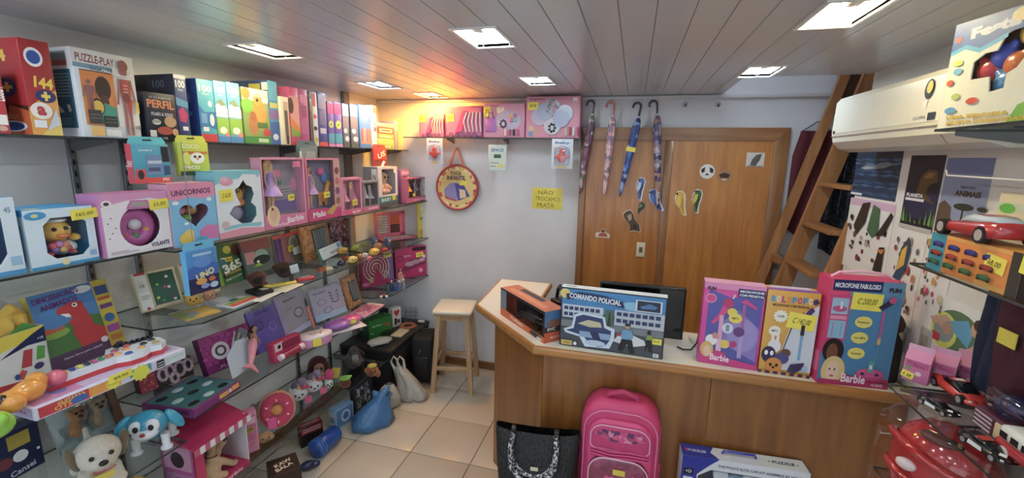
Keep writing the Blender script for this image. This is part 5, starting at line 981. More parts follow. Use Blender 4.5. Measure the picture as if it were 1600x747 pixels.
# display box with colouring figures, its back flap standing up
w, h, loc, yaw = ST(z, (-60, 648), (83, 588), 510)
hh = _solve(onz(83, 588, z), (0, 0, 1), py=507); h = hh
o = empty('display_carton', 'yellow and white open display box with a raised back flap', 'display box', loc, yaw)
m = MB(); t_ = .003
for a, b in (((-w/2, 0, 0), (w/2, t_, h)), ((-w/2, 0, 0), (-w/2+t_, .14, h)), ((w/2-t_, 0, 0), (w/2, .14, h)), ((-w/2, .14-t_, 0), (w/2, .14, h)), ((-w/2, 0, 0), (w/2, .14, t_))): m.box(a, b, '#e4e2dc')
m.build('tray', o)
m = MB(); m.prism([(-w/2, h), (w/2, h), (w/2, h+.07), (w*.18, h+.16), (-w/2, h+.16)], .137, .14, col('#cfc8ba')); m.build('back_flap', o)
art(o, [('p', [(0, .62), (1, .86), (1, 1), (0, 1)], '#e8d21e'), ('p', [(.45, .62), (.78, .72), (1, .70), (1, .98), (.85, .9)], '#1e2a5a'), ('p', [(0, 0), (1, 0), (1, .08), (0, .26)], '#c02830'), ('t', 'CASA', .78, .16, .14, .05, '#f2eee6', .18, .03), ('t', 'COLORIR', .84, .10, .22, .045, '#f2eee6', .18, .03), ('p', [(.66, .36), (.72, .66), (.82, .64), (.78, .34)], '#c03a40'), ('p', [(.84, .42), (.88, .66), (.97, .62), (.94, .4)], '#5aa83a'), ('e', .86, .3, .06, .06, '#4a3a6a'), ('p', [(.58, .2), (.66, .34), (.72, .28), (.66, .16)], '#c84a3a'), ('e', .6, .24, .03, .05, '#3a4a8a'), ('t', '+18', .93, .79, .07, .05, '#e8e8ec')], w, .14, h)
art(o, [('p', [(.62, 1.02), (.78, 1.08), (.9, 1.02)], '#7a5a34'), ('e', .75, 1.14, .04, .05, '#b8a070'), ('e', .85, 1.06, .03, .02, '#c85a4a')], w, .14, h, base=-.1365, pname='flap_print')
m = MB()
YW = fuzzy('#e8b416', .2)
for a in (.22, .36): m.ball((a*w, .06, h+.005), (.05*w, .045, .06), YW)
m.tube([(.2*w, .06, h-.02), (.22*w, .055, h+.05), (.29*w, .05, h+.075), (.36*w, .055, h+.05), (.38*w, .06, h-.02)], .026, YW, n=10)
t = empty('plush_duck', 'yellow plush toy lying in the open display box', 'plush toy', (0, 0, 0)); t.location = Matrix.Translation(loc) @ Matrix.Rotation(yaw, 4, 'Z') @ Vector((0, 0, 0)); t.rotation_euler.z = yaw; skin('body', m, YW, t, .008)
MB().prism([(.14*w, h-.03), (.44*w, h-.03), (.44*w, h+.0), (.30*w, h+.025), (.14*w, h+.0)], -.001, .001, '#4a9a3a', T=Matrix.Translation((0, .012, 0))).build('green_band', t)
# dinosaur book
o, w, h = lean('dinosaur_book', 'big picture book with a red dinosaur leaning at the wall', 'book', z, (84, 588), (200, 541), 468, .22, .03, '#e0c81c',
     [('r', 0, 0, .78, 1, '#5a3a5a'), ('r', 0, .2, .78, 1, '#4a88c8'), ('p', [(0, .2), (.78, .2), (.78, .55), (.5, .62), (.25, .52), (0, .5)], '#4a7a3a'), ('e', .18, .47, .17, .06, '#8ab03a'), ('p', [(0, .5), (.1, .56), (.2, .52), (.3, .55), (.3, .5), (0, .47)], '#c85a30'), ('p', [(.42, .2), (.78, .2), (.78, .36), (.66, .44), (.6, .78), (.48, .82), (.28, .76), (.26, .70), (.34, .66), (.40, .66), (.42, .6), (.36, .56), (.40, .5), (.38, .4)], '#c82a30'), ('p', [(.30, .69), (.4, .67), (.42, .62), (.36, .63)], '#f0e8e0'), ('e', .5, .76, .035, .03, '#f2f2ee'), ('e', .495, .76, .015, .014, '#1c1414'), ('e', .65, .93, .12, .05, '#f0f4f6'),
      ('t', 'DINOSSAUROS', .32, .93, .56, .075, '#7a2a8a', .08, .03), ('t', 'ANIMADOS', .33, .83, .46, .075, '#6a2480', .08, .03), ('t', 'Novo livro para colorir', .42, .13, .5, .04, '#d8c8d8', .02), ('e', .72, .2, .05, .04, '#e8d8e0'),
      ('r', .8, .8, .97, .92, '#3a5a9a'), ('r', .8, .72, .97, .76, '#c84a2a'), ('r', .8, .6, .97, .66, '#7a4a8a'), ('e', .88, .46, .07, .06, '#3a6ab8'), ('r', .8, .26, .97, .36, '#a84aa8'), ('r', .8, .14, .97, .22, '#c87a2a'), ('e', .88, .06, .07, .04, '#5a3a7a')])
# flat instrument box with the toy guitar on it
w, h, loc, yaw = ST(z, (56, 659), (291, 559), 640); hb = h
FBX = carton('instrument_box', 'long flat lilac and white instrument box under the toy guitar', 'toy box', w, .2, h, '#d9d4ea', loc, yaw,
     [('r', .02, .08, .3, .92, '#c8343c'), ('t', 'GUITARRA', .2, .7, .16, .28, '#e8d070', .02, .03), ('t', 'OTS', .15, .36, .1, .38, '#f0b030', .02, .04), ('e', .24, .4, .05, .3, '#3a6ab0'), ('r', .3, .1, .5, .9, '#e89a30'), ('s', .45, .5, .05, 9, '#e8e020'), ('t', 'COM SOM', .45, .5, .07, .16, '#4a4a1a'), ('r', .56, .3, .72, .96, '#4aa0a8'), ('s', .64, .42, .07, 11, '#dfe020'), ('r', .76, .16, .82, .86, '#2c3034'), ('r', .765, .55, .815, .62, '#e8ecec'), ('r', .765, .3, .815, .37, '#e8ecec'), ('r', .83, .1, .99, .9, '#cfdee2'), ('r', .84, .62, .98, .68, '#8a9aa4'), ('r', .84, .42, .98, .47, '#a4b2ba')], [('r', .06, .1, .94, .9, '#b8a8d8'), ('t', 'GUITARRA', .5, .5, .6, .3, '#a03a7a')], (), [('r', .02, .08, .98, .95, '#c8b8dc'), ('r', .02, .08, .3, .95, '#d08ab8'), ('e', .2, .4, .05, .2, '#7a80c8')])
price(FBX, .5, .86, w, .2, h, text='49,90', tw=.075, th=.03, rot=.02)
gt = empty('toy_guitar', 'white and red toy guitar with coloured buttons lying on its box', 'toy guitar', (0, 0, 0), yaw); gt.location = Matrix.Translation(loc) @ Matrix.Rotation(yaw, 4, 'Z') @ Vector((0, 0, h+.001))
def outline(s):                                     # plan of the guitar, x along the box
    q = [(-.30, .075), (-.30, .105), (-.05, .115), (.06, .125), (.12, .175), (.22, .185), (.28, .165), (.33, .178), (.40, .16), (.425, .11), (.40, .055), (.33, .03), (.27, .045), (.2, .028), (.12, .035), (.06, .062), (-.05, .07)]
    cx_, cy_ = .1, .1; return [((x_-cx_)*s+cx_, (y_-cy_)*s+cy_) for x_, y_ in q]
k = w/.92
def slab(pts, z0, z1, c_, name, par):
    n = len(pts); m = MB(); m.add([(x_*k, y_, z0) for x_, y_ in pts]+[(x_*k, y_, z1) for x_, y_ in pts], [list(range(n))[::-1], list(range(n, 2*n))]+[[i, (i+1) % n, (i+1) % n+n, i+n] for i in range(n)], c_); return m.build(name, par)
slab(outline(1.0), 0, .018, gloss('#d0242c'), 'red_back', gt); slab(outline(.99), .018, .04, gloss('#e4e8f0'), 'white_body', gt)
for i in range(8): MB().box(((-.26+.042*i)*k, .082, .04), ((-.235+.042*i)*k, .104, .05), gloss(('#c83a4a', '#e8a030', '#3a4a9a', '#e0d040', '#3a3a4a', '#c84a8a', '#3a8a5a', '#d8702a')[i]), bev=.003).build('fret_key', gt)
for i in range(7): MB().box(((.16+.034*i)*k, .145-.004*i, .04), ((.185+.034*i)*k, .17-.004*i, .052), col('#14161a', .25), bev=.004).build('black_key', gt)
for a, b, c_ in ((.1, .09, '#e89a3a'), (.14, .06, '#3a5aa8'), (.18, .11, '#d8803a'), (.24, .07, '#e0a050'), (.29, .1, '#22262c'), (.34, .07, '#b89a4a'), (.13, .13, '#a84a6a'), (.07, .1, '#7a3a8a'), (.36, .11, '#3a3a44'), (.22, .14, '#c8556a')): MB().ball((a*k, b, .04), (.014, .012, .008), gloss(c_), 10, 6).build('button', gt)
P = Vector((-.455*k, .06, 0)); t = empty('toy_dog_rattle', 'orange plastic dog rattle with pink ball at the guitar neck', 'rattle', tuple(Matrix.Translation(gt.location) @ Matrix.Rotation(yaw, 4, 'Z') @ P), yaw); OR = gloss('#e89418')
m = MB(); m.ball((.02, 0, .04), (.045, .035, .036), OR); m.ball((-.03, -.03, .03), (.032, .028, .03), OR); m.ball((-.06, .02, .03), (.03, .03, .03), OR); m.ball((.05, .02, .055), (.03, .03, .03), OR); m.ball((-.02, .0, .035), (.05, .03, .028), OR); skin('body', m, OR, t, .006)
MB().ball((-.075, -.0, .034), (.02, .026, .026), gloss('#e05a4a')).build('red_band', t); MB().ball((-.045, -.012, .035), (.018, .03, .026), gloss('#3a2010')).build('brown_band', t); MB().ball((.10, .02, .04), .028, gloss('#e0607c')).build('pink_ball', t)
t = empty('squeeze_frog', 'lime green squeeze toy at the left picture edge', 'squeeze toy', tuple(onz(-16, 690, z)), R(60)); m = MB(); m.ball((0, 0, .045), (.06, .045, .045), '#8c2'); m.ball((.03, -.03, .07), .02, '#8c2'); m.ball((-.03, -.03, .07), .02, '#8c2'); skin('body', m, gloss('#8ad020'), t, .007); MB().ball((0, -.04, .05), (.03, .012, .012), '#d8c82a').build('belly', t)
# ------------------------------------------------------------------ shelf of the toy dogs
z = ZB+.001
o, w, h = lean('toy_box', 'navy toy box with a price sticker at the lower left corner', 'toy box', z, (-70, 800), (71, 722), 725, 0, .1, '#1c2752', [('r', .62, .62, .88, .92, '#b8a02a'), ('e', .74, .42, .09, .12, '#e8ecee'), ('t', 'Cansei', .74, .12, .3, .12, '#c8d0e8', .1), ('e', .95, .4, .02, .03, '#d8e0ee'), ('e', .55, .4, .1, .12, '#7a3040')])
h2 = h
def bagmat(): return clear('#eef4f6', .16, .08)
# clear bag with two plush puppies
w, h, loc, yaw = ST(z, (104, 722), (206, 668), 640, .3)
t = empty('plush_pack', 'clear bag holding two small brown plush dogs', 'toy pack', (loc[0], loc[1], loc[2]+.022), rot=(-.3, 0, yaw))
m = MB(); nu, nv = 12, 8; vs = []
for s in (-1, 1):
    for j in range(nv+1):
        for i in range(nu+1):
            u, v = i/nu, j/nv; e = (math.sin(math.pi*u)*math.sin(math.pi*v))**.5; vs.append(((u-.5)*w, .03+s*.028*e+.004*math.sin(17*u+9*v), v*h))
N = (nu+1)*(nv+1); fs = [(s*N+j*(nu+1)+i, s*N+j*(nu+1)+i+1, s*N+(j+1)*(nu+1)+i+1, s*N+(j+1)*(nu+1)+i) for s in (0, 1) for j in range(nv) for i in range(nu)]
m.add(vs, fs, bagmat(), None, True); m.build('bag', t); MB().box((-w/2, .035, h*.02), (w/2, .037, h*.98), '#8fa4a8').build('card', t)
for cx_, c_ in ((-.15*w, '#a87040'), (.16*w, '#9a8468')):
    m = MB(); m.ball((cx_, .015, h*.6), (.13*w, .02, .16*h), c_); m.ball((cx_-.02, .018, h*.35), (.12*w, .02, .16*h), c_); m.ball((cx_-.1*w, .012, h*.66), (.04*w, .015, .08*h), c_); m.ball((cx_+.1*w, .012, h*.66), (.04*w, .015, .08*h), c_); pu = skin('plush_dog', m, fuzzy(c_, .5), t, .007)
    MB().ball((cx_-.04*w, -.006, h*.63), .006, '#14100c').ball((cx_+.05*w, -.006, h*.63), .006, '#14100c').ball((cx_, -.008, h*.56), .008, '#1c1410').build('face', pu)
MB().box((.34*w, .012, .05*h), (.47*w, .03, .92*h), col('#5c3a26'), bev=.004).build('inner_box', t)
# walking plush dog
def plush_dog(label, P, yaw, s, body, ear, tagc=None):
    t = empty('plush_dog', label, 'plush toy', tuple(P), yaw); m = MB(); c_ = body
    m.ball((0, .06*s, .085*s), (.062*s, .095*s, .06*s), c_, 18, 12); m.ball((0, -.055*s, .15*s), (.068*s, .06*s, .062*s), c_, 18, 12); m.ball((0, -.1*s, .132*s), (.042*s, .03*s, .03*s), c_)
    for sx in (-1, 1):
        m.cyl((sx*.038*s, -.01*s, .07*s), (sx*.045*s, -.03*s, .0), .024*s, c_, .028*s); m.cyl((sx*.038*s, .12*s, .07*s), (sx*.045*s, .12*s, .0), .024*s, c_, .027*s); m.ball((sx*.046*s, -.045*s, .014*s), (.028*s, .036*s, .016*s), c_)
    m.cyl((0, .14*s, .11*s), (0, .19*s, .15*s), .014*s, c_, .01*s); b = skin('body', m, fuzzy(body), t, .008*s+.001)
    for sx in (-1, 1): MB().ball((sx*.07*s, -.045*s, .15*s), (.016*s, .034*s, .05*s), fuzzy(ear), rot=(0, sx*.25, 0)).build('ear', t)
    f = MB()
    for sx in (-1, 1): f.ball((sx*.027*s, -.113*s, .163*s), .008*s, '#120e0c')
    f.ball((0, -.132*s, .142*s), (.014*s, .01*s, .01*s), '#120e0c'); f.build('face', t)
    MB().tube([(.03*s*math.cos(a), -.128*s+.004*s*math.sin(a)**2, .118*s-.012*s*abs(math.sin(a))) for a in (0, .5, 1, 1.57, 2.1, 2.6, 3.14)], .003*s, '#b8403c', n=5).build('mouth', t)
    if tagc: MB().box((-.03*s, -.09*s, .055*s), (.03*s, -.086*s, .078*s), tagc).build('price_tag', t)
    return t
P = onz(158, 752, z+.004); plush_dog('white and beige plush dog with brown ears', P, R(68), 1.0, '#d6cbb8', '#6c5a3c', '#d8c01e')
# cyan robot puppy
P = onz(240, 700, z); CY = gloss('#1fa0c4'); WH = gloss('#e6eaf0'); t = empty('robot_puppy', 'turquoise and white plastic robot puppy', 'toy dog', tuple(P), R(40)); s = .84
m = MB(); m.ball((0, .04*s, .085*s), (.055*s, .07*s, .042*s), CY, 18, 12); m.ball((0, -.03*s, .155*s), (.082*s, .066*s, .066*s), CY, 20, 14); m.build('body', t)
m = MB(); m.ball((0, -.075*s, .13*s), (.055*s, .04*s, .03*s), WH); m.ball((-.032*s, -.078*s, .165*s), (.03*s, .02*s, .036*s), WH); m.ball((.032*s, -.078*s, .165*s), (.03*s, .02*s, .036*s), WH); m.build('muzzle', t)
m = MB()
for sx in (-1, 1): m.ball((sx*.03*s, -.096*s, .166*s), (.012*s, .006*s, .016*s), '#10141a')
m.ball((0, -.115*s, .142*s), (.012*s, .008*s, .009*s), '#b03040'); m.build('face', t)
for sx in (-1, 1):
    MB().ball((sx*.105*s, -.01*s, .15*s), (.026*s, .024*s, .062*s), CY, rot=(0, sx*-.55, 0)).build('ear', t)
    for yy in (-.02, .1): MB().lathe([(.026*s, 0), (.027*s, .012*s), (.017*s, .02*s), (.019*s, .06*s), (.021*s, .085*s)], WH, 12, T=Matrix.Translation((sx*.06*s, yy*s, 0))).build('leg', t)
MB().ball((-.0, .13*s, .07*s), .028*s, WH).build('tail', t); MB().ball((.0, -.06*s, .1*s), (.024*s, .012*s, .012*s), '#c83a40').build('collar_bow', t)
# lowest near shelf: ring toy
zq = .361; t = empty('ring_toy', 'yellow ring with orange and blue stacking pieces at the bottom edge', 'stacking toy', tuple(onz(205, 824, zq)), R(50))
MB().tube([(.09*math.cos(i*.3927), .02, .116+.09*math.sin(i*.3927)) for i in range(16)], .022, gloss('#e8c818'), n=12, closed=True).build('yellow_ring', t)
MB().ball((-.06, .07, .09), (.07, .05, .06), gloss('#c85a20')).build('orange_piece', t); MB().ball((.03, .08, .11), (.06, .05, .06), gloss('#1c78b8')).build('blue_piece', t); MB().box((-.1, .0, 0), (.08, .12, .03), gloss('#3a8a5a'), bev=.01).build('base', t)

# ================================================================== LOWEST LONG SHELF: puppy stage and plush toys
z = Z5+.001
w, h, loc, yaw = ST(z, (312, 789), (391, 725), 700); d = .2; PKX = '#c8205c'
st_ = empty('pet_stage_box', 'pink pet shop display box with striped awning', 'toy box', loc, yaw)
m = MB(); m.box((-w/2, d-.004, 0), (w/2, d, h), '#d8c8d0'); m.box((-w/2, 0, 0), (w/2, d, .03), PKX); m.box((-w/2, 0, 0), (-w/2+.004, d, h), '#b04888'); m.box((w/2-.004, 0, 0), (w/2, d, h), '#dcd0d6'); m.box((-w/2, 0, 0), (-w/2+.05, .006, h), PKX); m.build('carton', st_)
m = MB(); m.add([(-w/2-.01, -.02, h-.01), (w/2+.01, -.02, h-.01), (w/2+.01, d+.01, h+.05), (-w/2-.01, d+.01, h+.05), (-w/2-.01, -.02, h-.016), (w/2+.01, -.02, h-.016), (w/2+.01, d+.01, h+.044), (-w/2-.01, d+.01, h+.044)], [(0, 1, 2, 3), (7, 6, 5, 4), (0, 4, 5, 1), (1, 5, 6, 2), (2, 6, 7, 3), (3, 7, 4, 0)], col(PKX, .3)); rf = m.build('roof', st_)
for i in range(12):
    a = -w/2-.01+(w+.02)*i/12; b = a+(w+.02)/12
    MB().box((a, -.024, h-.042), (b, -.02, h-.008), col('#e8e2e4' if i % 2 else '#c85a80', .4)).build('awning_stripe', st_)
art(st_, [('r', .1, .55, .9, .95, '#c088a8'), ('e', .5, .72, .2, .14, '#3a2430'), ('r', .1, .1, .9, .48, '#b070a0'), ('e', .5, .3, .22, .12, '#7a4a70')], w, d, h, 'left'); art(st_, [('t', 'Barbie', .65, .05, .4, .07, '#f4d8e4', .0, .02)], w, d, h, 'front')
P = Matrix.Translation(loc) @ Matrix.Rotation(yaw, 4, 'Z') @ Vector((-.02, .05, .031))
def sit_pup(label, P, yaw, s, body):
    t = empty('plush_puppy', label, 'plush toy', tuple(P), yaw); m = MB(); c_ = body
    m.ball((-.02*s, 0, .07*s), (.07*s, .05*s, .07*s), c_); m.ball((.0, 0, .14*s), (.045*s, .042*s, .07*s), c_); m.ball((.03*s, -.005*s, .225*s), (.055*s, .05*s, .05*s), c_); m.ball((.082*s, -.01*s, .212*s), (.03*s, .028*s, .024*s), c_)
    m.cyl((.03*s, -.03*s, .12*s), (.12*s, -.035*s, .03*s), .024*s, c_, .02*s); m.ball((.135*s, -.037*s, .022*s), (.032*s, .022*s, .018*s), c_); m.cyl((.03*s, .03*s, .12*s), (.08*s, .03*s, .02*s), .022*s, c_); m.cyl((-.03*s, -.045*s, .05*s), (.04*s, -.06*s, .015*s), .022*s, c_)
    b = skin('body', m, fuzzy(body), t, .008*s)
    for sy in (-1, 1): MB().ball((.01*s, sy*.05*s, .215*s), (.02*s, .012*s, .045*s), fuzzy('#a8804e')).build('ear', t)
    f = MB(); f.ball((.072*s, -.036*s, .238*s), .008*s, '#241810').ball((.11*s, -.01*s, .218*s), .011*s, '#241810'); f.build('face', t)
    MB().tube([(.045*s*math.cos(i*.524)+.01*s, .042*s*math.sin(i*.524), .178*s) for i in range(12)], .004*s, '#5a2c24', n=6, closed=True).build('collar', t)
sit_pup('beige plush puppy sitting in the pink pet shop box', P, yaw+.1, .74, '#d0a878')
lean('slim_box', 'slim pale pink doll accessory box beside the pet shop', 'toy box', z, (379, 713), (406, 702), 650, 0, .05, '#e88aac', [('r', .1, .3, .9, .9, '#c86a94'), ('r', .15, .5, .8, .62, '#b8a02a'), ('t', '39,90', .48, .56, .5, .06, '#3a3014', .2), ('r', .2, .7, .9, .86, '#e8b4c8'), ('e', .5, .2, .25, .08, '#d878a0')], left=[('r', .15, .1, .85, .9, '#b05a84'), ('e', .5, .2, .2, .1, '#3a2030')])
# donut plush, white unicorn heads and other plush toys
t = empty('donut_plush', 'pink plush donut with orange centre', 'plush toy', tuple(onz(436, 674, z)+Vector((0, 0, .03))), rot=(-.25, 0, R(48))); m = MB(); m.tube([(.062*math.cos(i*.3927), 0, .10+.07*math.sin(i*.3927)) for i in range(16)], .032, '#d8305c', n=12, closed=True); m.build('ring', t); t.children[0].data.materials[0] = fuzzy('#d42a58', .25)
MB().ball((0, 0, .1), (.034, .026, .034), fuzzy('#e0923c', .25)).build('centre', t); MB().tube([(.085*math.cos(i*.3927), .012, .10+.095*math.sin(i*.3927)) for i in range(16)], .018, fuzzy('#e8a070', .25), n=8, closed=True).build('edge', t)
for i in range(6): MB().box((-.004, -.036, .055), (.004, -.03, .07), '#f0c8d4', T=Matrix.Translation((0, 0, .1)) @ Matrix.Rotation(i*1.047, 4, 'Y') @ Matrix.Translation((0, 0, -.0))).build('sprinkle', t)
MB().box((-.075, -.02, -.012), (-.03, -.016, .05), '#e0408a', T=Matrix.Translation((.02, -.02, .02))).build('paper_tag', t)
puff('plush_mouse', 'grey plush dog head behind the donut', 'plush toy', '#a8a09c', 408, 655, .052, z, fuzzy('#a39a98'), [(0, 0, 1.1, 1, .9, 1), (.6, -.7, .8, .5, .5, .4), (-.7, .2, 1.7, .3, .3, .5), (.5, .3, 1.9, .3, .3, .5)])
puff('plush_bear', 'tan plush toy lying under the donut', 'plush toy', '#c89060', 414, 690, .036, z, fuzzy('#c08a58'), [(0, 0, .8, 1.2, .9, .8), (.9, -.2, .6, .5, .5, .5)])
for k, (px, py, l_) in enumerate(((467, 627, 'white plush unicorn head with pink bow, left of two'), (491, 613, 'white plush unicorn head with pink bow, right of two'))):
    o = puff('plush_unicorn', l_, 'plush toy', '#eeeeee', px, py, .052, z, fuzzy('#e4e2e6', .2), [(0, 0, 1, 1.15, .8, .9), (-.9, .1, 1.7, .25, .2, .4), (.8, .1, 1.7, .25, .2, .4)], 'white plush unicorns', R(48))
    m = MB(); m.ball((.03, -.02, .1), (.016, .012, .012), '#d8386a'); m.ball((.055, -.015, .098), (.016, .012, .012), '#d8386a'); m.build('bow', o); MB().cyl((0, -.01, .085), (0, -.02, .135), .011, '#d8b860', .002).build('horn', o); MB().ball((.0, .03, .1), (.04, .03, .03), fuzzy('#8a78a0')).ball((.03, .04, .11), (.03, .025, .035), fuzzy('#b09ac0')).build('mane', o); MB().box((.02, -.06, .0), (.065, -.057, .045), '#e85a90', T=Matrix.Rotation(.2, 4, 'Z')).build('paper_tag', o)
puff('plush_shoe', 'pink, white and mint plush slipper toy', 'plush toy', '#dddddd', 514, 606, .045, z, fuzzy('#d8e4de', .2), [(0, 0, .8, .7, .9, .8), (.1, .3, 1.6, .6, .5, .9)], None, R(48)); MB().ball((.006, -.002, .1), (.034, .03, .04), fuzzy('#e03a7a')).build('cuff', bpy.data.objects['plush_shoe'])
o = puff('plush_doll', 'plush doll with dark red hair and a yellow paper tag', 'plush toy', '#d8a888', 499, 593, .07, z, fuzzy('#c89a80'), [(0, 0, 1.3, .6, .6, .7), (0, .1, .62, .8, .6, .6)], None, R(48)); MB().ball((0, .03, .1), (.07, .055, .07), fuzzy('#5a1a1c', .5)).ball((-.05, .0, .07), (.03, .03, .06), fuzzy('#5a1a1c', .5)).ball((.05, .0, .07), (.03, .03, .06), fuzzy('#5a1a1c', .5)).build('hair', o); MB().box((.06, -.05, .03), (.12, -.047, .11), '#e0c41c', T=Matrix.Rotation(.25, 4, 'Y')).build('paper_tag', o)
puff('plush_heart', 'red knitted plush toy left of the white unicorns', 'plush toy', '#a02838', 434, 634, .04, z, fuzzy('#9c2434', .4), [(0, 0, .9, 1, .8, .9), (.7, .2, 1.3, .5, .5, .5)], None, R(48))
o = puff('plush_pot', 'brown plush pot with green leaves at the shelf end', 'plush toy', '#7a3a18', 540, 606, .042, z, fuzzy('#7c3c1a'), [(0, 0, .9, .9, .9, .9)], None, R(48)); MB().ball((0, 0, .075), (.04, .035, .014), fuzzy('#7cc030')).ball((.025, -.01, .085), (.02, .012, .008), fuzzy('#8ad040')).build('leaves', o)
o = puff('plush_koala', 'grey furry plush in a crinkled clear bag', 'plush toy', '#6a5c54', 553, 575, .07, z, fuzzy('#5c4e48', .6), [(0, 0, 1.0, .9, .8, 1), (.1, .1, 1.9, .6, .5, .6)], None, R(48)); m = MB(); m.ball((0.01, -.02, .084), (.075, .06, .08), bagmat(), 9, 7); b_ = m.build('bag', o)
for p in b_.data.polygons: p.use_smooth = False
o = puff('plush_monkey', 'orange brown plush monkey with yellow hat beside the black chest', 'plush toy', '#b0621e', 582, 590, .05, z-.0, fuzzy('#a8581c'), [(0, 0, 1.1, .9, .8, .9), (.8, .0, .5, .4, .4, .6), (-.7, .2, 1.2, .4, .4, .4)], None, R(40)); MB().ball((.0, -.01, .1), (.035, .03, .014), fuzzy('#c8b02a')).build('hat', o); MB().ball((-.012, -.04, .05), (.018, .014, .018), '#5a2810').build('snout', o)
# ================================================================== THINGS ON THE FLOOR by the left shelves
zf = .001
A, B = onz(425, 726, .3), onz(452, 737, .3)
P = onz(450, 722, .3); t = carton('chocolate_box', 'brown and cream sweets carton on the floor', 'sweets box', .15, .15, .299, '#d8b488', (P.x+.05, P.y-.07, zf), R(52), [('r', 0, .55, 1, 1, '#2e1a12'), ('e', .62, .3, .22, .14, '#3a2218'), ('e', .62, .3, .19, .12, '#d8b488'), ('t', '100%', .62, .3, .28, .06, '#3a2218'), ('t', 'La Bala', .5, .7, .7, .12, '#e4d8c8', 0, .02), ('r', .0, .1, .3, .5, '#c8c4cc')], [('r', 0, .55, 1, 1, '#24140e'), ('r', 0, 0, 1, .55, '#cfd0d8'), ('e', .6, .2, .3, .14, '#8a4a3c')], (), [('r', 0, 0, 1, 1, '#2e1a12'), ('t', 'KAW', .5, .62, .6, .2, '#dccdb8', .3, .03), ('t', 'BALA', .5, .35, .6, .2, '#dccdb8', .3, .03)])
A, B = onz(494, 716, 0), onz(524, 690, 0); v = B-A; t = empty('toy_tube', 'shiny blue cylinder toy case lying on the floor', 'toy case', tuple((A+B)/2+Vector((0, 0, zf))), math.atan2(v.y, v.x)); BL = gloss('#1552b0'); L = v.length*1.2
MB().lathe([(.0, 0), (.05, .004), (.062, .02), (.062, L-.02), (.05, L-.004), (0, L)], BL, 20, T=Matrix.Translation((-L/2, .0, .062)) @ Matrix.Rotation(R(90), 4, 'Y')).build('case', t)
for i in range(3): MB().tube([(-L/2+.02+.018*i, .063*math.cos(q*.4), .062+.063*math.sin(q*.4)) for q in range(16)], .003, '#4a8ae0', n=5, closed=True).build('rib', t)
A = onz(489, 694, 0); carton('toy_box', 'small black and red toy box behind the blue cylinder', 'toy box', .15, .06, .15, '#241418', (A.x, A.y, zf), R(60), [('r', 0, .6, 1, .95, '#8a1a24'), ('r', .1, .7, .9, .75, '#e0b8b8'), ('r', .1, .82, .9, .86, '#d8c8c8')], (), (), [('r', 0, 0, 1, 1, '#9a2028'), ('r', .1, .4, .9, .6, '#d8b0b0')])
A, B = onz(527, 672, 0), onz(552, 656, 0); v = B-A; carton('toy_box', 'pale blue and white toy box next to the dark framed picture', 'toy box', v.length*1.1, .08, .15, '#8fb4dc', (*((A+B)/2)[:2], zf), math.atan2(v.y, v.x), [('r', .06, .06, .94, .94, '#5a8ac4'), ('e', .55, .5, .26, .32, '#c8dcee'), ('e', .55, .5, .16, .2, '#4a78b8')], [('r', .1, .1, .9, .9, '#d0dcea'), ('r', .2, .3, .8, .6, '#7a9ac4')])
A = onz(481, 734, 0); t = empty('toy_shoe', 'dark navy plastic toy lying in front of the blue cylinder', 'toy', (A.x, A.y, zf), R(50)); m = MB(); m.ball((0, 0, .03), (.05, .03, .03), '#223'); m.ball((.04, 0, .022), (.04, .028, .022), '#223'); skin('body', m, gloss('#26305c'), t, .006)
A, B = onz(556, 652, 0), onz(585, 630, 0); v = B-A; w_ = v.length; yawf = math.atan2(v.y, v.x)
t = empty('picture_frame', 'dark framed silver picture standing on the floor', 'picture frame', (*((A+B)/2)[:2], zf+.01), rot=(-.06, 0, yawf)); hf = .235
m = MB()
for a, b in (((-w_/2, 0, 0), (w_/2, .04, .025)), ((-w_/2, 0, hf-.025), (w_/2, .04, hf)), ((-w_/2, 0, .025), (-w_/2+.025, .04, hf-.025)), ((w_/2-.025, 0, .025), (w_/2, .04, hf-.025))): m.box(a, b, '#22252c', bev=.003)
m.build('frame', t); MB().box((-w_/2+.02, .012, .02), (w_/2-.02, .02, hf-.02), busy(['#3a3e46', '#7c828c', '#52565e', '#a8acb4', '#2c2e34'], 45)).build('picture', t)
# bags
def sack(name, label, P, yaw, prof, mat, crump=.14, seed=1, n=26, flat=.75, cat='bag'):
    rnd = random.Random(seed); ph = [rnd.random()*6.28 for _ in range(6)]; t = empty(name, label, cat, P, yaw); vs = []
    for i, (r, z_, dx) in enumerate(prof):
        for j in range(n):
            a = 2*math.pi*j/n; q = r*(1+crump*math.sin(3*a+ph[0]+z_*9)+.6*crump*math.sin(7*a+ph[1]-z_*14)+.4*crump*math.sin(11*a+ph[2]+z_*30)); vs.append((q*math.cos(a)+dx, q*math.sin(a)*flat, z_))
    k = len(prof); fs = [(i*n+j, i*n+(j+1) % n, (i+1)*n+(j+1) % n, (i+1)*n+j) for i in range(k-1) for j in range(n)]+[list(range(n))[::-1]]
    MB().add(vs, fs, mat, None, True).build('sheet', t); return t
P = onz(577, 672, 0)
t = sack('plastic_bag', 'blue plastic shopping bag slumped on the floor', (P.x-.02, P.y+.06, zf), R(35), [(.13, .0, 0), (.155, .02, 0), (.15, .06, 0), (.12, .12, .02), (.085, .17, .05), (.06, .21, .08), (.06, .235, .1)], film('#3f7cb8', .82), .1, 4)
m = MB(); m.tube([(.06, -.01, .18), (.09, -.01, .24), (.12, .0, .275), (.135, .02, .285)], [.05, .034, .022, .01], film('#3f7cb8', .82), n=7); m.tube([(.05, .02, .18), (.04, .03, .23), (.02, .04, .25)], [.045, .028, .012], film('#3f7cb8', .82), n=7); m.build('handle', t)
P = onz(632, 618, 0)
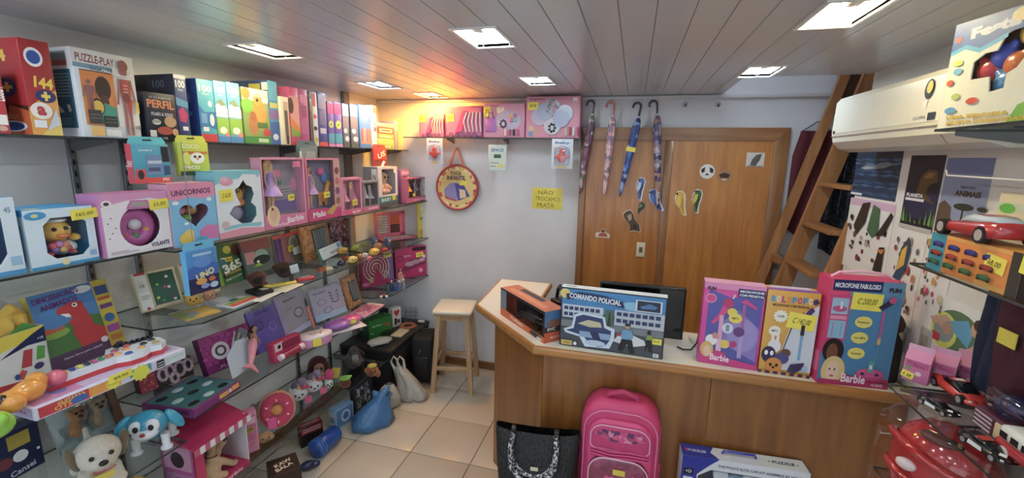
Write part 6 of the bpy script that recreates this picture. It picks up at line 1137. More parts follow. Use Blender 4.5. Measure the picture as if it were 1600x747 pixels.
sack('plastic_bag', 'white plastic bag sagging beside the black suitcase', (P.x+.07, P.y-.03, zf), R(20), [(.085, 0, .03), (.11, .02, .03), (.11, .07, .02), (.09, .12, .0), (.075, .17, -.02), (.06, .22, -.05), (.045, .26, -.075), (.02, .29, -.09)], film('#c2bfb4', .8), .2, 9); wb_ = bpy.data.objects['plastic_bag.001']
for dx in (-.03, .02): MB().tube([(-.09+dx, 0, .27), (-.12+dx, .01, .33), (-.10+dx, .02, .37), (-.07+dx, .02, .34), (-.06+dx, .01, .25)], [.014, .01, .008, .01, .014], film('#c2bfb4', .8), n=6).build('handle', wb_)
P = onz(607, 636, 0)
sack('plastic_bag', 'pale plastic bag behind the blue bag', (P.x-.0, P.y+.0, zf), R(30), [(.06, 0, 0), (.085, .02, 0), (.08, .09, .0), (.06, .16, .0), (.03, .2, .01)], film('#c4c0b4', .92), .14, 3)
# ------------------------------------------------------------------ black chest in the corner with things on it
BK = col('#19191b', .55); tz = .42
tr = empty('storage_chest', 'low black storage chest in the far left corner', 'chest', (-2.06, 3.33, 0))
MB().box((-.24, -.355, tz-.035), (.24, .36, tz), col('#232326', .5), bev=.006).build('top', tr)
for sy in (-.345, .33): MB().box((-.235, sy, 0), (.23, sy+.02, tz-.035), BK).build('side', tr)
MB().box((-.235, -.32, .16), (.22, .33, .18), BK).build('inner_shelf', tr); MB().box((-.24, -.34, 0), (-.225, .35, tz-.035), BK).build('back', tr)
MB().box((.215, -.30, .03), (.232, .33, tz-.05), col('#1d1d20', .6), bev=.004).build('front_door', tr)
z = tz+.001
o, w, h = lean('tool_box', 'green printed power tool carton on the black chest', 'carton', z, (577, 533), (613, 521), 503, 0, .1, '#1c7a2c', [('t', 'sparkium', .34, .66, .4, .1, '#d8ecd8', 0, .02), ('t', 'TUBE', .76, .6, .28, .16, '#c83030', 0, .04), ('e', .75, .14, .3, .16, '#123a1c'), ('r', .06, .3, .2, .34, '#a8d0a8')], top=[('r', 0, 0, 1, 1, '#1a6a28')], left=[('r', 0, 0, 1, 1, '#145a20')])
MB().tube([(-.06, .05, h), (-.05, .05, h+.025), (.05, .05, h+.025), (.06, .05, h)], .005, '#123018', n=6).build('handle', o)
lean('tea_box', 'white box with red heart print behind the green carton', 'box', z, (614, 512), (627, 507), 483, 0, .06, '#e4e0dc', [('h', .5, .72, .32, .2, '#c02a30'), ('r', .2, .1, .5, .45, '#3a3030'), ('r', .55, .15, .85, .35, '#4a3a38')])
P = onz(606, 500, z); t = empty('black_bag', 'crumpled black bag lying behind the tea box', 'bag', (P.x-.06, P.y+.08, z), R(50)); m = MB(); m.ball((0, 0, .04), (.1, .07, .045), '#111'); m.ball((.09, .03, .07), (.06, .03, .03), '#111'); m.ball((-.05, .02, .07), (.05, .05, .03), '#111'); skin('sheet', m, col('#151416', .5), t, .012)
P = onz(642, 503, z); t = empty('wire_rack', 'small wire bottle rack standing on the chest', 'rack', tuple(P), R(20))
for i in range(3):
    for zz in (.02, .06, .10): MB().tube([(-.045+.045*i+.018*math.cos(q*.785), .018*math.sin(q*.785), zz) for q in range(8)], .002, STEEL, n=5, closed=True).build('ring', t)
    for q in range(4): MB().cyl((-.045+.045*i+.018*math.cos(q*1.57), .018*math.sin(q*1.57), 0), (-.045+.045*i+.018*math.cos(q*1.57), .018*math.sin(q*1.57), .15), .0018, STEEL, n=5).build('wire', t)
MB().box((-.07, -.03, .0), (.07, .03, .008), '#2a2a2c').build('base', t)
t = empty('ring_mat', 'round terracotta ring mat on the black chest', 'mat', tuple(onz(637, 510, z)), 0); MB().tube([(.062*math.cos(i*.3927), .062*math.sin(i*.3927), .012) for i in range(16)], [.024]*16, col('#a8603c', .6), n=8, closed=True, T=Matrix.Diagonal((1, 1, .5, 1))).build('ring', t); MB().cyl((0, 0, 0), (0, 0, .008), .04, '#3a2a24').build('centre', t)
flat('cream_board', 'small cream board lying on the chest edge', 'board', z, (626, 528), (640, 517), .1, .012, '#dfcfae')
P = onz(594, 541, z); t = empty('egg_bag', 'clear white bag of round sweets on the chest', 'bag', (P.x-.02, P.y+.03, z), R(50)); m = MB(); rr = random.Random(3)
for i in range(12): m.ball((-.07+.025*(i % 6), -.02+.04*(i//6), .02), .018, '#e4ded2', 8, 6)
m.build('sweets', t)['kind'] = 'stuff'; MB().ball((0, 0, .032), (.11, .06, .03), film('#d8d6d0', .5), 12, 8).build('bag', t)
t = empty('white_tissue', 'crumpled white tissue at the chest corner', 'tissue', tuple(onz(658, 504, z)), 0); MB().ball((0, 0, .012), (.04, .025, .014), '#dcdcdc', 7, 5).build('paper', t)
# suitcase
P = onz(655, 604, 0); t = empty('suitcase', 'tall black soft suitcase on wheels beside the stool', 'suitcase', (P.x-.0, P.y+.14, .03), R(10)); w_, d_, h_ = .19, .26, .42
MB().box((-w_/2, -d_/2, 0), (w_/2, d_/2, h_), col('#0f0f11', .7), bev=.03).build('body', t); MB().box((-w_/2+.03, -d_/2-.02, .05), (w_/2-.03, -d_/2+.01, h_*.6), col('#131315', .7), bev=.012).build('front_pocket', t)
MB().tube([(-.06, 0, h_-.005), (-.055, 0, h_+.03), (.055, 0, h_+.03), (.06, 0, h_-.005)], .01, '#1a1a1c').build('handle', t); MB().tube([(-.03, -d_/2-.02, h_*.62), (-.01, -d_/2-.03, h_*.7), (.0, -d_/2-.02, h_*.78)], .004, STEEL).build('zip_pull', t)
for sx in (-1, 1):
    for sy in (-1, 1): MB().cyl((sx*.07-.01, sy*.1, -.008), (sx*.07+.01, sy*.085, -.008), .022, '#222', n=12).build('wheel', t)
# ================================================================== BACK WALL
zb = 2.151; G5 = 'pink play sets on the back wall shelf'
def bbox(label, x0, x1, yt, d, c, front, Y=YB-.185, group=G5, name='play_set_box', cat='toy box'):
    w, h, loc, yaw = FB(x0, x1, yt, Y, zb); return carton(name, label, cat, w, d, h, c, loc, yaw, front, group=group), w, h
def dryer(o, w, h, s):
    MB().prism([(-.22*w, .12*h), (-.02*w, .82*h), (.08*w, .86*h), (.02*w, .5*h), (-.02*w, .2*h)], -.012, -.002, gloss('#d83a8c')).build('toy_slide', o)
    for i in range(5): MB().tube([((.08+.1*i)*w, -.006, .18*h), ((.02+.11*i)*w, -.008, .5*h), ((.1+.09*i)*w, -.006, .8*h)], .007*s, col('#d8c8dc', .3), n=6).build('toy_strap', o)
    for i in range(5): MB().cyl(((-.34+.16*i)*w, -.006, .08*h), ((-.34+.16*i)*w, -.001, .08*h), .02*s, '#8a4a78', n=12).build('toy_wheel', o)
o, w, h = bbox('smallest pink play set box at the left of the wall shelf', 655, 694, 178, .09, '#cf6aa0', [('p', [(0, 0), (1, 0), (1, .2), (0, .1)], '#b05a94'), ('r', .06, .06, .94, .94, '#d47aa8')]); dryer(o, w, h, .7); price(o, .14, .8, w, .09, h, text='65', tw=.06, th=.06)
o, w, h = bbox('pink stroller play set box second from the left', 696, 753, 166, .09, '#c85a98', [('r', .04, .04, .96, .96, '#cc6ca0'), ('r', 0, 0, 1, .06, '#7a3a68')]); dryer(o, w, h, 1.0); price(o, .14, .62, w, .09, h, text='89', tw=.07, th=.06)
o, w, h = bbox('pale pink vanity play set box with handbag palette', 755, 819, 162, .09, '#dc8aa8', [('r', .03, .03, .97, .97, '#dd98b0'), ('t', 'Candy', .28, .93, .2, .06, '#b83a6a'), ('h', .42, .78, .1, .16, '#f0e0c8')])
MB().box((-.44*w, -.012, .16*h), (-.18*w, -.001, .56*h), gloss('#b06ac0'), bev=.006).build('toy_handbag', o); MB().tube([(-.38*w, -.006, .56*h), (-.36*w, -.006, .72*h), (-.28*w, -.006, .74*h), (-.24*w, -.006, .56*h)], .006, gloss('#a85ab4'), n=6).build('handbag_strap', o)
m = MB(); m.prism([((.12+.32*math.cos(a*.3927))*w, (.5+.3*math.sin(a*.3927))*h) for a in range(16)], -.008, -.001, gloss('#c4b0cc')); m.build('palette_tray', o)
MB().cyl((.0*w, -.012, .4*h), (.0*w, -.008, .4*h), .15*h, col('#dcd4e0', .3), n=20).build('paint_wheel', o)
for i in range(8): MB().ball(((.0+.085*math.cos(i*.785)*h/w)*w, -.013, (.4+.1*math.sin(i*.785))*h), (.012, .003, .012), '#5a4a6a', 8, 5).build('paint_pan', o)
for i in range(4): MB().ball(((.2+.07*(i % 2))*w, -.011, (.5+.14*(i//2))*h), (.02, .004, .018), ('#d86a9a', '#8ac0c8', '#e0c060', '#a878c0')[i], 8, 5).build('gem', o)
for i in range(4): MB().cyl(((.06+.1*i)*w, -.01, .06*h), ((.06+.1*i)*w, -.01, .24*h), .010, ('#e8c0cc', '#b84a7a', '#3a2a34', '#d8588a')[i], n=8).build('lipstick', o)
price(o, .1, .76, w, .09, h, text='75', tw=.06, th=.08)
o, w, h = bbox('largest pink box with flower shaped make-up palette', 821, 905, 151, .09, '#d8859c', [('r', .02, .02, .98, .98, '#da8ea2'), ('t', 'Amiguinhas', .2, .93, .28, .06, '#7a3a5a'), ('r', .86, .88, .94, .96, '#f0e8ea'), ('e', .1, .22, .05, .08, '#d8b090'), ('r', .06, .03, .14, .16, '#7a94c0'), ('e', .2, .16, .05, .07, '#c89a80')])
for cx_, cz, c_ in ((-.02, .74, '#b8b0b8'), (-.24, .5, '#c0b4cc'), (.22, .58, '#b8c0d4'), (.0, .28, '#c8c4d0'), (-.14, .62, '#a8b4cc'), (.16, .46, '#a8b0cc')):
    MB().cyl((cx_*w, -.008-.0012*len(o.children), cz*h), (cx_*w, -.001, cz*h), .21*h, gloss(c_), n=18).build('palette_petal', o)
for i in range(7): MB().ball(((.0+.3*.15*math.cos(i*.9)*h/w*1.6)*w, -.013, (.24+.09*math.sin(i*.9))*h), (.011, .012, .011), '#3a3440', 8, 5).build('paint_pan', o)
m = MB(); rr = random.Random(5)
for i in range(30): a, q = rr.random()*6.28, rr.random()**.5*.17*h; m.ball((-.02*w+q*math.cos(a), -.017, .74*h+q*math.sin(a)), (.008, .003, .008), ('#8a8490', '#d0c8d0', '#e0a8b8')[i % 3], 6, 4)
m.build('glitter', o)['kind'] = 'stuff'
for i in range(4): MB().cyl(((.26+.07*i)*w, -.008, .06*h), ((.26+.07*i)*w, -.008, .26*h), .009, ('#d8d0a8', '#b84a6a', '#e8e0e0', '#c84a7a')[i], n=8).build('lipstick', o)
price(o, .13, .77, w, .09, h, text='99', tw=.085, th=.06, rot=.02)
# blister cards hanging under that shelf
G6 = 'blister cards hanging on the back wall'
def bcard(label, x0, x1, y0, y1, Y, c, front, toy=None):
    xa_, xb2 = ony(x0, y1, Y).x, ony(x1, y1, Y).x; zt_, zb2 = ony((x0+x1)/2, y0, Y).z, ony((x0+x1)/2, y1, Y).z; w, h = xb2-xa_, zt_-zb2
    o = carton('blister_card', label, 'toy pack', w, .003, h, c, ((xa_+xb2)/2, Y, zb2), 0, front, group=G6)
    if toy:
        m = MB(); m.ball((0, -.012, .38*h), (.2*w, .014, .17*h), gloss(toy)); m.ball((0, -.012, .58*h), (.13*w, .012, .1*h), gloss(toy)); m.ball((-.22*w, -.01, .42*h), (.1*w, .008, .06*h), gloss(toy)); m.ball((.22*w, -.01, .42*h), (.1*w, .008, .06*h), gloss(toy)); skin('toy_figure', m, gloss(toy), o, .004, 2)
        MB().box((-.36*w, -.03, .12*h), (.36*w, -.0005, .72*h), clear('#f6f8fa', .1), bev=.006).build('blister', o)
    MB().tube([(0, .02, h*.95), (0, -.004, h*.95), (0, -.006, h*1.02), (0, .034, 2.15-zb2), (0, .05, 2.1515-zb2)], .0014, STEEL, n=5).build('hook', o)
    return o
for x0, x1, y0, y1, l_ in ((667, 692, 216, 256, 'blister card with a red figure under the smallest pink box'), (861, 894, 217, 264, 'blister card with a red figure under the largest pink box')):
    bcard(l_, x0, x1, y0, y1, YB-.235, '#ccd2dc', [('t', 'Baby', .5, .86, .7, .1, '#3a5aa0', 0, .03), ('e', .5, .45, .4, .34, '#b8b4c4'), ('r', .3, .02, .7, .1, '#d8b86a')], '#d83a2c')
bcard('pale grey card pack with small print under the middle boxes', 763, 791, 226, 268, YB-.235, '#b8c8cc', [('r', .06, .05, .94, .94, '#c8d4c8'), ('t', 'SPACE', .5, .8, .7, .12, '#4a6ab0', 0, .03), ('r', .3, .5, .7, .64, '#3a5a54'), ('r', .1, .3, .6, .34, '#8a9a94'), ('r', .55, .16, .8, .28, '#d8c83a'), ('r', .1, .18, .4, .22, '#8a9a94')])
# pop-up tent bag
P = ony(715, 293, YB-.02); a = ony(682, 293, YB-.02); rw = (ony(747, 293, YB-.02).x-a.x)/2; rh = (ony(715, 258, YB-.02).z-ony(715, 329, YB-.02).z)/2
t = empty('tent_bag', 'round pop-up tent bag with orange straps hanging on the wall', 'tent bag', (P.x, YB-.03, P.z)); TD = Matrix.Diagonal((rw, 1, rh, 1))
MB().cyl((0, .015, 0), (0, -.005, 0), 1.0, busy(['#d8b84a', '#e8d890', '#c86a4a', '#e0c878', '#b84a4a', '#e8e4d0'], 30), n=40, T=TD, smooth=False).build('bag', t)
MB().tube([(.97*math.cos(i*.1963), -.006, .97*math.sin(i*.1963)) for i in range(32)], .05, col('#b8323c'), n=8, closed=True, T=Matrix.Diagonal((rw, .3, rh, 1))).build('piping', t)
m = MB(); m.cyl((0, -.008, 0), (0, -.0082, 0), .78, col('#dfc678'), n=36, T=TD, smooth=False)
Q = lambda pts, c, y: m.add([(x_*rw, y, z_*rh) for x_, z_ in pts], [list(range(len(pts)))], c)
Q([(-.62, -.1), (-.3, .2), (.1, .22), (.0, -.55), (-.5, -.42)], '#8a86c0', -.0092); Q([(-.1, .2), (.35, .1), (.62, -.35), (.05, -.58)], '#4a4aa0', -.0098); Q([(.12, -.05), (.4, -.1), (.45, -.4), (.15, -.48)], '#e0c8a0', -.0104); Q([(-.62, -.1), (-.5, -.42), (0, -.55), (.0, -.62), (-.55, -.5)], '#c04a5a', -.0106); Q([(.16, .3), (.5, .34), (.48, .12), (.14, .1)], '#e8d81e', -.011); m.build('printed_panel', t)
for tx, u, v, s_ in (('TOCA', -.05, .62, .1), ('INFANTIL', -.02, .42, .13)):
    vs, fs = glyphs(tx, .03); MB().add([(u*rw+x_*rw*(.9 if len(tx) > 5 else .55), -.0112, v*rh+y_*s_*rh*1.5) for x_, y_ in vs], fs, '#4a2c5a').build('lettering', t)
OS = col('#e07848', .6); m = MB()
for s_ in (-1, 1): m.tube([(s_*.35*rw, -.004, .9*rh), (s_*.2*rw, -.006, 1.25*rh), (s_*.06*rw, -.006, 1.62*rh), (0, -.004, 1.7*rh)], .009, OS, n=6)
m.build('strap', t); MB().cyl((0, .03, 1.69*rh), (0, -.02, 1.69*rh), .004, STEEL, n=8).build('hook', t)
# yellow paper sign
A, B = ony(832, 293, YB-.002), ony(878, 328, YB-.002)
o = carton('paper_sign', 'yellow handwritten paper sign taped to the white wall', 'sign', B.x-A.x, .0015, A.z-B.z, '#f0dc1c', ((A.x+B.x)/2, YB-.002, B.z), 0, [('t', 'NÃO', .45, .80, .5, .22, '#5a5414', 0, -.005), ('t', 'TROCAMOS', .52, .48, .84, .2, '#5a5414', -.03, -.005), ('t', 'PRATA', .45, .18, .56, .2, '#5a5414', 0, -.005)])
# umbrellas on their hooks
def umbrella(label, hx, hy, tx, ty, pal, handle, wrap=True):
    T_ = ony(hx, hy, YB-.085); Bp = ony(tx, ty, YB-.085); ax = Bp-T_; L = ax.length
    o = empty('umbrella', label, 'umbrella', tuple(T_), group='umbrellas hanging above the door', rot=(0, math.atan2(-ax.x, -ax.z), 0)); HM = gloss(handle)
    m = MB(); m.tube([(0, 0, -.02), (0, 0, .07)]+[(-.028+.028*math.cos(R(a)), 0, .07+.028*math.sin(R(a))) for a in range(20, 181, 20)]+[(-.056, 0, .055)], .0085, HM, n=10); m.build('handle', o)
    cm = busy(pal, 28, .5)
    MB().lathe([(.010, -.01), (.02, -.03), (.026, -.08), (.027, -L*.3), (.024, -L*.55), (.018, -L*.8), (.011, -L*.97), (.007, -L)], cm, 40, flute=.16, nf=8, twist=9).build('canopy', o)
    MB().cyl((0, 0, -L), (0, 0, -L-.02), .006, handle, .003, n=8).build('tip', o); MB().cyl((0, 0, -.012), (0, 0, .0), .0135, '#c8c8c8', n=12).build('ferrule', o)
    MB().tube([(.027*math.cos(i*.6283), .027*math.sin(i*.6283), -L*.42) for i in range(10)], .004, pal[0], n=5, closed=True).build('strap', o)
    MB().tube([(-.028, .085, .098), (-.028, .0, .09), (-.028, -.012, .098)], .003, STEEL, n=6).build('wall_hook', o); return o
umbrella('umbrella with a mauve and green patterned canopy, leftmost of four', 926, 178, 906, 299, ['#5a3a5a', '#8a5a6a', '#6a7a5a', '#b8a8b0', '#7a4a6a'], '#3a2436')
umbrella('pink umbrella with a coral handle', 958, 180, 944, 303, ['#d89aa4', '#e0b4b8', '#b8868c', '#e8c8c4', '#8a7a94'], '#d87868')
o = umbrella('blue patterned umbrella with yellow price tag', 998, 182, 969, 304, ['#2a4a94', '#3a6ac0', '#1e3270', '#88a8dc', '#2a4a94'], '#1c2240'); MB().box((-.035, -.034, -.27), (.035, -.031, -.235), '#f0dc1c', T=Matrix.Rotation(0, 4, 'Y')).build('price_tag', o)
umbrella('clear and purple umbrella, rightmost of four', 1027, 178, 1028, 322, ['#8a7a98', '#b8b0b8', '#6a4a7a', '#a87a6a', '#3a3a6a'], '#22243a')
for px in (1071, 1122): t = empty('wall_hook', ('empty steel hook right of the umbrellas' if px == 1071 else 'empty steel hook above the right door leaf'), 'hook', tuple(ony(px, 163, YB)), group='empty wall hooks'); MB().cyl((0, 0, 0), (0, -.004, 0), .02, STEEL, n=12).build('plate', t); MB().tube([(0, -.004, .0), (0, -.03, -.02), (0, -.04, .0)], .004, STEEL, n=6).build('prong', t)
# animal cut-outs on the door
def cutout(name, label, px, py, w, h, pieces, rot=0.0, Y=YB-.0315):
    P = ony(px, py, Y); o = empty(name, label, 'sticker', tuple(P), group='animal cut-outs stuck on the door', rot=(0, rot, 0))
    for i, (pts, c_) in enumerate(pieces):
        pts = [(x_*w*.78, z_*h*.56) for x_, z_ in pts]; MB().prism(pts, -.0012-.0005*i, -.0002 if i == 0 else -.001-.0005*i, c_).build('backing' if i == 0 else 'printed_shape', o)
BIRD = [(-.3, .95), (.1, 1), (.35, .75), (.45, .3), (.5, -.2), (.75, -.95), (.5, -1), (.1, -.45), (-.25, -.1), (-.4, .4)]
bird = lambda bg, body, belly, wing: [([(x_*1.25, z_*1.06) for x_, z_ in BIRD], bg), (BIRD, body), ([(-.3, .5), (0, .6), (.2, .1), (.05, -.35), (-.22, -.05)], belly), ([(.1, .5), (.38, .3), (.5, -.3), (.6, -.8), (.2, -.3)], wing), ([(-.3, .92), (-.5, .7), (-.22, .66)], '#2a2420')]
YD2 = YB-.046
cutout('bird_cutout', 'white and blue parakeet cut-out on the left door leaf', 998, 294, .085, .15, bird('#e4e6ea', '#4a6aa8', '#c8d4e4', '#2c3a6a'), .35)
cutout('bird_cutout', 'blue macaw cut-out beside the umbrella tip', 1022, 313, .10, .15, bird('#e0e4ea', '#2a58b0', '#4a80d0', '#1c3a84'), -.1, YB-.052)
cutout('bird_cutout', 'yellow macaw cut-out on the right door leaf', 1061, 317, .10, .16, bird('#e8e4d0', '#e0b018', '#f0cc30', '#c8901c'), .1, YD2)
cutout('bird_cutout', 'green and yellow parrot cut-out with white edge', 1086, 313, .09, .15, bird('#eceae4', '#3a6a2c', '#e0c828', '#22381c'), .35, YD2)
cutout('bird_cutout', 'small dark bird cut-out below the blue parakeet', 1000, 323, .07, .07, bird('#6a5a40', '#3a4a34', '#7a8a5a', '#22281c'), 1.0)
SIT = [(-.6, .9), (-.2, 1), (.1, .7), (.3, .2), (.8, -.3), (.9, -.9), (.3, -.8), (-.1, -.9), (-.2, -.3), (-.7, .2), (-.9, .6)]
cutout('animal_cutout', 'brown lemur cut-out above the light switch', 987, 346, .10, .16, [([(x_*1.1, z_*1.08) for x_, z_ in SIT], '#cfc4b0'), (SIT, '#5a3a28'), ([(-.5, .5), (-.1, .7), (0, .2), (-.3, 0)], '#b89a78'), ([(.2, -.2), (.6, -.4), (.5, -.7), (.2, -.6)], '#2a1a14')])
cutout('animal_cutout', 'small orange and white monkey cut-out low on the left leaf', 942, 365, .085, .075, [([(-.9, -.8), (.9, -.8), (.8, 0), (.3, .3), (.2, .9), (-.2, .9), (-.3, .3), (-.9, .1)], '#e0d4c4'), ([(-.6, -.6), (.6, -.6), (.4, .1), (-.4, .1)], '#b04a2c'), ([(-.2, .2), (.2, .2), (.2, .8), (-.2, .8)], '#5a3220')])
FACE = [(math.cos(i*.524), math.sin(i*.524)) for i in range(12)]
cutout('animal_cutout', 'black and white dog face cut-out on the right leaf', 1105, 268, .07, .10, [(FACE, '#e4e0dc'), ([(-.8, .3), (-.3, .6), (-.35, -.1), (-.75, -.2)], '#1c1a1a'), ([(.8, .3), (.3, .6), (.35, -.1), (.75, -.2)], '#1c1a1a'), ([(-.3, -.5), (.3, -.5), (0, -.2)], '#2a2422')], 0, YD2)
cutout('animal_cutout', 'small brown monkey face cut-out on the right leaf', 1132, 275, .07, .09, [([(x_*.95, z_*.95) for x_, z_ in FACE], '#a8784a'), ([(-.7, .2), (0, .5), (.7, .2), (.5, -.3), (-.5, -.3)], '#3a2218'), ([(-.4, -.4), (.4, -.4), (.2, -.7), (-.2, -.7)], '#d8b48c')], 0, YD2)
cutout('animal_cutout', 'small square animal card stuck at the top of the right leaf', 1180, 250, .085, .10, [([(-.9, -.9), (.9, -.9), (.9, .95), (-.9, .95)], '#d8d4cc'), ([(-.5, -.7), (.1, -.8), (.5, .1), (.6, .8), (.1, .7), (-.3, .1)], '#5a5a54'), ([(-.8, -.9), (.8, -.9), (.8, -.75), (-.8, -.75)], '#8a8a80')], 0, YD2)

# ================================================================== ON THE COUNTER
zc = ZT_+.001
w, h, loc, yaw = ST(zc, (782, 491), (850, 537), 449)
o = window_box('toy_car_box', 'orange and black toy car box on the counter corner', 'toy car box', w, .125, h, '#c8552a', '#131316', [(.16, .3), (.5, .22), (.97, .22), (.97, .9), (.16, .93)], loc, yaw, facecol=col('#2c2a2e'), front=[('p', [(0, 0), (1, 0), (1, .18), (.6, .2), (.3, .26), (.0, .3)], '#d8602a'), ('r', 0, .3, .15, .95, '#7a8898'), ('t', 'TURBO', .4, .13, .32, .1, '#f0d8c0', -.04, .03), ('e', .82, .1, .12, .08, '#2a2a30'), ('e', .9, .05, .05, .05, '#dedad4')],
     right=[('r', 0, .5, 1, 1, '#4a7ab0'), ('r', 0, .3, 1, .5, '#3a2a30'), ('r', 0, 0, 1, .32, '#cf5428'), ('t', 'EVC', .35, .42, .4, .1, '#e8e4e0', 0, .03), ('t', 'MOTOR', .6, .15, .6, .07, '#f0d0b8'), ('e', .5, .6, .4, .12, '#8a5a48')], top=[('r', 0, 0, 1, 1, '#c86a44'), ('r', .1, .2, .9, .5, '#e08a5a'), ('r', .2, .6, .7, .9, '#3a3a44')])
m = MB(); m.ball((.1*w, .06, .36*h), (.3*w, .04, .13*h), gloss('#1c1c22')); m.ball((.12*w, .06, .5*h), (.18*w, .035, .12*h), gloss('#26262c')); cr_ = m.build('toy_car', o)
for a in (-.1, .3): MB().cyl((a*w, .01, .28*h), (a*w, .03, .28*h), .09*h, '#101012', n=14).build('wheel', cr_)
w, h, loc, yaw = ST(zc, (874, 538), (1035, 562), 448); d = .055
b = carton('police_playset_box', 'wide blue police station play set box on the counter', 'toy box', w, d, h, '#1e2632', loc, yaw,
  [('r', .01, .01, .99, .98, '#4a4e58'), ('r', .01, .62, .99, .98, '#3a8ac8'), ('e', .04, .9, .05, .08, '#e8c868'), ('e', .7, .8, .12, .07, '#8ac0e4'), ('r', .01, .34, .99, .45, '#7c8088'), ('r', .02, .50, .42, .72, '#c8d0dc'), ('r', .53, .46, .99, .72, '#c0c8d4')]
  + [('r', .035+.052*i, .63, .075+.052*i, .69, '#2a3a68') for i in range(7)]+[('r', .035+.052*i, .53, .075+.052*i, .59, '#2a3a68') for i in range(7)]+[('r', .55+.06*i, .63, .595+.06*i, .69, '#2a3a68') for i in range(7)]+[('r', .55+.06*i, .52, .595+.06*i, .58, '#2a3a68') for i in range(7)]
  + [('r', .44, .44, .52, .7, '#4a6a54'), ('p', [(.46, .44), (.5, .44), (.49, .66), (.48, .68)], '#22382c'), ('p', [(.05, .9), (.2, .95), (.42, .93), (.6, .86), (.62, .76), (.42, .82), (.2, .86), (.06, .8)], '#1c2a58'), ('t', 'COMANDO POLICIAL', .335, .86, .5, .09, '#dfe6f0', -.05, .04), ('r', .72, .74, .96, .93, '#d8e4ee'), ('r', .735, .755, .945, .915, '#1c2c44'), ('p', [(.76, .82), (.85, .88), (.92, .84), (.9, .8), (.78, .79)], '#4a7ab0'),
     ('p', [(.04, .3), (.12, .36), (.14, .56), (.22, .62), (.44, .58), (.46, .44), (.54, .4), (.54, .22), (.5, .06), (.26, .04), (.2, .2), (.06, .24)], '#cfe0f0'), ('p', [(.06, .28), (.14, .33), (.16, .53), (.23, .58), (.42, .55), (.44, .4), (.51, .36), (.5, .2), (.46, .1), (.3, .1), (.24, .22)], '#2a3c6c'), ('p', [(.18, .42), (.28, .5), (.4, .48), (.42, .4), (.3, .38)], '#c8c09a'), ('r', .2, .2, .5, .3, '#8aa8d0'), ('p', [(.3, .3), (.38, .32), (.44, .08), (.38, .06)], '#1e2a5c'), ('e', .36, .12, .1, .05, '#b8cce4'),
     ('p', [(.53, .2), (.58, .32), (.68, .36), (.82, .28), (.84, .2), (.7, .14)], '#d8dce2'), ('r', .56, .3, .7, .34, '#c03a34'), ('e', .66, .47, .022, .04, '#c8946c'), ('r', .635, .48, .685, .52, '#1a2030'), ('p', [(.60, .3), (.62, .42), (.7, .42), (.72, .3), (.7, .26), (.62, .26)], '#6aa0cc'), ('p', [(.61, .26), (.71, .26), (.74, .04), (.69, .04), (.665, .18), (.62, .04), (.58, .06)], '#15171c'), ('e', .86, .42, .018, .035, '#2a2420'), ('p', [(.83, .3), (.85, .38), (.89, .38), (.9, .3)], '#8aa840'), ('p', [(.84, .3), (.89, .3), (.9, .1), (.87, .1), (.86, .2), (.83, .1)], '#15171c'),
     ('r', .02, .03, .13, .11, '#d8b84a'), ('t', '+3 ANOS', .075, .07, .08, .03, '#3a3414'), ('e', .16, .07, .016, .03, '#e4e8ec'), ('r', .91, .03, .96, .09, '#e8eaee'), ('t', '4+', .935, .06, .03, .035, '#22262c')], left=[('r', 0, 0, 1, 1, '#151a24')], top=[('r', 0, 0, 1, 1, '#dfe8ee'), ('r', .04, .3, .14, .7, '#9aa8b4')])
price(b, .93, .28, w, d, h, text='179,90', tw=.05, th=.03, rot=0)
# monitor behind it
Ym = 2.42; A, B = ony(938, 440, Ym), ony(1074, 449, Ym); zb_ = ony(1068, 543, Ym).z
t = empty('monitor', 'black computer monitor behind the police play set', 'monitor', ((A.x+B.x)/2, Ym, zc)); w = B.x-A.x; h0 = zb_-zc; h1 = A.z-zc
MB().box((-w/2, 0, h0), (w/2, .035, h1), col('#131315', .35), bev=.004).build('casing', t); MB().box((-w/2+.012, -.0012, h0+.022), (w/2-.012, .0, h1-.012), col('#0a0b0d', .12)).build('screen', t)
MB().box((-.03, .02, .01), (.03, .045, h0+.08), '#18181a').build('neck', t); MB().box((-.11, -.04, 0), (.11, .08, .012), col('#18181a', .4), bev=.004).build('foot', t)
P = onz(1087, 566, zc); t = empty('phone_stand', 'white slanted payment stand behind the pink microphone box', 'stand', (P.x+.08, P.y+.2, zc), R(12)); MB().box((-.012, 0, 0), (.012, .1, .34), col('#c8c4be', .4), T=Matrix.Rotation(.2, 4, 'Y'), bev=.008).build('panel', t); MB().box((-.06, -.02, 0), (.05, .12, .02), col('#d4d0c8', .4), bev=.006).build('base', t)
MB().tube([(-.02, -.02, .15), (-.06, -.03, .1), (-.07, -.04, .04), (-.10, -.05, .006), (-.14, -.05, .006), (-.16, -.02, .006)], .004, '#141414', n=6).build('cable', t)
P = onz(866, 500, zc); t = empty('sunglasses_box', 'black folded spectacle case lying behind the car box', 'case', (P.x+.01, P.y+.28, zc), R(50)); m = MB(); m.tube([(0, 0, .03), (.0, .02, .1), (.01, .05, .12), (.02, .08, .09), (.02, .09, .03)], .012, col('#1a1a1c', .3), n=8); m.box((-.03, -.02, 0), (.05, .1, .03), col('#1a1a1c', .3), bev=.008); m.build('case', t)
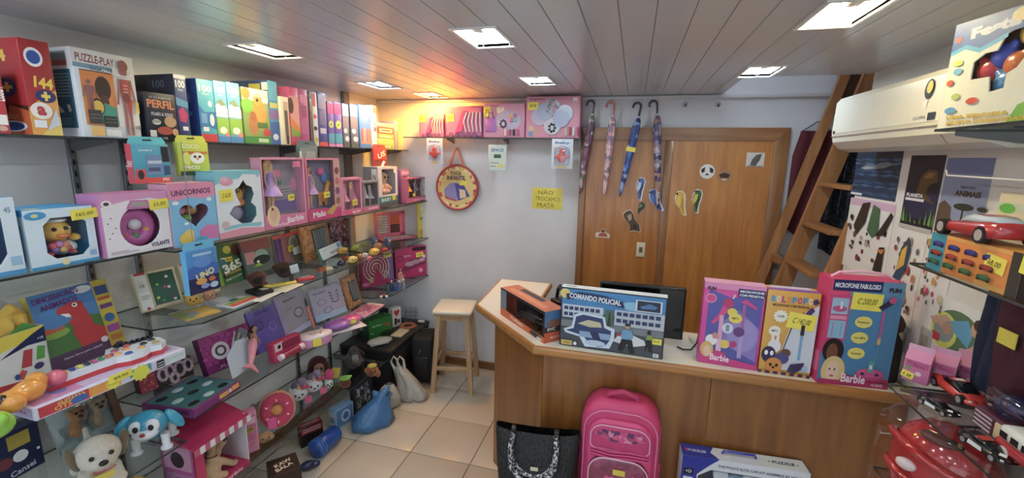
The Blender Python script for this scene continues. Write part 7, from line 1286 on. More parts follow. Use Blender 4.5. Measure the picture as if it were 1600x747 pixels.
# microphone boxes
def mic(o, x, z0, z1, c_pole, c_head, s=.009):
    MB().cyl((x, -.003, z0), (x, -.003, z1), s, gloss(c_pole), n=10).build('printed_pole', o)
w, h, loc, yaw = ST(zc, (1089, 564), (1182, 579), 440); d = .08
o = carton('microphone_box', 'pink and violet toy microphone box, left of three', 'toy box', w, d, h, '#d8389c', loc, yaw,
  [('p', [(.09, .1), (.95, .04), (.97, .9), (.45, .84), (.09, .92)], '#5a58b0'), ('p', [(.3, .3), (.95, .1), (.96, .5), (.6, .7), (.3, .5)], '#8a7ac8'), ('e', .7, .4, .25, .2, '#a090d4'), ('r', .0, .93, 1, 1, '#e08ac0'), ('r', .56, .86, .99, .96, '#2a2e70'), ('t', 'MICROFONE', .78, .93, .38, .028, '#f0f0f6', 0, .03), ('t', 'COM PEDESTAL', .78, .885, .4, .028, '#f0f0f6', 0, .03), ('t', 'FUN', .13, .93, .14, .045, '#3a1c2c', 0, .05), ('e', .13, .81, .09, .055, '#f0b8d4'), ('e', .13, .81, .08, .047, '#d8388c'), ('t', '♪', .5, .86, .05, .06, '#e8e8f4'),
   ('p', [(.28, .62), (.36, .78), (.44, .76), (.42, .66), (.22, .5), (.16, .52)], '#d83a8c'), ('e', .42, .77, .09, .06, '#c02a70'), ('r', .3, .3, .37, .62, '#e0a0c8'), ('r', .29, .12, .38, .32, '#e8b4d4'), ('p', [(.62, .8), (.7, .84), (.88, .76), (.9, .72), (.72, .78)], '#d83a8c'), ('r', .66, .45, .71, .78, '#b060a8'), ('r', .65, .12, .72, .44, '#b89ad8'), ('e', .64, .44, .09, .06, '#6a3a84'), ('e', .5, .67, .08, .05, '#e8d43a'), ('e', .56, .6, .11, .06, '#ecd840'), ('t', 'MP3', .56, .6, .1, .025, '#3a341c'), ('e', .45, .47, .09, .065, '#d8e0ee'), ('r', .42, .43, .48, .51, '#8a94b0'), ('e', .43, .27, .08, .055, '#e8c84a'), ('e', .57, .28, .06, .04, '#c02a78'), ('e', .2, .3, .1, .07, '#eeeaf0'), ('e', .26, .36, .05, .04, '#d88a78'),
   ('p', [(0, 0), (1, 0), (1, .06), (.5, .1), (.42, .17), (.1, .18), (0, .14)], '#d02a84'), ('e', .14, .18, .11, .1, '#d8b060'), ('e', .15, .16, .06, .07, '#e8c0a0'), ('t', 'Barbie', .37, .09, .32, .08, '#f6e8f0', -.03, .02)], left=[('r', 0, 0, 1, 1, '#c82a88')], top=[('r', 0, 0, 1, 1, '#e8a0c4')])
w, h, loc, yaw = ST(zc, (1184, 580), (1264, 591), 452)
o = carton('microphone_box', 'yellow toy microphone box with cartoon pets, middle of three', 'toy box', w, d, h, '#e0a428', loc, yaw,
  [('p', [(.42, .06), (.4, .3), (.5, .56), (.7, .75), (1, .86), (1, .06)], '#d2d8e4'), ('p', [(.42, .3), (.52, .58), (.72, .77), (.74, .76), (.54, .56), (.44, .3)], '#5a3a24')]+[('t', 'BOLOFOFOS'[i], .12+.1*i, .90, .085, .075, ('#5aa0d8', '#e8e4d8', '#c83a7a', '#e08a30', '#3a9ac8', '#d83a6a', '#4a8ad0', '#e8e0d0', '#6a3a9a')[i], 0, .06) for i in range(9)]+[('t', 'MICROFONE COM PEDESTAL', .47, .83, .7, .028, '#5a2c24', 0, .03), ('t', 'FUN', .92, .9, .12, .04, '#3a2010', 0, .05),
   ('s', .3, .7, .15, 12, '#f2eee2'), ('t', 'USB', .3, .7, .14, .03, '#5a4a5a'), ('s', .22, .52, .13, 12, '#f2eee2'), ('t', 'MP3', .22, .52, .12, .03, '#5a4a5a'), ('r', .72, .2, .77, .5, '#6ab0e0'), ('r', .71, .5, .78, .64, '#2a2230'), ('p', [(.72, .74), (.86, .84), (.92, .8), (.8, .7)], '#4a2c6a'), ('e', .25, .34, .13, .08, '#e8e4ec'), ('e', .2, .43, .03, .06, '#f0e8ee'), ('e', .3, .43, .03, .06, '#f0e8ee'), ('e', .16, .23, .14, .1, '#3a2a58'), ('e', .11, .25, .035, .03, '#f4f0f4'), ('e', .22, .25, .035, .03, '#f4f0f4'), ('e', .48, .27, .1, .05, '#6a4a34'), ('e', .42, .2, .14, .07, '#4a4a8a'), ('e', .28, .1, .17, .1, '#d88a2c'), ('e', .22, .11, .03, .02, '#2a1a14'), ('e', .34, .11, .03, .02, '#2a1a14'), ('e', .28, .08, .03, .015, '#2a1a14'), ('p', [(.55, .05), (.6, .14), (.86, .18), (.84, .1), (.7, .04)], '#3a2a5c'), ('e', .88, .1, .06, .04, '#a8c4e0'),
   ('r', 0, 0, 1, .035, '#3a2a5c')]+[('r', .06+.16*i, 0, .13+.16*i, .035, '#d88a2c') for i in range(6)], left=[('r', 0, 0, 1, 1, '#b8861c')], top=[('r', 0, 0, 1, .5, '#8a4aa8'), ('r', .1, .5, .9, 1, '#d8c8e0')])
price(o, .7, .66, w, d, h, text='C 142,00', tw=.11, th=.075, rot=-.1)
w, h, loc, yaw = ST(zc, (1275, 597), (1385, 608), 436); d = .11
o = carton('microphone_box', 'large blue and magenta toy microphone box, right of three', 'toy box', w, d, h, '#d42868', loc, yaw,
  [('r', .28, .09, 1, .86, '#4688b8'), ('p', [(0, 0), (.0, .3), (.22, .42), (.3, .3), (.3, .09)], '#4688b8'), ('r', .02, .43, .3, .86, '#d43a78'), ('r', .28, .86, 1, 1, '#5a92bc'), ('r', .03, .9, .7, 1.0, '#232a64'), ('t', 'MICROFONE FABULOSO', .365, .95, .62, .045, '#e8eaf4', 0, .03), ('r', .05, .68, .28, .83, '#9ac4dc'), ('e', .165, .73, .1, .03, '#c84a84'), ('r', .17, .73, .2, .8, '#e0e8f0'), ('r', .05, .63, .28, .665, '#e890b4'), ('r', .05, .45, .28, .62, '#8ab8d8'), ('r', .1, .47, .11, .6, '#d84a8a'), ('r', .22, .47, .225, .6, '#5a6a9a'), ('t', 'FUN', .87, .93, .16, .04, '#3a1c3c', 0, .05),
   ('e', .52, .62, .12, .055, '#ecdc5a'), ('e', .5, .47, .12, .055, '#ecdc5a'), ('e', .49, .32, .12, .055, '#ecdc5a'), ('t', 'Pedestal', .52, .62, .16, .02, '#5a5a2a'), ('t', 'Usb MP3', .5, .47, .16, .02, '#5a5a2a'), ('t', 'Luzes', .49, .32, .14, .02, '#5a5a2a'), ('p', [(.68, .77), (.86, .86), (.9, .82), (.74, .74)], '#3a2a54'), ('e', .86, .84, .05, .03, '#c84a84'), ('r', .75, .48, .79, .73, '#b85a98'), ('r', .745, .42, .79, .48, '#d8b070'), ('r', .76, .2, .775, .42, '#5a98c4'), ('e', .72, .12, .2, .055, '#c83a7c'), ('e', .72, .14, .18, .045, '#d8508c'), ('e', .62, .13, .03, .015, '#3a2a54'), ('e', .82, .13, .03, .015, '#3a2a54'), ('r', .68, .15, .76, .26, '#4aa8a8'), ('r', .7, .18, .74, .22, '#e0f0f0'),
   ('e', .16, .33, .15, .12, '#2a1a1a'), ('e', .15, .31, .08, .09, '#7a4a34'), ('e', .2, .13, .17, .15, '#e0c078'), ('e', .19, .13, .09, .105, '#e8c4a4'), ('e', .15, .15, .013, .01, '#2a3a4a'), ('e', .22, .15, .013, .01, '#2a3a4a'), ('e', .19, .085, .03, .01, '#c03a54'), ('r', 0, 0, 1, .05, '#b01c5c'), ('p', [(.3, .04), (.36, .12), (.72, .06), (.7, .03)], '#b01c5c'), ('t', 'Barbie', .5, .075, .34, .085, '#f4e4ee', -.03, .025), ('t', '+3 ANOS', .84, .03, .16, .025, '#f0d8e4')], left=[('r', 0, 0, 1, 1, '#d42868'), ('r', .1, .1, .9, .3, '#e86a9c')], top=[('r', 0, 0, 1, 1, '#e02c6c')])
MB().tube([(-.12, .05, h), (-.09, .05, h+.022), (0, .05, h+.03), (.09, .05, h+.022), (.12, .05, h)], .006, col('#eeb8d0'), n=8).build('carry_handle', o)
price(o, .52, .81, w, d, h, text='C 200,00', tw=.115, th=.075, rot=-.03)
P = onz(1407, 597, zc); t = empty('cloth_bottle', 'dark brown cloth covered bottle at the right end of the counter', 'bottle', (min(P.x, XR-.06), P.y+.02, zc)); DB = col('#241610', .6)
MB().lathe([(.044, 0), (.046, .01), (.044, .15), (.038, .19), (.026, .21), (.02, .225)], DB, 18).build('body', t); MB().lathe([(.02, .222), (.038, .24), (.042, .265), (.03, .29), (.012, .315), (0, .322)], col('#4a3528', .8), 16, flute=.08, nf=6).build('cap', t)
# ------------------------------------------------------------------ in front of the counter
BZ = .30; bn = empty('display_bench', 'low plain bench in front of the counter, below the picture edge', 'bench', (.2, 1.97, 0)); MB().box((-.72, -.2, BZ-.03), (.9, .15, BZ), CW, bev=.004).build('seat', bn)
for sx in (-.68, .85): MB().box((sx-.02, -.18, 0), (sx+.02, .13, BZ-.03), CW).build('leg', bn)
Yh = 1.97; xa_, xb2 = Xat(777, Yh, .58), Xat(905, Yh, .55); w = xb2-xa_; zt_ = Zat(656, xa_, Yh)-BZ
def weave():
    m, nt, b = newmat('woven_leather'); tc = nt.nodes.new('ShaderNodeTexCoord'); mp = nt.nodes.new('ShaderNodeMapping'); mp.inputs['Scale'].default_value = (110, 110, 55); v = nt.nodes.new('ShaderNodeTexVoronoi'); v.inputs['Scale'].default_value = 1
    cr = nt.nodes.new('ShaderNodeValToRGB'); cr.color_ramp.elements[0].color = (.004, .004, .004, 1); cr.color_ramp.elements[1].color = (.022, .022, .023, 1); cr.color_ramp.elements[1].position = .6
    bp = nt.nodes.new('ShaderNodeBump'); bp.inputs['Strength'].default_value = .9; bp.inputs['Distance'].default_value = .004
    nt.links.new(tc.outputs['Object'], mp.inputs[0]); nt.links.new(mp.outputs[0], v.inputs['Vector']); nt.links.new(v.outputs['Distance'], cr.inputs[0]); nt.links.new(cr.outputs[0], b.inputs['Base Color']); nt.links.new(v.outputs['Distance'], bp.inputs['Height']); nt.links.new(bp.outputs[0], b.inputs['Normal']); b.inputs['Roughness'].default_value = .5; b.inputs['Specular IOR Level'].default_value = .25; return m
t = empty('handbag', 'black woven leather handbag with wrapped handles', 'handbag', ((xa_+xb2)/2, Yh, BZ+.001), R(6)); WV = weave(); m = MB()
N = 24; vs = []
for j, (z_, ww, dd) in enumerate(((0, .40, .12), (.02, .43, .14), (zt_*.5, .47, .11), (zt_*.9, .5, .05), (zt_, .5, .03))):
    for i in range(N): a = 2*math.pi*i/N; vs.append((w*ww*math.copysign(abs(math.cos(a))**.35, math.cos(a)), dd*math.copysign(abs(math.sin(a))**.6, math.sin(a)), z_-(.02*(1-abs(math.cos(a))) if j == 4 else 0)))
m.add(vs, [(j*N+i, j*N+(i+1) % N, (j+1)*N+(i+1) % N, (j+1)*N+i) for j in range(4) for i in range(N)]+[list(range(N))[::-1]], WV, None, True); m.build('body', t)
def wrapmat():
    m, nt, b = newmat('plastic_wrap'); tc = nt.nodes.new('ShaderNodeTexCoord'); n = nt.nodes.new('ShaderNodeTexNoise'); n.inputs['Scale'].default_value = 90; cr = nt.nodes.new('ShaderNodeValToRGB'); cr.color_ramp.elements[0].position = .45; cr.color_ramp.elements[1].position = .62; cr.color_ramp.elements[0].color = (.02, .02, .02, 1); cr.color_ramp.elements[1].color = (.6, .6, .62, 1); bp = nt.nodes.new('ShaderNodeBump'); bp.inputs['Distance'].default_value = .006
    nt.links.new(tc.outputs['Object'], n.inputs['Vector']); nt.links.new(n.outputs['Fac'], cr.inputs[0]); nt.links.new(cr.outputs[0], b.inputs['Base Color']); nt.links.new(n.outputs['Fac'], bp.inputs['Height']); nt.links.new(bp.outputs[0], b.inputs['Normal']); b.inputs['Roughness'].default_value = .15; return m
WR = wrapmat()
for yy, dz in ((-.075, 0), (-.1, -.02)): MB().tube([(-.27*w, yy*.7, zt_-.01), (-.29*w, yy, zt_-.06), (-.27*w, yy-.02, zt_-.13+dz), (-.15*w, yy-.03, zt_-.185+dz), (0, yy-.03, zt_-.20+dz), (.13*w, yy-.03, zt_-.18+dz), (.22*w, yy-.02, zt_-.12+dz), (.24*w, yy, zt_-.05), (.22*w, yy*.7, zt_)], .013, WR, n=10).build('handle', t)
MB().box((-.05*w, -.105, zt_-.185), (.04*w, -.102, zt_-.15), col('#d8ccaa', .5), bev=.003).build('paper_tag', t)
for a in (-.27, .23): MB().box((a*w-.012, -.055, zt_-.02), (a*w+.012, -.03, zt_+.02), col('#2a2420', .4), bev=.004).build('handle_ring', t)
# backpack
Yk = 1.985; xa_, xb2 = Xat(906, Yk, .6), Xat(1031, Yk, .6); w = xb2-xa_; hk = Zat(632, (xa_+xb2)/2, Yk)-BZ; PB = col('#d8266e', .45); PB2 = col('#e0357c', .4)
t = empty('school_backpack', 'pink school backpack with front pockets against the counter', 'backpack', ((xa_+xb2)/2, Yk+.06, BZ+.001))
def rr(w_, z0, z1, r, k=8):
    P = []
    for cx_, cz_, a0 in ((w_/2-r, z1-r, 0), (-w_/2+r, z1-r, 90), (-w_/2+.02, z0+.02, 180), (w_/2-.02, z0+.02, 270)):
        q = r if a0 < 180 else .02
        for i in range(k+1): a = R(a0+90*i/k); P.append((cx_+q*math.cos(a), cz_+q*math.sin(a)))
    return P
def pillow(name, par, pts, y0, y1, mat, inset=.015):
    cx_ = sum(p[0] for p in pts)/len(pts); cz_ = sum(p[1] for p in pts)/len(pts); n = len(pts); vs = []
    mx = max(abs(p[0]-cx_) for p in pts); k2 = 1-inset/mx
    for (y, k_) in ((y1, 1), (y0+inset*.6, 1), (y0+inset*.15, (1+k2)/2+.005), (y0, k2), (y0-.004, k2*.5)): vs += [((x_-cx_)*k_+cx_, y, (z_-cz_)*k_+cz_) for x_, z_ in pts]
    fs = [(a*n+i, a*n+(i+1) % n, (a+1)*n+(i+1) % n, (a+1)*n+i) for a in range(4) for i in range(n)]+[list(range(4*n, 5*n)), list(range(n))[::-1]]
    return MB().add(vs, fs, mat, None, True).build(name, par)
pillow('body', t, rr(w*.98, 0, hk, .12), -.07, .08, PB, .03)
pillow('upper_panel', t, rr(w*.80, hk*.1, hk*.86, .09), -.092, -.06, PB2, .012)
pp = pillow('top_pocket', t, [(x_, z_) for x_, z_ in rr(w*.72, hk*.60, hk*.82, .06)], -.105, -.09, col('#cf2a70', .5), .01)
MB().prism([(-w*.31, hk*.75), (-.2*w, hk*.79), (.25*w, hk*.79), (.31*w, hk*.73), (.15*w, hk*.70), (-.1*w, hk*.69)], -.1105, -.109, busy(['#d8407a', '#8a2a5a', '#e080a8', '#b83468', '#5a2a6a'], 45)).build('pocket_print', pp)
for z_ in (.595, .565, .535): MB().tube([(-w*.36, -.098, hk*z_), (-.1*w, -.104, hk*(z_-.012)), (.12*w, -.104, hk*(z_+.006)), (w*.36, -.098, hk*z_)], .006, PB2, n=6).build('ruffle', t)
lp = pillow('lower_pocket', t, rr(w*.74, hk*.06, hk*.53, .08), -.118, -.09, busy(['#8a3050', '#7c2848', '#98405e', '#8a3050'], 30), .012)
def loop(pts, y, r, c_, name, par): MB().tube([(x_, y, z_) for x_, z_ in pts], r, c_, n=6, closed=True).build(name, par)
loop(rr(w*.73, hk*.065, hk*.525, .08), -.112, .0035, '#f0c8d8', 'piping', lp); loop(rr(w*.72, hk*.60, hk*.82, .06), -.100, .003, '#f0b8d0', 'piping', pp); loop(rr(w*.9, 0.01, hk*.93, .11), -.074, .004, '#e87aa8', 'zip', t)
def heart3(x, z_, s, c_): MB().prism([(x+s*math.sin(2*math.pi*j/20)**3, z_+s*(13*math.cos(2*math.pi*j/20)-5*math.cos(4*math.pi*j/20)-2*math.cos(6*math.pi*j/20)-math.cos(8*math.pi*j/20))/16) for j in range(20)], -.126, -.1215, c_).build('heart_patch', lp)
heart3(-.14*w, hk*.24, .05, '#dcdce4'); heart3(.15*w, hk*.27, .062, '#e2e2ea'); heart3(-.1*w, hk*.34, .024, '#e85a94'); heart3(.22*w, hk*.37, .026, '#e85a94')
MB().box((-.06*w, -.13, hk*.40), (.09*w, -.126, hk*.45), '#e8c81c', T=Matrix.Rotation(.0, 4, 'Y')).build('price_tag', t)
MB().tube([(-.2*w, -.01, hk-.012), (-.17*w, -.015, hk+.02), (0, -.02, hk+.042), (.17*w, -.015, hk+.02), (.2*w, -.01, hk-.012)], .014, col('#c01c60', .5), n=10).build('handle', t)
for sx in (-1, 1): MB().box((sx*w*.49-.012, -.03, hk*.1), (sx*w*.49+.012, .05, hk*.45), col('#c82468', .5), bev=.008).build('side_pocket', t)
# police puzzle box
A = ony(1067, 700, 2.03); B = ony(1268, 752, 2.03)
w = B.x-A.x; hb_ = (A.z+B.z)/2-BZ
o = window_box('puzzle_toy_box', 'white and blue police vehicle kit box below the counter', 'toy box', w, .09, hb_, '#e2e4ea', '#3a4458', [(.14, .1), (.98, .1), (.98, .82), (.24, .82), (.14, .7)], ((A.x+B.x)/2, 2.03, BZ+.001), R(3), front=[('p', [(0, 0), (.13, 0), (.13, .72), (.22, .88), (.3, 1), (0, 1)], '#2432a0'), ('r', .02, .7, .1, .8, '#14161c'), ('t', '+D', .06, .75, .05, .05, '#e8e8f0'), ('r', .02, .5, .1, .66, '#e4e8ec'), ('r', .04, .54, .08, .62, '#3a5a5a'), ('e', .06, .35, .045, .1, '#e4e8f0'), ('t', 'THE POLICE ELITE CAR KIT ASSEMBLE BY HAND', .62, .9, .66, .04, '#4a4e5c')],
    top=[('p', [(0, 0), (.3, 0), (.24, .5), (.28, 1), (0, 1)], '#2432a0'), ('t', 'PUZZLES', .13, .5, .15, .2, '#e8e8f2', 0, .03), ('t', 'P', .05, .5, .03, .24, '#e84a4a', 0, .05), ('t', '• PUZZLE •', .82, .5, .24, .22, '#3a3e4a', 0, .03)])
MB().tube([(-.16*w, .05, hb_+.002), (-.15*w, .05, hb_+.016), (.1*w, .05, hb_+.016), (.11*w, .05, hb_+.002)], .006, gloss('#2a36a8'), n=8).build('carry_handle', o)
m = MB(); m.ball((-.05*w, .05, hb_*.45), (.2*w, .03, .16*hb_), gloss('#2a2c6a')); m.ball((-.03*w, .05, hb_*.58), (.11*w, .025, .12*hb_), gloss('#9ac0d8')); m.build('toy_vehicle', o); MB().box((-.22*w, .03, hb_*.62), (-.1*w, .06, hb_*.74), gloss('#dfe4ee'), bev=.004).box((.02*w, .03, hb_*.6), (.14*w, .06, hb_*.74), gloss('#c8d4e0'), bev=.004).build('loose_parts', o)
# ================================================================== RIGHT WALL: posters
def poster(label, xl, yt, xr, yb, front, c='#e6e4de', name='wall_poster'):
    A = onx(xl, yt, XR-.002); B = onx(xr, yt, XR-.002); zb_ = onx(xl, yb, XR-.002).z; w = A.y-B.y
    return carton(name, label, 'poster', w, .0012, A.z-zb_, c, (XR-.0022, (A.y+B.y)/2, zb_), R(-90), front, group='animal posters on the right wall', bev=0), w, A.z-zb_
wv = lambda v, c, k=5: ('p', [(i/10, v+.02*math.sin(i*1.9+k)) for i in range(11)]+[(1-i/10, v-.03+.02*math.sin(i*2.3+k)) for i in range(11)], c)
poster('dark blue ocean poster with a whale', 1341, 236, 1413, 306, [('r', 0, 0, 1, 1, '#1e3a5a'), ('r', 0, .55, 1, 1, '#22384e')]+[wv(.1+.08*i, ('#2a5a88', '#1a3050', '#3a6a98')[i % 3], i) for i in range(11)]+[('p', [(.15, .62), (.3, .72), (.5, .70), (.72, .76), (.86, .72), (.7, .64), (.45, .60), (.25, .58)], '#6a7a86'), ('p', [(.15, .62), (.3, .66), (.5, .64), (.3, .6)], '#a8b0b4'), ('r', 0, .02, .28, .07, '#dfe4e8')])
blobs = lambda n, s, y0, y1, pal, sz=.03: [('e', random.Random(s*97+i).random()*.86+.07, y0+(y1-y0)*random.Random(s*31+i*7).random(), sz*(.6+random.Random(s+i*3).random()), sz*(.6+random.Random(s*5+i).random()), pal[i % len(pal)]) for i in range(n)]
AP = ['#2a2624', '#6a4a3a', '#8a3040', '#4a4a48', '#b8a890', '#3a2a2c']
o, w, h = poster('white sheet of printed animals with three big birds', 1330, 308, 1403, 420, [('r', 0, .9, 1, 1, '#d8b0cc')]+blobs(26, 3, .15, .75, AP)+[('p', [(.2, .62), (.34, .95), (.5, .98), (.46, .7), (.3, .5)], '#2c241e'), ('p', [(.52, .6), (.58, .96), (.72, .92), (.76, .62), (.66, .52)], '#3f6a48'), ('p', [(.72, .56), (.95, .9), (1, .86), (.88, .6)], '#2a2624'), ('p', [(.78, .12), (.84, .44), (.94, .46), (.95, .12)], '#20201e'), ('p', [(.8, .4), (.96, .44), (.9, .36)], '#d8802a')])
poster('dark dinosaur planet poster with jungle leaves', 1425, 243, 1480, 358, [('r', 0, 0, 1, 1, '#191a30'), ('r', 0, .15, 1, .5, '#22244a'), ('p', [(.35, .5), (.42, .72), (.6, .82), (.85, .8), (.9, .66), (.7, .62), (.62, .5), (.95, .36), (.6, .42)], '#5a4420'), ('p', [(.5, .7), (.62, .78), (.8, .76), (.7, .7)], '#8a6a30'), ('t', 'PLANETA', .32, .46, .5, .05, '#e8e8ea', 0, .04), ('r', .05, .385, .62, .42, '#e4e4e8')]+[('p', [(.5+.5*math.cos(a*.33)*.9-.02, .1), (.5+.9*math.cos(a*.33)*.55, .12+.2*abs(math.sin(a*.5+.7))), (.5+.5*math.cos(a*.33)*.9+.05, .08)], ('#5a8a3a', '#3a6a2a', '#7aa84a')[a % 3]) for a in range(10)]+[('r', 0, 0, 1, .05, '#b8bab0')])
poster('savanna poster with an elephant and big title', 1482, 247, 1557, 366, [('r', 0, 0, 1, 1, '#8a96b8'), ('r', 0, .8, 1, 1, '#6a78a8'), ('r', 0, 0, 1, .16, '#b0a898'), ('t', 'REINO DOS', .58, .63, .3, .035, '#3a3430'), ('t', 'ANIMAIS', .6, .55, .56, .075, '#4a3a24', 0, .05), ('p', [(0, .0), (0, .38), (.12, .44), (.3, .36), (.34, .1), (.24, .0), (.2, .2), (.1, .0)], '#5a463c'), ('p', [(.0, .3), (-.0, .06), (.04, .06), (.06, .28)], '#453630'), ('r', .55, .1, .58, .36, '#2a2620'), ('e', .57, .38, .22, .045, '#2c3424'), ('e', .95, .38, .1, .03, '#2c3424'), ('e', .6, .14, .3, .03, '#6a5a40')])
o, w, h = poster('white animal sheet with a blue and yellow macaw', 1403, 356, 1452, 492, blobs(40, 8, .05, .95, ['#8a4a34', '#c87a3a', '#b83a4a', '#4a4644', '#a88a6a', '#6a6a70'], .035)+[('p', [(.1, .32), (.26, .5), (.3, .78), (.5, .94), (.62, .8), (.56, .55), (.3, .3)], '#2a4a6a'), ('p', [(.26, .5), (.34, .76), (.5, .84), (.5, .6)], '#e0b020'), ('p', [(.08, .2), (.14, .36), (.26, .34)], '#3a6a4a')], '#e4e2dc')
poster('white animal sticker sheet below the savanna poster', 1452, 362, 1500, 486, blobs(40, 15, .05, .95, ['#c83a6a', '#5a5a60', '#8a6a4a', '#b04a34', '#3a6a5a', '#d8a04a'], .035)+[('r', .1, .82, .4, .92, '#c8a02a')], '#e2e0da')
o, w, h = poster('photo poster of a family in a round paddling pool', 1462, 456, 1556, 552, [('r', 0, 0, 1, 1, '#dfe0dc'), ('e', .55, .5, .44, .36, '#5a7850'), ('e', .3, .45, .26, .3, '#d8d84a'), ('e', .3, .47, .2, .22, '#8a9a94'), ('e', .25, .56, .08, .09, '#c89a7a'), ('e', .36, .5, .09, .1, '#b88a70'), ('p', [(.42, .66), (.7, .78), (.82, .6), (.78, .36), (.5, .5)], '#5aa0c4'), ('e', .86, .7, .09, .12, '#c89878'), ('e', .88, .78, .08, .09, '#4a2c20'), ('p', [(.82, .4), (.9, .5), (.86, .2), (.6, .16), (.62, .24)], '#d0a084'), ('p', [(0, .56), (.3, .72), (.42, .66), (.1, .46)], '#c8a084'), ('s', .12, .9, .07, 9, '#d8c090'), ('r', .1, .22, .26, .36, '#c8303a')])
for px, py, l_ in ((1413, 528, 'grey power socket on the right wall above the counter'), (1447, 535, 'second grey power socket nearer the shelves')):
    t = empty('wall_outlet', l_, 'outlet', tuple(onx(px, py, XR)), R(-90)); MB().box((-.036, -.008, -.06), (.036, 0, .06), col('#a8a59c', .4), bev=.003).build('plate', t); MB().box((-.02, -.011, -.03), (.02, -.007, .03), col('#8f8c84', .4), bev=.002).build('socket', t)
# foam puzzle hung on a long wire hook
P = onx(1580, 372, XR-.06); o = carton('foam_puzzle_pack', 'clear pack of coloured foam animals hanging on a wire', 'toy pack', .2, .012, .2, '#d8cca8', (XR-.06, P.y-.02, P.z-.06), R(-90), [('r', 0, .72, 1, .84, '#c8d4b8'), ('e', .25, .4, .12, .12, '#5a7ab0'), ('e', .6, .42, .14, .1, '#d8a860'), ('e', .2, .75, .16, .08, '#5ab83a'), ('e', .3, .14, .12, .09, '#6a9a5a')])
def hookwire(label, a, b, X, up=.02):
    A, B = onx(*a, X), onx(*b, X); t = empty('display_hook', label, 'hook', (XR-.002, B.y, B.z), group='white wire display hooks'); q = A-Vector((XR-.002, B.y, B.z))
    MB().tube([(0, 0, 0), (X-XR+.002, 0, 0), tuple(q*.98), tuple(q+Vector((0, 0, up)))], .0032, col('#e4e4e0', .3), n=6).build('wire', t); MB().box((-.004, -.03, -.02), (.002, .03, .02), STEEL).build('plate', t)
hookwire('long white wire hook in front of the savanna poster', (1477, 274), (1600, 282), XR-.1); hookwire('white wire hook sticking out below the police cars', (1374, 676), (1412, 680), XR-.1, .012)
# ------------------------------------------------------------------ fishing party game
Y0 = Yat(1464, .885, ZR1+.001); yawf = R(-90)+.22; w, d = .44, .06; h = Zat(40, .885, Y0)-ZR1
cdir = Vector((math.cos(yawf), math.sin(yawf), 0)); loc = Vector((.885, Y0, ZR1+.001))+cdir*w/2
HP = [(.2, .44), (.2, .60), (.28, .66), (.36, .66), (.4, .78), (.52, .86), (.66, .84), (.74, .7), (.72, .62), (.56, .56), (.52, .48), (.46, .44), (.46, .32), (.36, .30), (.34, .44)]
o = window_box('fishing_game_box', 'cream and blue fishing game box with coloured toy bears', 'game box', w, d, h, '#dfe0c8', '#16181c', [(u*.86, v) for u, v in HP], tuple(loc), yawf, facecol=col('#e6e4cc'), front=[('p', [(0, 1), (1, 1), (1, .74), (.6, .82), (.36, .80), (.2, .72), (.1, .78), (0, .74)], '#2a60a8'), ('p', [(0, .74), (.1, .78), (.2, .72), (.36, .80), (.36, .76), (.2, .68), (.1, .74), (0, .70)], '#4ab0d8'), ('t', 'Festa', .27, .88, .3, .1, '#c8d0dc', .05, .06), ('t', 'Animada', .66, .93, .4, .1, '#c8d0dc', .05, .06), ('e', .43, .93, .07, .06, '#d8c890'), ('r', .02, .82, .06, .87, '#d84a3a'), ('p', [(.45, .0), (.5, .16), (.7, .26), (1, .22), (1, 0)], '#7ab83a'), ('e', .78, .5, .1, .1, '#e0b070'), ('e', .78, .46, .07, .07, '#e8c0a0'), ('p', [(.66, .28), (.72, .42), (.86, .42), (.92, .28)], '#e0c040'), ('e', .72, .28, .07, .08, '#c83a34'), ('e', .6, .14, .05, .03, '#4aa08a'), ('e', .7, .15, .05, .03, '#d84a3a'), ('e', .66, .17, .03, .03, '#e8d040'),
  ('t', 'UMA PESCARIA', .26, .10, .4, .04, '#d8b020', 0, .05), ('t', 'MUITO DIVERTIDA!!!', .32, .045, .5, .04, '#d8b020', 0, .05), ('e', .07, .62, .035, .03, '#c8d860'), ('e', .08, .54, .03, .03, '#6ab0d8'), ('e', .04, .44, .025, .03, '#d85a3a'), ('e', .1, .3, .03, .03, '#b8c860'), ('e', .22, .24, .04, .03, '#d84a34'), ('e', .08, .17, .04, .03, '#5aa0d0')], left=[('r', 0, 0, 1, 1, '#cfd8b8')])
for u, v, c_ in ((.22, .52, '#c8304a'), (.29, .62, '#2a50c0'), (.38, .53, '#e0742a'), (.34, .38, '#2a90d0'), (.44, .78, '#d8b020'), (.53, .69, '#2a9a4a')):
    m = MB(); m.ball(((u-.5)*w, .03, v*h), (.034, .02, .034), c_); m.ball(((u-.5)*w-.022, .03, v*h+.028), .012, c_); m.ball(((u-.5)*w+.022, .03, v*h+.028), .012, c_); skin('toy_bear', m, gloss(c_), o, .004, 2)
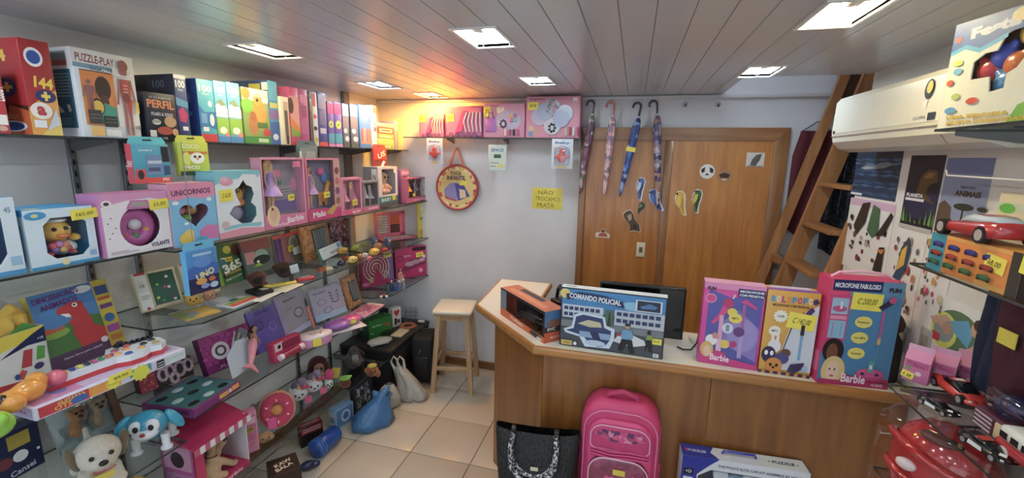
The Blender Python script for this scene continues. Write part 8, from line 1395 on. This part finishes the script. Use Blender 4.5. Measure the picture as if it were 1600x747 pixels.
# ------------------------------------------------------------------ toy cars
def loft(name, par, secs, mat):
    n = len(secs[0]); vs = [p for s in secs for p in s]; fs = [(a*n+i, a*n+(i+1) % n, (a+1)*n+(i+1) % n, (a+1)*n+i)[::-1] for a in range(len(secs)-1) for i in range(n)]+[list(range(n)), list(range((len(secs)-1)*n, len(secs)*n))[::-1]]
    return MB().add(vs, fs, mat, None, True).build(name, par)
def toy_car(label, P, yaw, L, c, kind='sport', accent=None, rim='#c8c8cc', group='toy cars on the right shelves'):
    """nose towards local +x; body, glass, roof, wheels with rims, lamps"""
    t = empty('toy_car', label, 'toy car', tuple(P), yaw, group); W = L*.215
    st = [(-.5, .80, .10, .19), (-.46, .96, .07, .215), (-.3, 1.0, .06, .215), (-.1, .98, .06, .19), (.12, .98, .06, .175), (.3, .98, .06, .15), (.44, .88, .07, .115), (.5, .55, .08, .095)]
    loft('body', t, [[(x*L, -k*W, zl*L), (x*L, -k*W*1.02, (zl+zh)/2*L), (x*L, -k*W*.9, zh*L), (x*L, 0, (zh+.008)*L), (x*L, k*W*.9, zh*L), (x*L, k*W*1.02, (zl+zh)/2*L), (x*L, k*W, zl*L)] for x, k, zl, zh in st], gloss(c))
    cb = [(-.38, .60, .215, .217), (-.2, .78, .2, .262), (-.02, .78, .19, .268), (.1, .78, .18, .235), (.22, .76, .155, .165)]
    loft('window_glass', t, [[(x*L, -k*W, zl*L), (x*L, -k*W*.74, zh*L), (x*L, k*W*.74, zh*L), (x*L, k*W, zl*L)] for x, k, zl, zh in cb], col('#15191f' if c != '#b81c22' else '#c4d0dc', .1))
    MB().add([(-.2*L, -.57*W, .2635*L), (-.02*L, -.58*W, .2695*L), (-.02*L, .58*W, .2695*L), (-.2*L, .57*W, .2635*L)], [(0, 1, 2, 3)], gloss(c if kind != 'police' else '#c03028')).build('roof', t)
    for sx in (-.32, .31):
        for s in (-1, 1):
            wl = MB().cyl((sx*L, s*W*.72, .085*L), (sx*L, s*W*1.06, .085*L), .085*L, col('#121214', .6), n=18).build('wheel', t); MB().cyl((sx*L, s*W*1.0, .085*L), (sx*L, s*W*1.075, .085*L), .058*L, col(rim, .25, .6), n=10).build('rim', wl)
    for s in (-1, 1): MB().ball((.43*L, s*W*.62, .118*L), (.04*L, .03*L, .012*L), col('#e8e8e0', .2), 8, 6).build('headlamp', t)
    if kind in ('police', 'wing'):
        m = MB(); m.box((-.5*L, -W*.95, .285*L), (-.42*L, W*.95, .297*L), col('#141416', .3)); m.box((-.47*L, -W*.6, .2*L), (-.455*L, -W*.55, .29*L), '#141416'); m.box((-.47*L, W*.55, .2*L), (-.455*L, W*.6, .29*L), '#141416'); m.build('spoiler', t)
    if kind in ('police', 'wing'):
        for s in (-1, 1): MB().prism([(-.22*L, .08*L), (.1*L, .08*L), (.08*L, .16*L), (-.2*L, .175*L)], -.0006, .0006, col('#e6e6ea'), T=Matrix.Translation((0, s*W*1.025, 0))).build('door_panel', t)
        MB().add([(.24*L, 0, .168*L), (.3*L, -.4*W, .160*L), (.38*L, 0, .147*L), (.3*L, .4*W, .160*L)], [(0, 1, 2, 3)], '#e8e8ec').build('bonnet_badge', t)
    if kind == 'stripe':
        for s in (-1, 1): MB().add([(.2*L, (s*.3-.1)*W, .172*L), (.2*L, (s*.3+.1)*W, .172*L), (.47*L, (s*.25+.08)*W, .116*L), (.47*L, (s*.25-.08)*W, .116*L)], [(0, 3, 2, 1)], '#16161a').build('stripe', t)
        MB().add([(-.14*L, -.35*W, .2755*L), (-.04*L, -.35*W, .278*L), (-.04*L, .35*W, .278*L), (-.14*L, .35*W, .2755*L)], [(0, 1, 2, 3)], '#e4e4e0').build('roof_panel', t)
    return t
# orange box with printed cars and the big red car on it
w, h, loc, yaw = FR(1447, 1586, 362, .962, ZR2+.001); d = .10
o = carton('car_set_box', 'orange and turquoise box printed with rows of toy cars', 'toy car box', w, d, h, '#e88a28', loc, yaw, [('r', 0, 0, .2, 1, '#2a9ab0'), ('r', .9, 0, 1, 1, '#3a3630'), ('r', .2, .9, .9, 1, '#f0a840'), ('r', .6, 0, .9, .12, '#d8a040')]+[q for r_ in range(3) for c_ in range(4) for q in (('e', .11+.2*c_, .72-.24*r_, .075, .075, ('#2a2a78', '#8a2a24', '#2a5a34')[r_]), ('e', .11+.2*c_, .745-.24*r_, .045, .05, ('#3a3c94', '#a83a30', '#3a7040')[r_]), ('e', .06+.2*c_, .67-.24*r_, .02, .03, '#1c1814'), ('e', .16+.2*c_, .67-.24*r_, .02, .03, '#1c1814'))], top=[('r', 0, 0, 1, 1, '#f0a030')], right=[('r', 0, 0, 1, 1, '#4a443c')])
price(o, .77, .62, w, d, h, text='66,00', tw=.072, th=.045, rot=-.12); hb2 = h
Yc = (Yat(1478, 1.0, ZR2+h)+Yat(1590, 1.0, ZR2+h))/2; Lc = Yat(1480, 1.0, ZR2+h)-Yat(1592, 1.0, ZR2+h)
toy_car('large shiny red toy sports car on the orange box', (1.012, Yc, ZR2+.002+h), R(90)-.05, Lc, '#b81c22', rim='#e8e8ea')
w, h, loc, yaw = FR(1588, 1690, 402, .962, ZR2+.001)
o = carton('toy_box', 'black toy car box with red base and yellow tag at the right edge', 'toy car box', w, .1, h, '#1c1a1c', loc, yaw, [('r', .14, 0, 1, .22, '#d8382c'), ('e', .3, .5, .2, .14, '#b87a5a'), ('t', 'MOTO', .3, .3, .24, .06, '#e8e8e8')]); price(o, .16, .82, w, .1, h, text='40', tw=.07, th=.05, rot=-.1)
P = onx(1596, 372, 1.02); t = empty('rubber_tyre', 'big black rubber toy wheel standing on the black box', 'toy wheel', (1.02, loc[1]+w/2-.03, ZR2+.003+h)); MB().lathe([(.035, -.03), (.055, -.03), (.062, -.02), (.062, .02), (.055, .03), (.035, .03)], col('#121214', .6), 24, T=Matrix.Translation((0, 0, .063)) @ Matrix.Rotation(R(90), 4, 'Y'), flute=.02, nf=12).build('tyre', t); MB().cyl((-.025, 0, .063), (.025, 0, .063), .036, '#3a3a3e', n=14).build('hub', t)
# ------------------------------------------------------------------ police car shelf
z = ZR3+.001
def lane(label, a, b, c, kind):
    A, B = onz(*a, z), onz(*b, z); v = B-A; return toy_car(label, (A+B)/2, math.atan2(v.y, v.x), v.length, c, kind)
lane('black toy racing car with rear wing and white doors', (1440, 626), (1494, 657), '#16181c', 'wing')
lane('bright red toy sports car with black stripes', (1470, 598), (1534, 644), '#d42a20', 'stripe')
lane('black and white toy police car at the shelf edge', (1508, 684), (1580, 733), '#131316', 'police')
A, B = onz(1567, 702, z), onz(1640, 760, z); v = B-A; L = .2; t = empty('toy_bus', 'red and white toy bus at the right picture edge', 'toy bus', tuple(A+v.normalized()*L*.5+Vector((.0, -.01, 0))), math.atan2(v.y, v.x), 'toy cars on the right shelves')
MB().box((-L/2, -.036, .014), (L/2, .036, .05), gloss('#b01c2a'), bev=.012).build('lower_body', t); MB().box((-L/2+.004, -.035, .046), (L/2-.004, .035, .09), gloss('#dfe2dc'), bev=.014).build('upper_body', t)
for i in range(5): MB().box((-L/2+.018+.036*i, -.0362, .056), (-L/2+.042+.036*i, .0362, .074), '#15171a').build('window', t)
for sx in (-.3, .3):
    for s in (-1, 1): MB().cyl((sx*L, s*.026, .018), (sx*L, s*.038, .018), .018, '#d8d4c8', n=12).build('wheel', t)
# pink gabled gift boxes
A, B = onz(1419, 599, z), onz(1455, 611, z); v = B-A; w = .074; ya = math.atan2(v.y, v.x)
for i in range(3):
    hh_ = .085; o = carton('gift_box', ('front', 'middle', 'rearmost')[i]+' pink gabled gift box on the car shelf', 'gift box', w, .05, hh_, '#d06c9c', tuple((A+B)/2+Vector((.0+.076*i, .036, 0))), ya, [('r', .06, .68, .94, .95, '#c05088'), ('t', 'BELA', .3, .86, .36, .09, '#8a2c60', -.1), ('t', 'FESTA', .6, .76, .4, .09, '#8a2c60', -.1), ('e', .2, .6, .12, .09, '#6a9a5a'), ('e', .6, .42, .12, .1, '#e8c8d8'), ('r', .05, .1, .4, .3, '#d890b4')], right=[('r', .2, .6, .8, .85, '#8a3a64'), ('e', .5, .4, .14, .1, '#b85a8a')], group='pink gabled gift boxes')
    MB().add([(-w/2, 0, hh_), (w/2, 0, hh_), (w/2, .05, hh_), (-w/2, .05, hh_), (-w/2, .025, hh_+.034), (w/2, .025, hh_+.034)], [(0, 1, 5, 4), (2, 3, 4, 5), (0, 4, 3), (1, 2, 5)], '#d880ac').build('gable', o)
    MB().box((-w/2, .0235, hh_+.03), (w/2, .0265, hh_+.052), col('#dfa0c0')).build('grip', o); MB().cyl((w/2+.001, .025, hh_+.014), (w/2+.0035, .025, hh_+.014), .008, '#c8742c', n=10).build('sticker', o)
    if i == 0: price(o, .22, .28, w, .05, hh_, text='18', tw=.036, th=.026, rot=-.2)
# helmet set
P = onz(1560, 640, z); o = empty('helmet_set', 'purple card box with dark blue toy helmets under clear plastic', 'toy box', (XR-.082, Yat(1566, XR-.082, z), z), R(-90)); MB().box((-.03, -.06, 0), (.2, .08, .06), '#5a2038', bev=.004).build('tray', o)
MB().ball((.03, 0, .085), (.05, .045, .045), gloss('#1c2050')).build('helmet', o); MB().ball((.13, .01, .085), (.05, .045, .045), gloss('#262a66')).build('helmet', o); MB().box((-.025, -.055, .06), (.195, .075, .135), clear('#f0f0f8', .14), bev=.02).build('cover', o)
MB().box((.06, -.064, .008), (.16, -.0605, .055), '#d8c890', bev=.003).build('label_card', o)
for i in range(4): MB().box((-.022, -.062, .006+.013*i), (.045, -.0602, .012+.013*i), '#b8a8b8').build('printed_bar', o)
# clothes on the wall above
t = empty('hanging_costume', 'maroon costume and dark jeans hanging beside the pool poster', 'costume', (XR-.006, Yat(1592, XR, 1.5), ZR2-.065), R(-90))
m = MB()
for k, (x0, x1, c_) in enumerate(((-.1, -.03, '#1c2440'), (-.03, .16, '#4a1626'))):
    vs = []; N = 10
    for j in range(9):
        for i in range(N+1): u = i/N; vs.append((x0+(x1-x0)*u, -.02-.012*math.sin(u*9+j*.4+k), -.36*j/8))
    m.add(vs, [(j*(N+1)+i, (j+1)*(N+1)+i, (j+1)*(N+1)+i+1, j*(N+1)+i+1) for j in range(8) for i in range(N)], col(c_, .85), None, True)
m.build('fabric', t); MB().box((.0, -.042, -.16), (.07, -.038, -.11), '#e8d81c').build('price_tag', t); MB().cyl((-.1, -.02, .0), (.16, -.02, .0), .004, STEEL, n=6).build('rod', t)
# ------------------------------------------------------------------ lowest right shelf
z = ZR4+.001
o = carton('orange_box', 'orange carton behind the red masks', 'carton', .24, .08, .26, '#b8701c', (1.12, 1.3, z), R(-90), [('r', .1, .1, .9, .9, '#c88428')])
RH = col('#b8141c', .12, 0, .8); hx, hy = 1.075, 1.665; htop = min(Zat(652, hx, hy), 1.17); k = (htop-z)/.262
t = empty('helmet_pack', 'shiny red toy helmet in a clear bag on the lowest shelf', 'toy helmet', (hx, hy, z), R(-50))
MB().lathe([(.11*k, 0), (.125*k, .03*k), (.13*k, .1*k), (.125*k, .15*k), (.1*k, .2*k), (.06*k, .235*k), (0, .25*k)], RH, 26, T=Matrix.Diagonal((1, .8, 1, 1))).build('shell', t)
for zz in (.16, .06): MB().tube([(.13*k*math.cos(a_), -.112*k*abs(math.sin(a_))-.001, (zz+.02*math.sin(2*a_))*k) for a_ in (math.pi+.2*i for i in range(16))], .011*k, RH, n=8).build('brow', t)
for sx in (-1, 1): MB().ball((sx*.05*k, -.1*k, .115*k), (.026*k, .014*k, .018*k), '#e4dcd8').build('eye_lens', t)
MB().ball((0, -.055*k, .215*k), (.05*k, .036*k, .014*k), '#5a2c24').build('emblem', t)
MB().box((-.135*k, -.12*k, 0), (.135*k, .11*k, .258*k), clear('#fff6f6', .03), bev=.03).build('bag', t)
sack('denim_bag', 'blue grey denim bag under the police cars', (1.05, 1.05, z), R(-70), [(.1, 0, 0), (.12, .03, 0), (.12, .12, 0), (.1, .2, .01), (.07, .25, .02)], col('#4a5a78', .8), .08, 12)
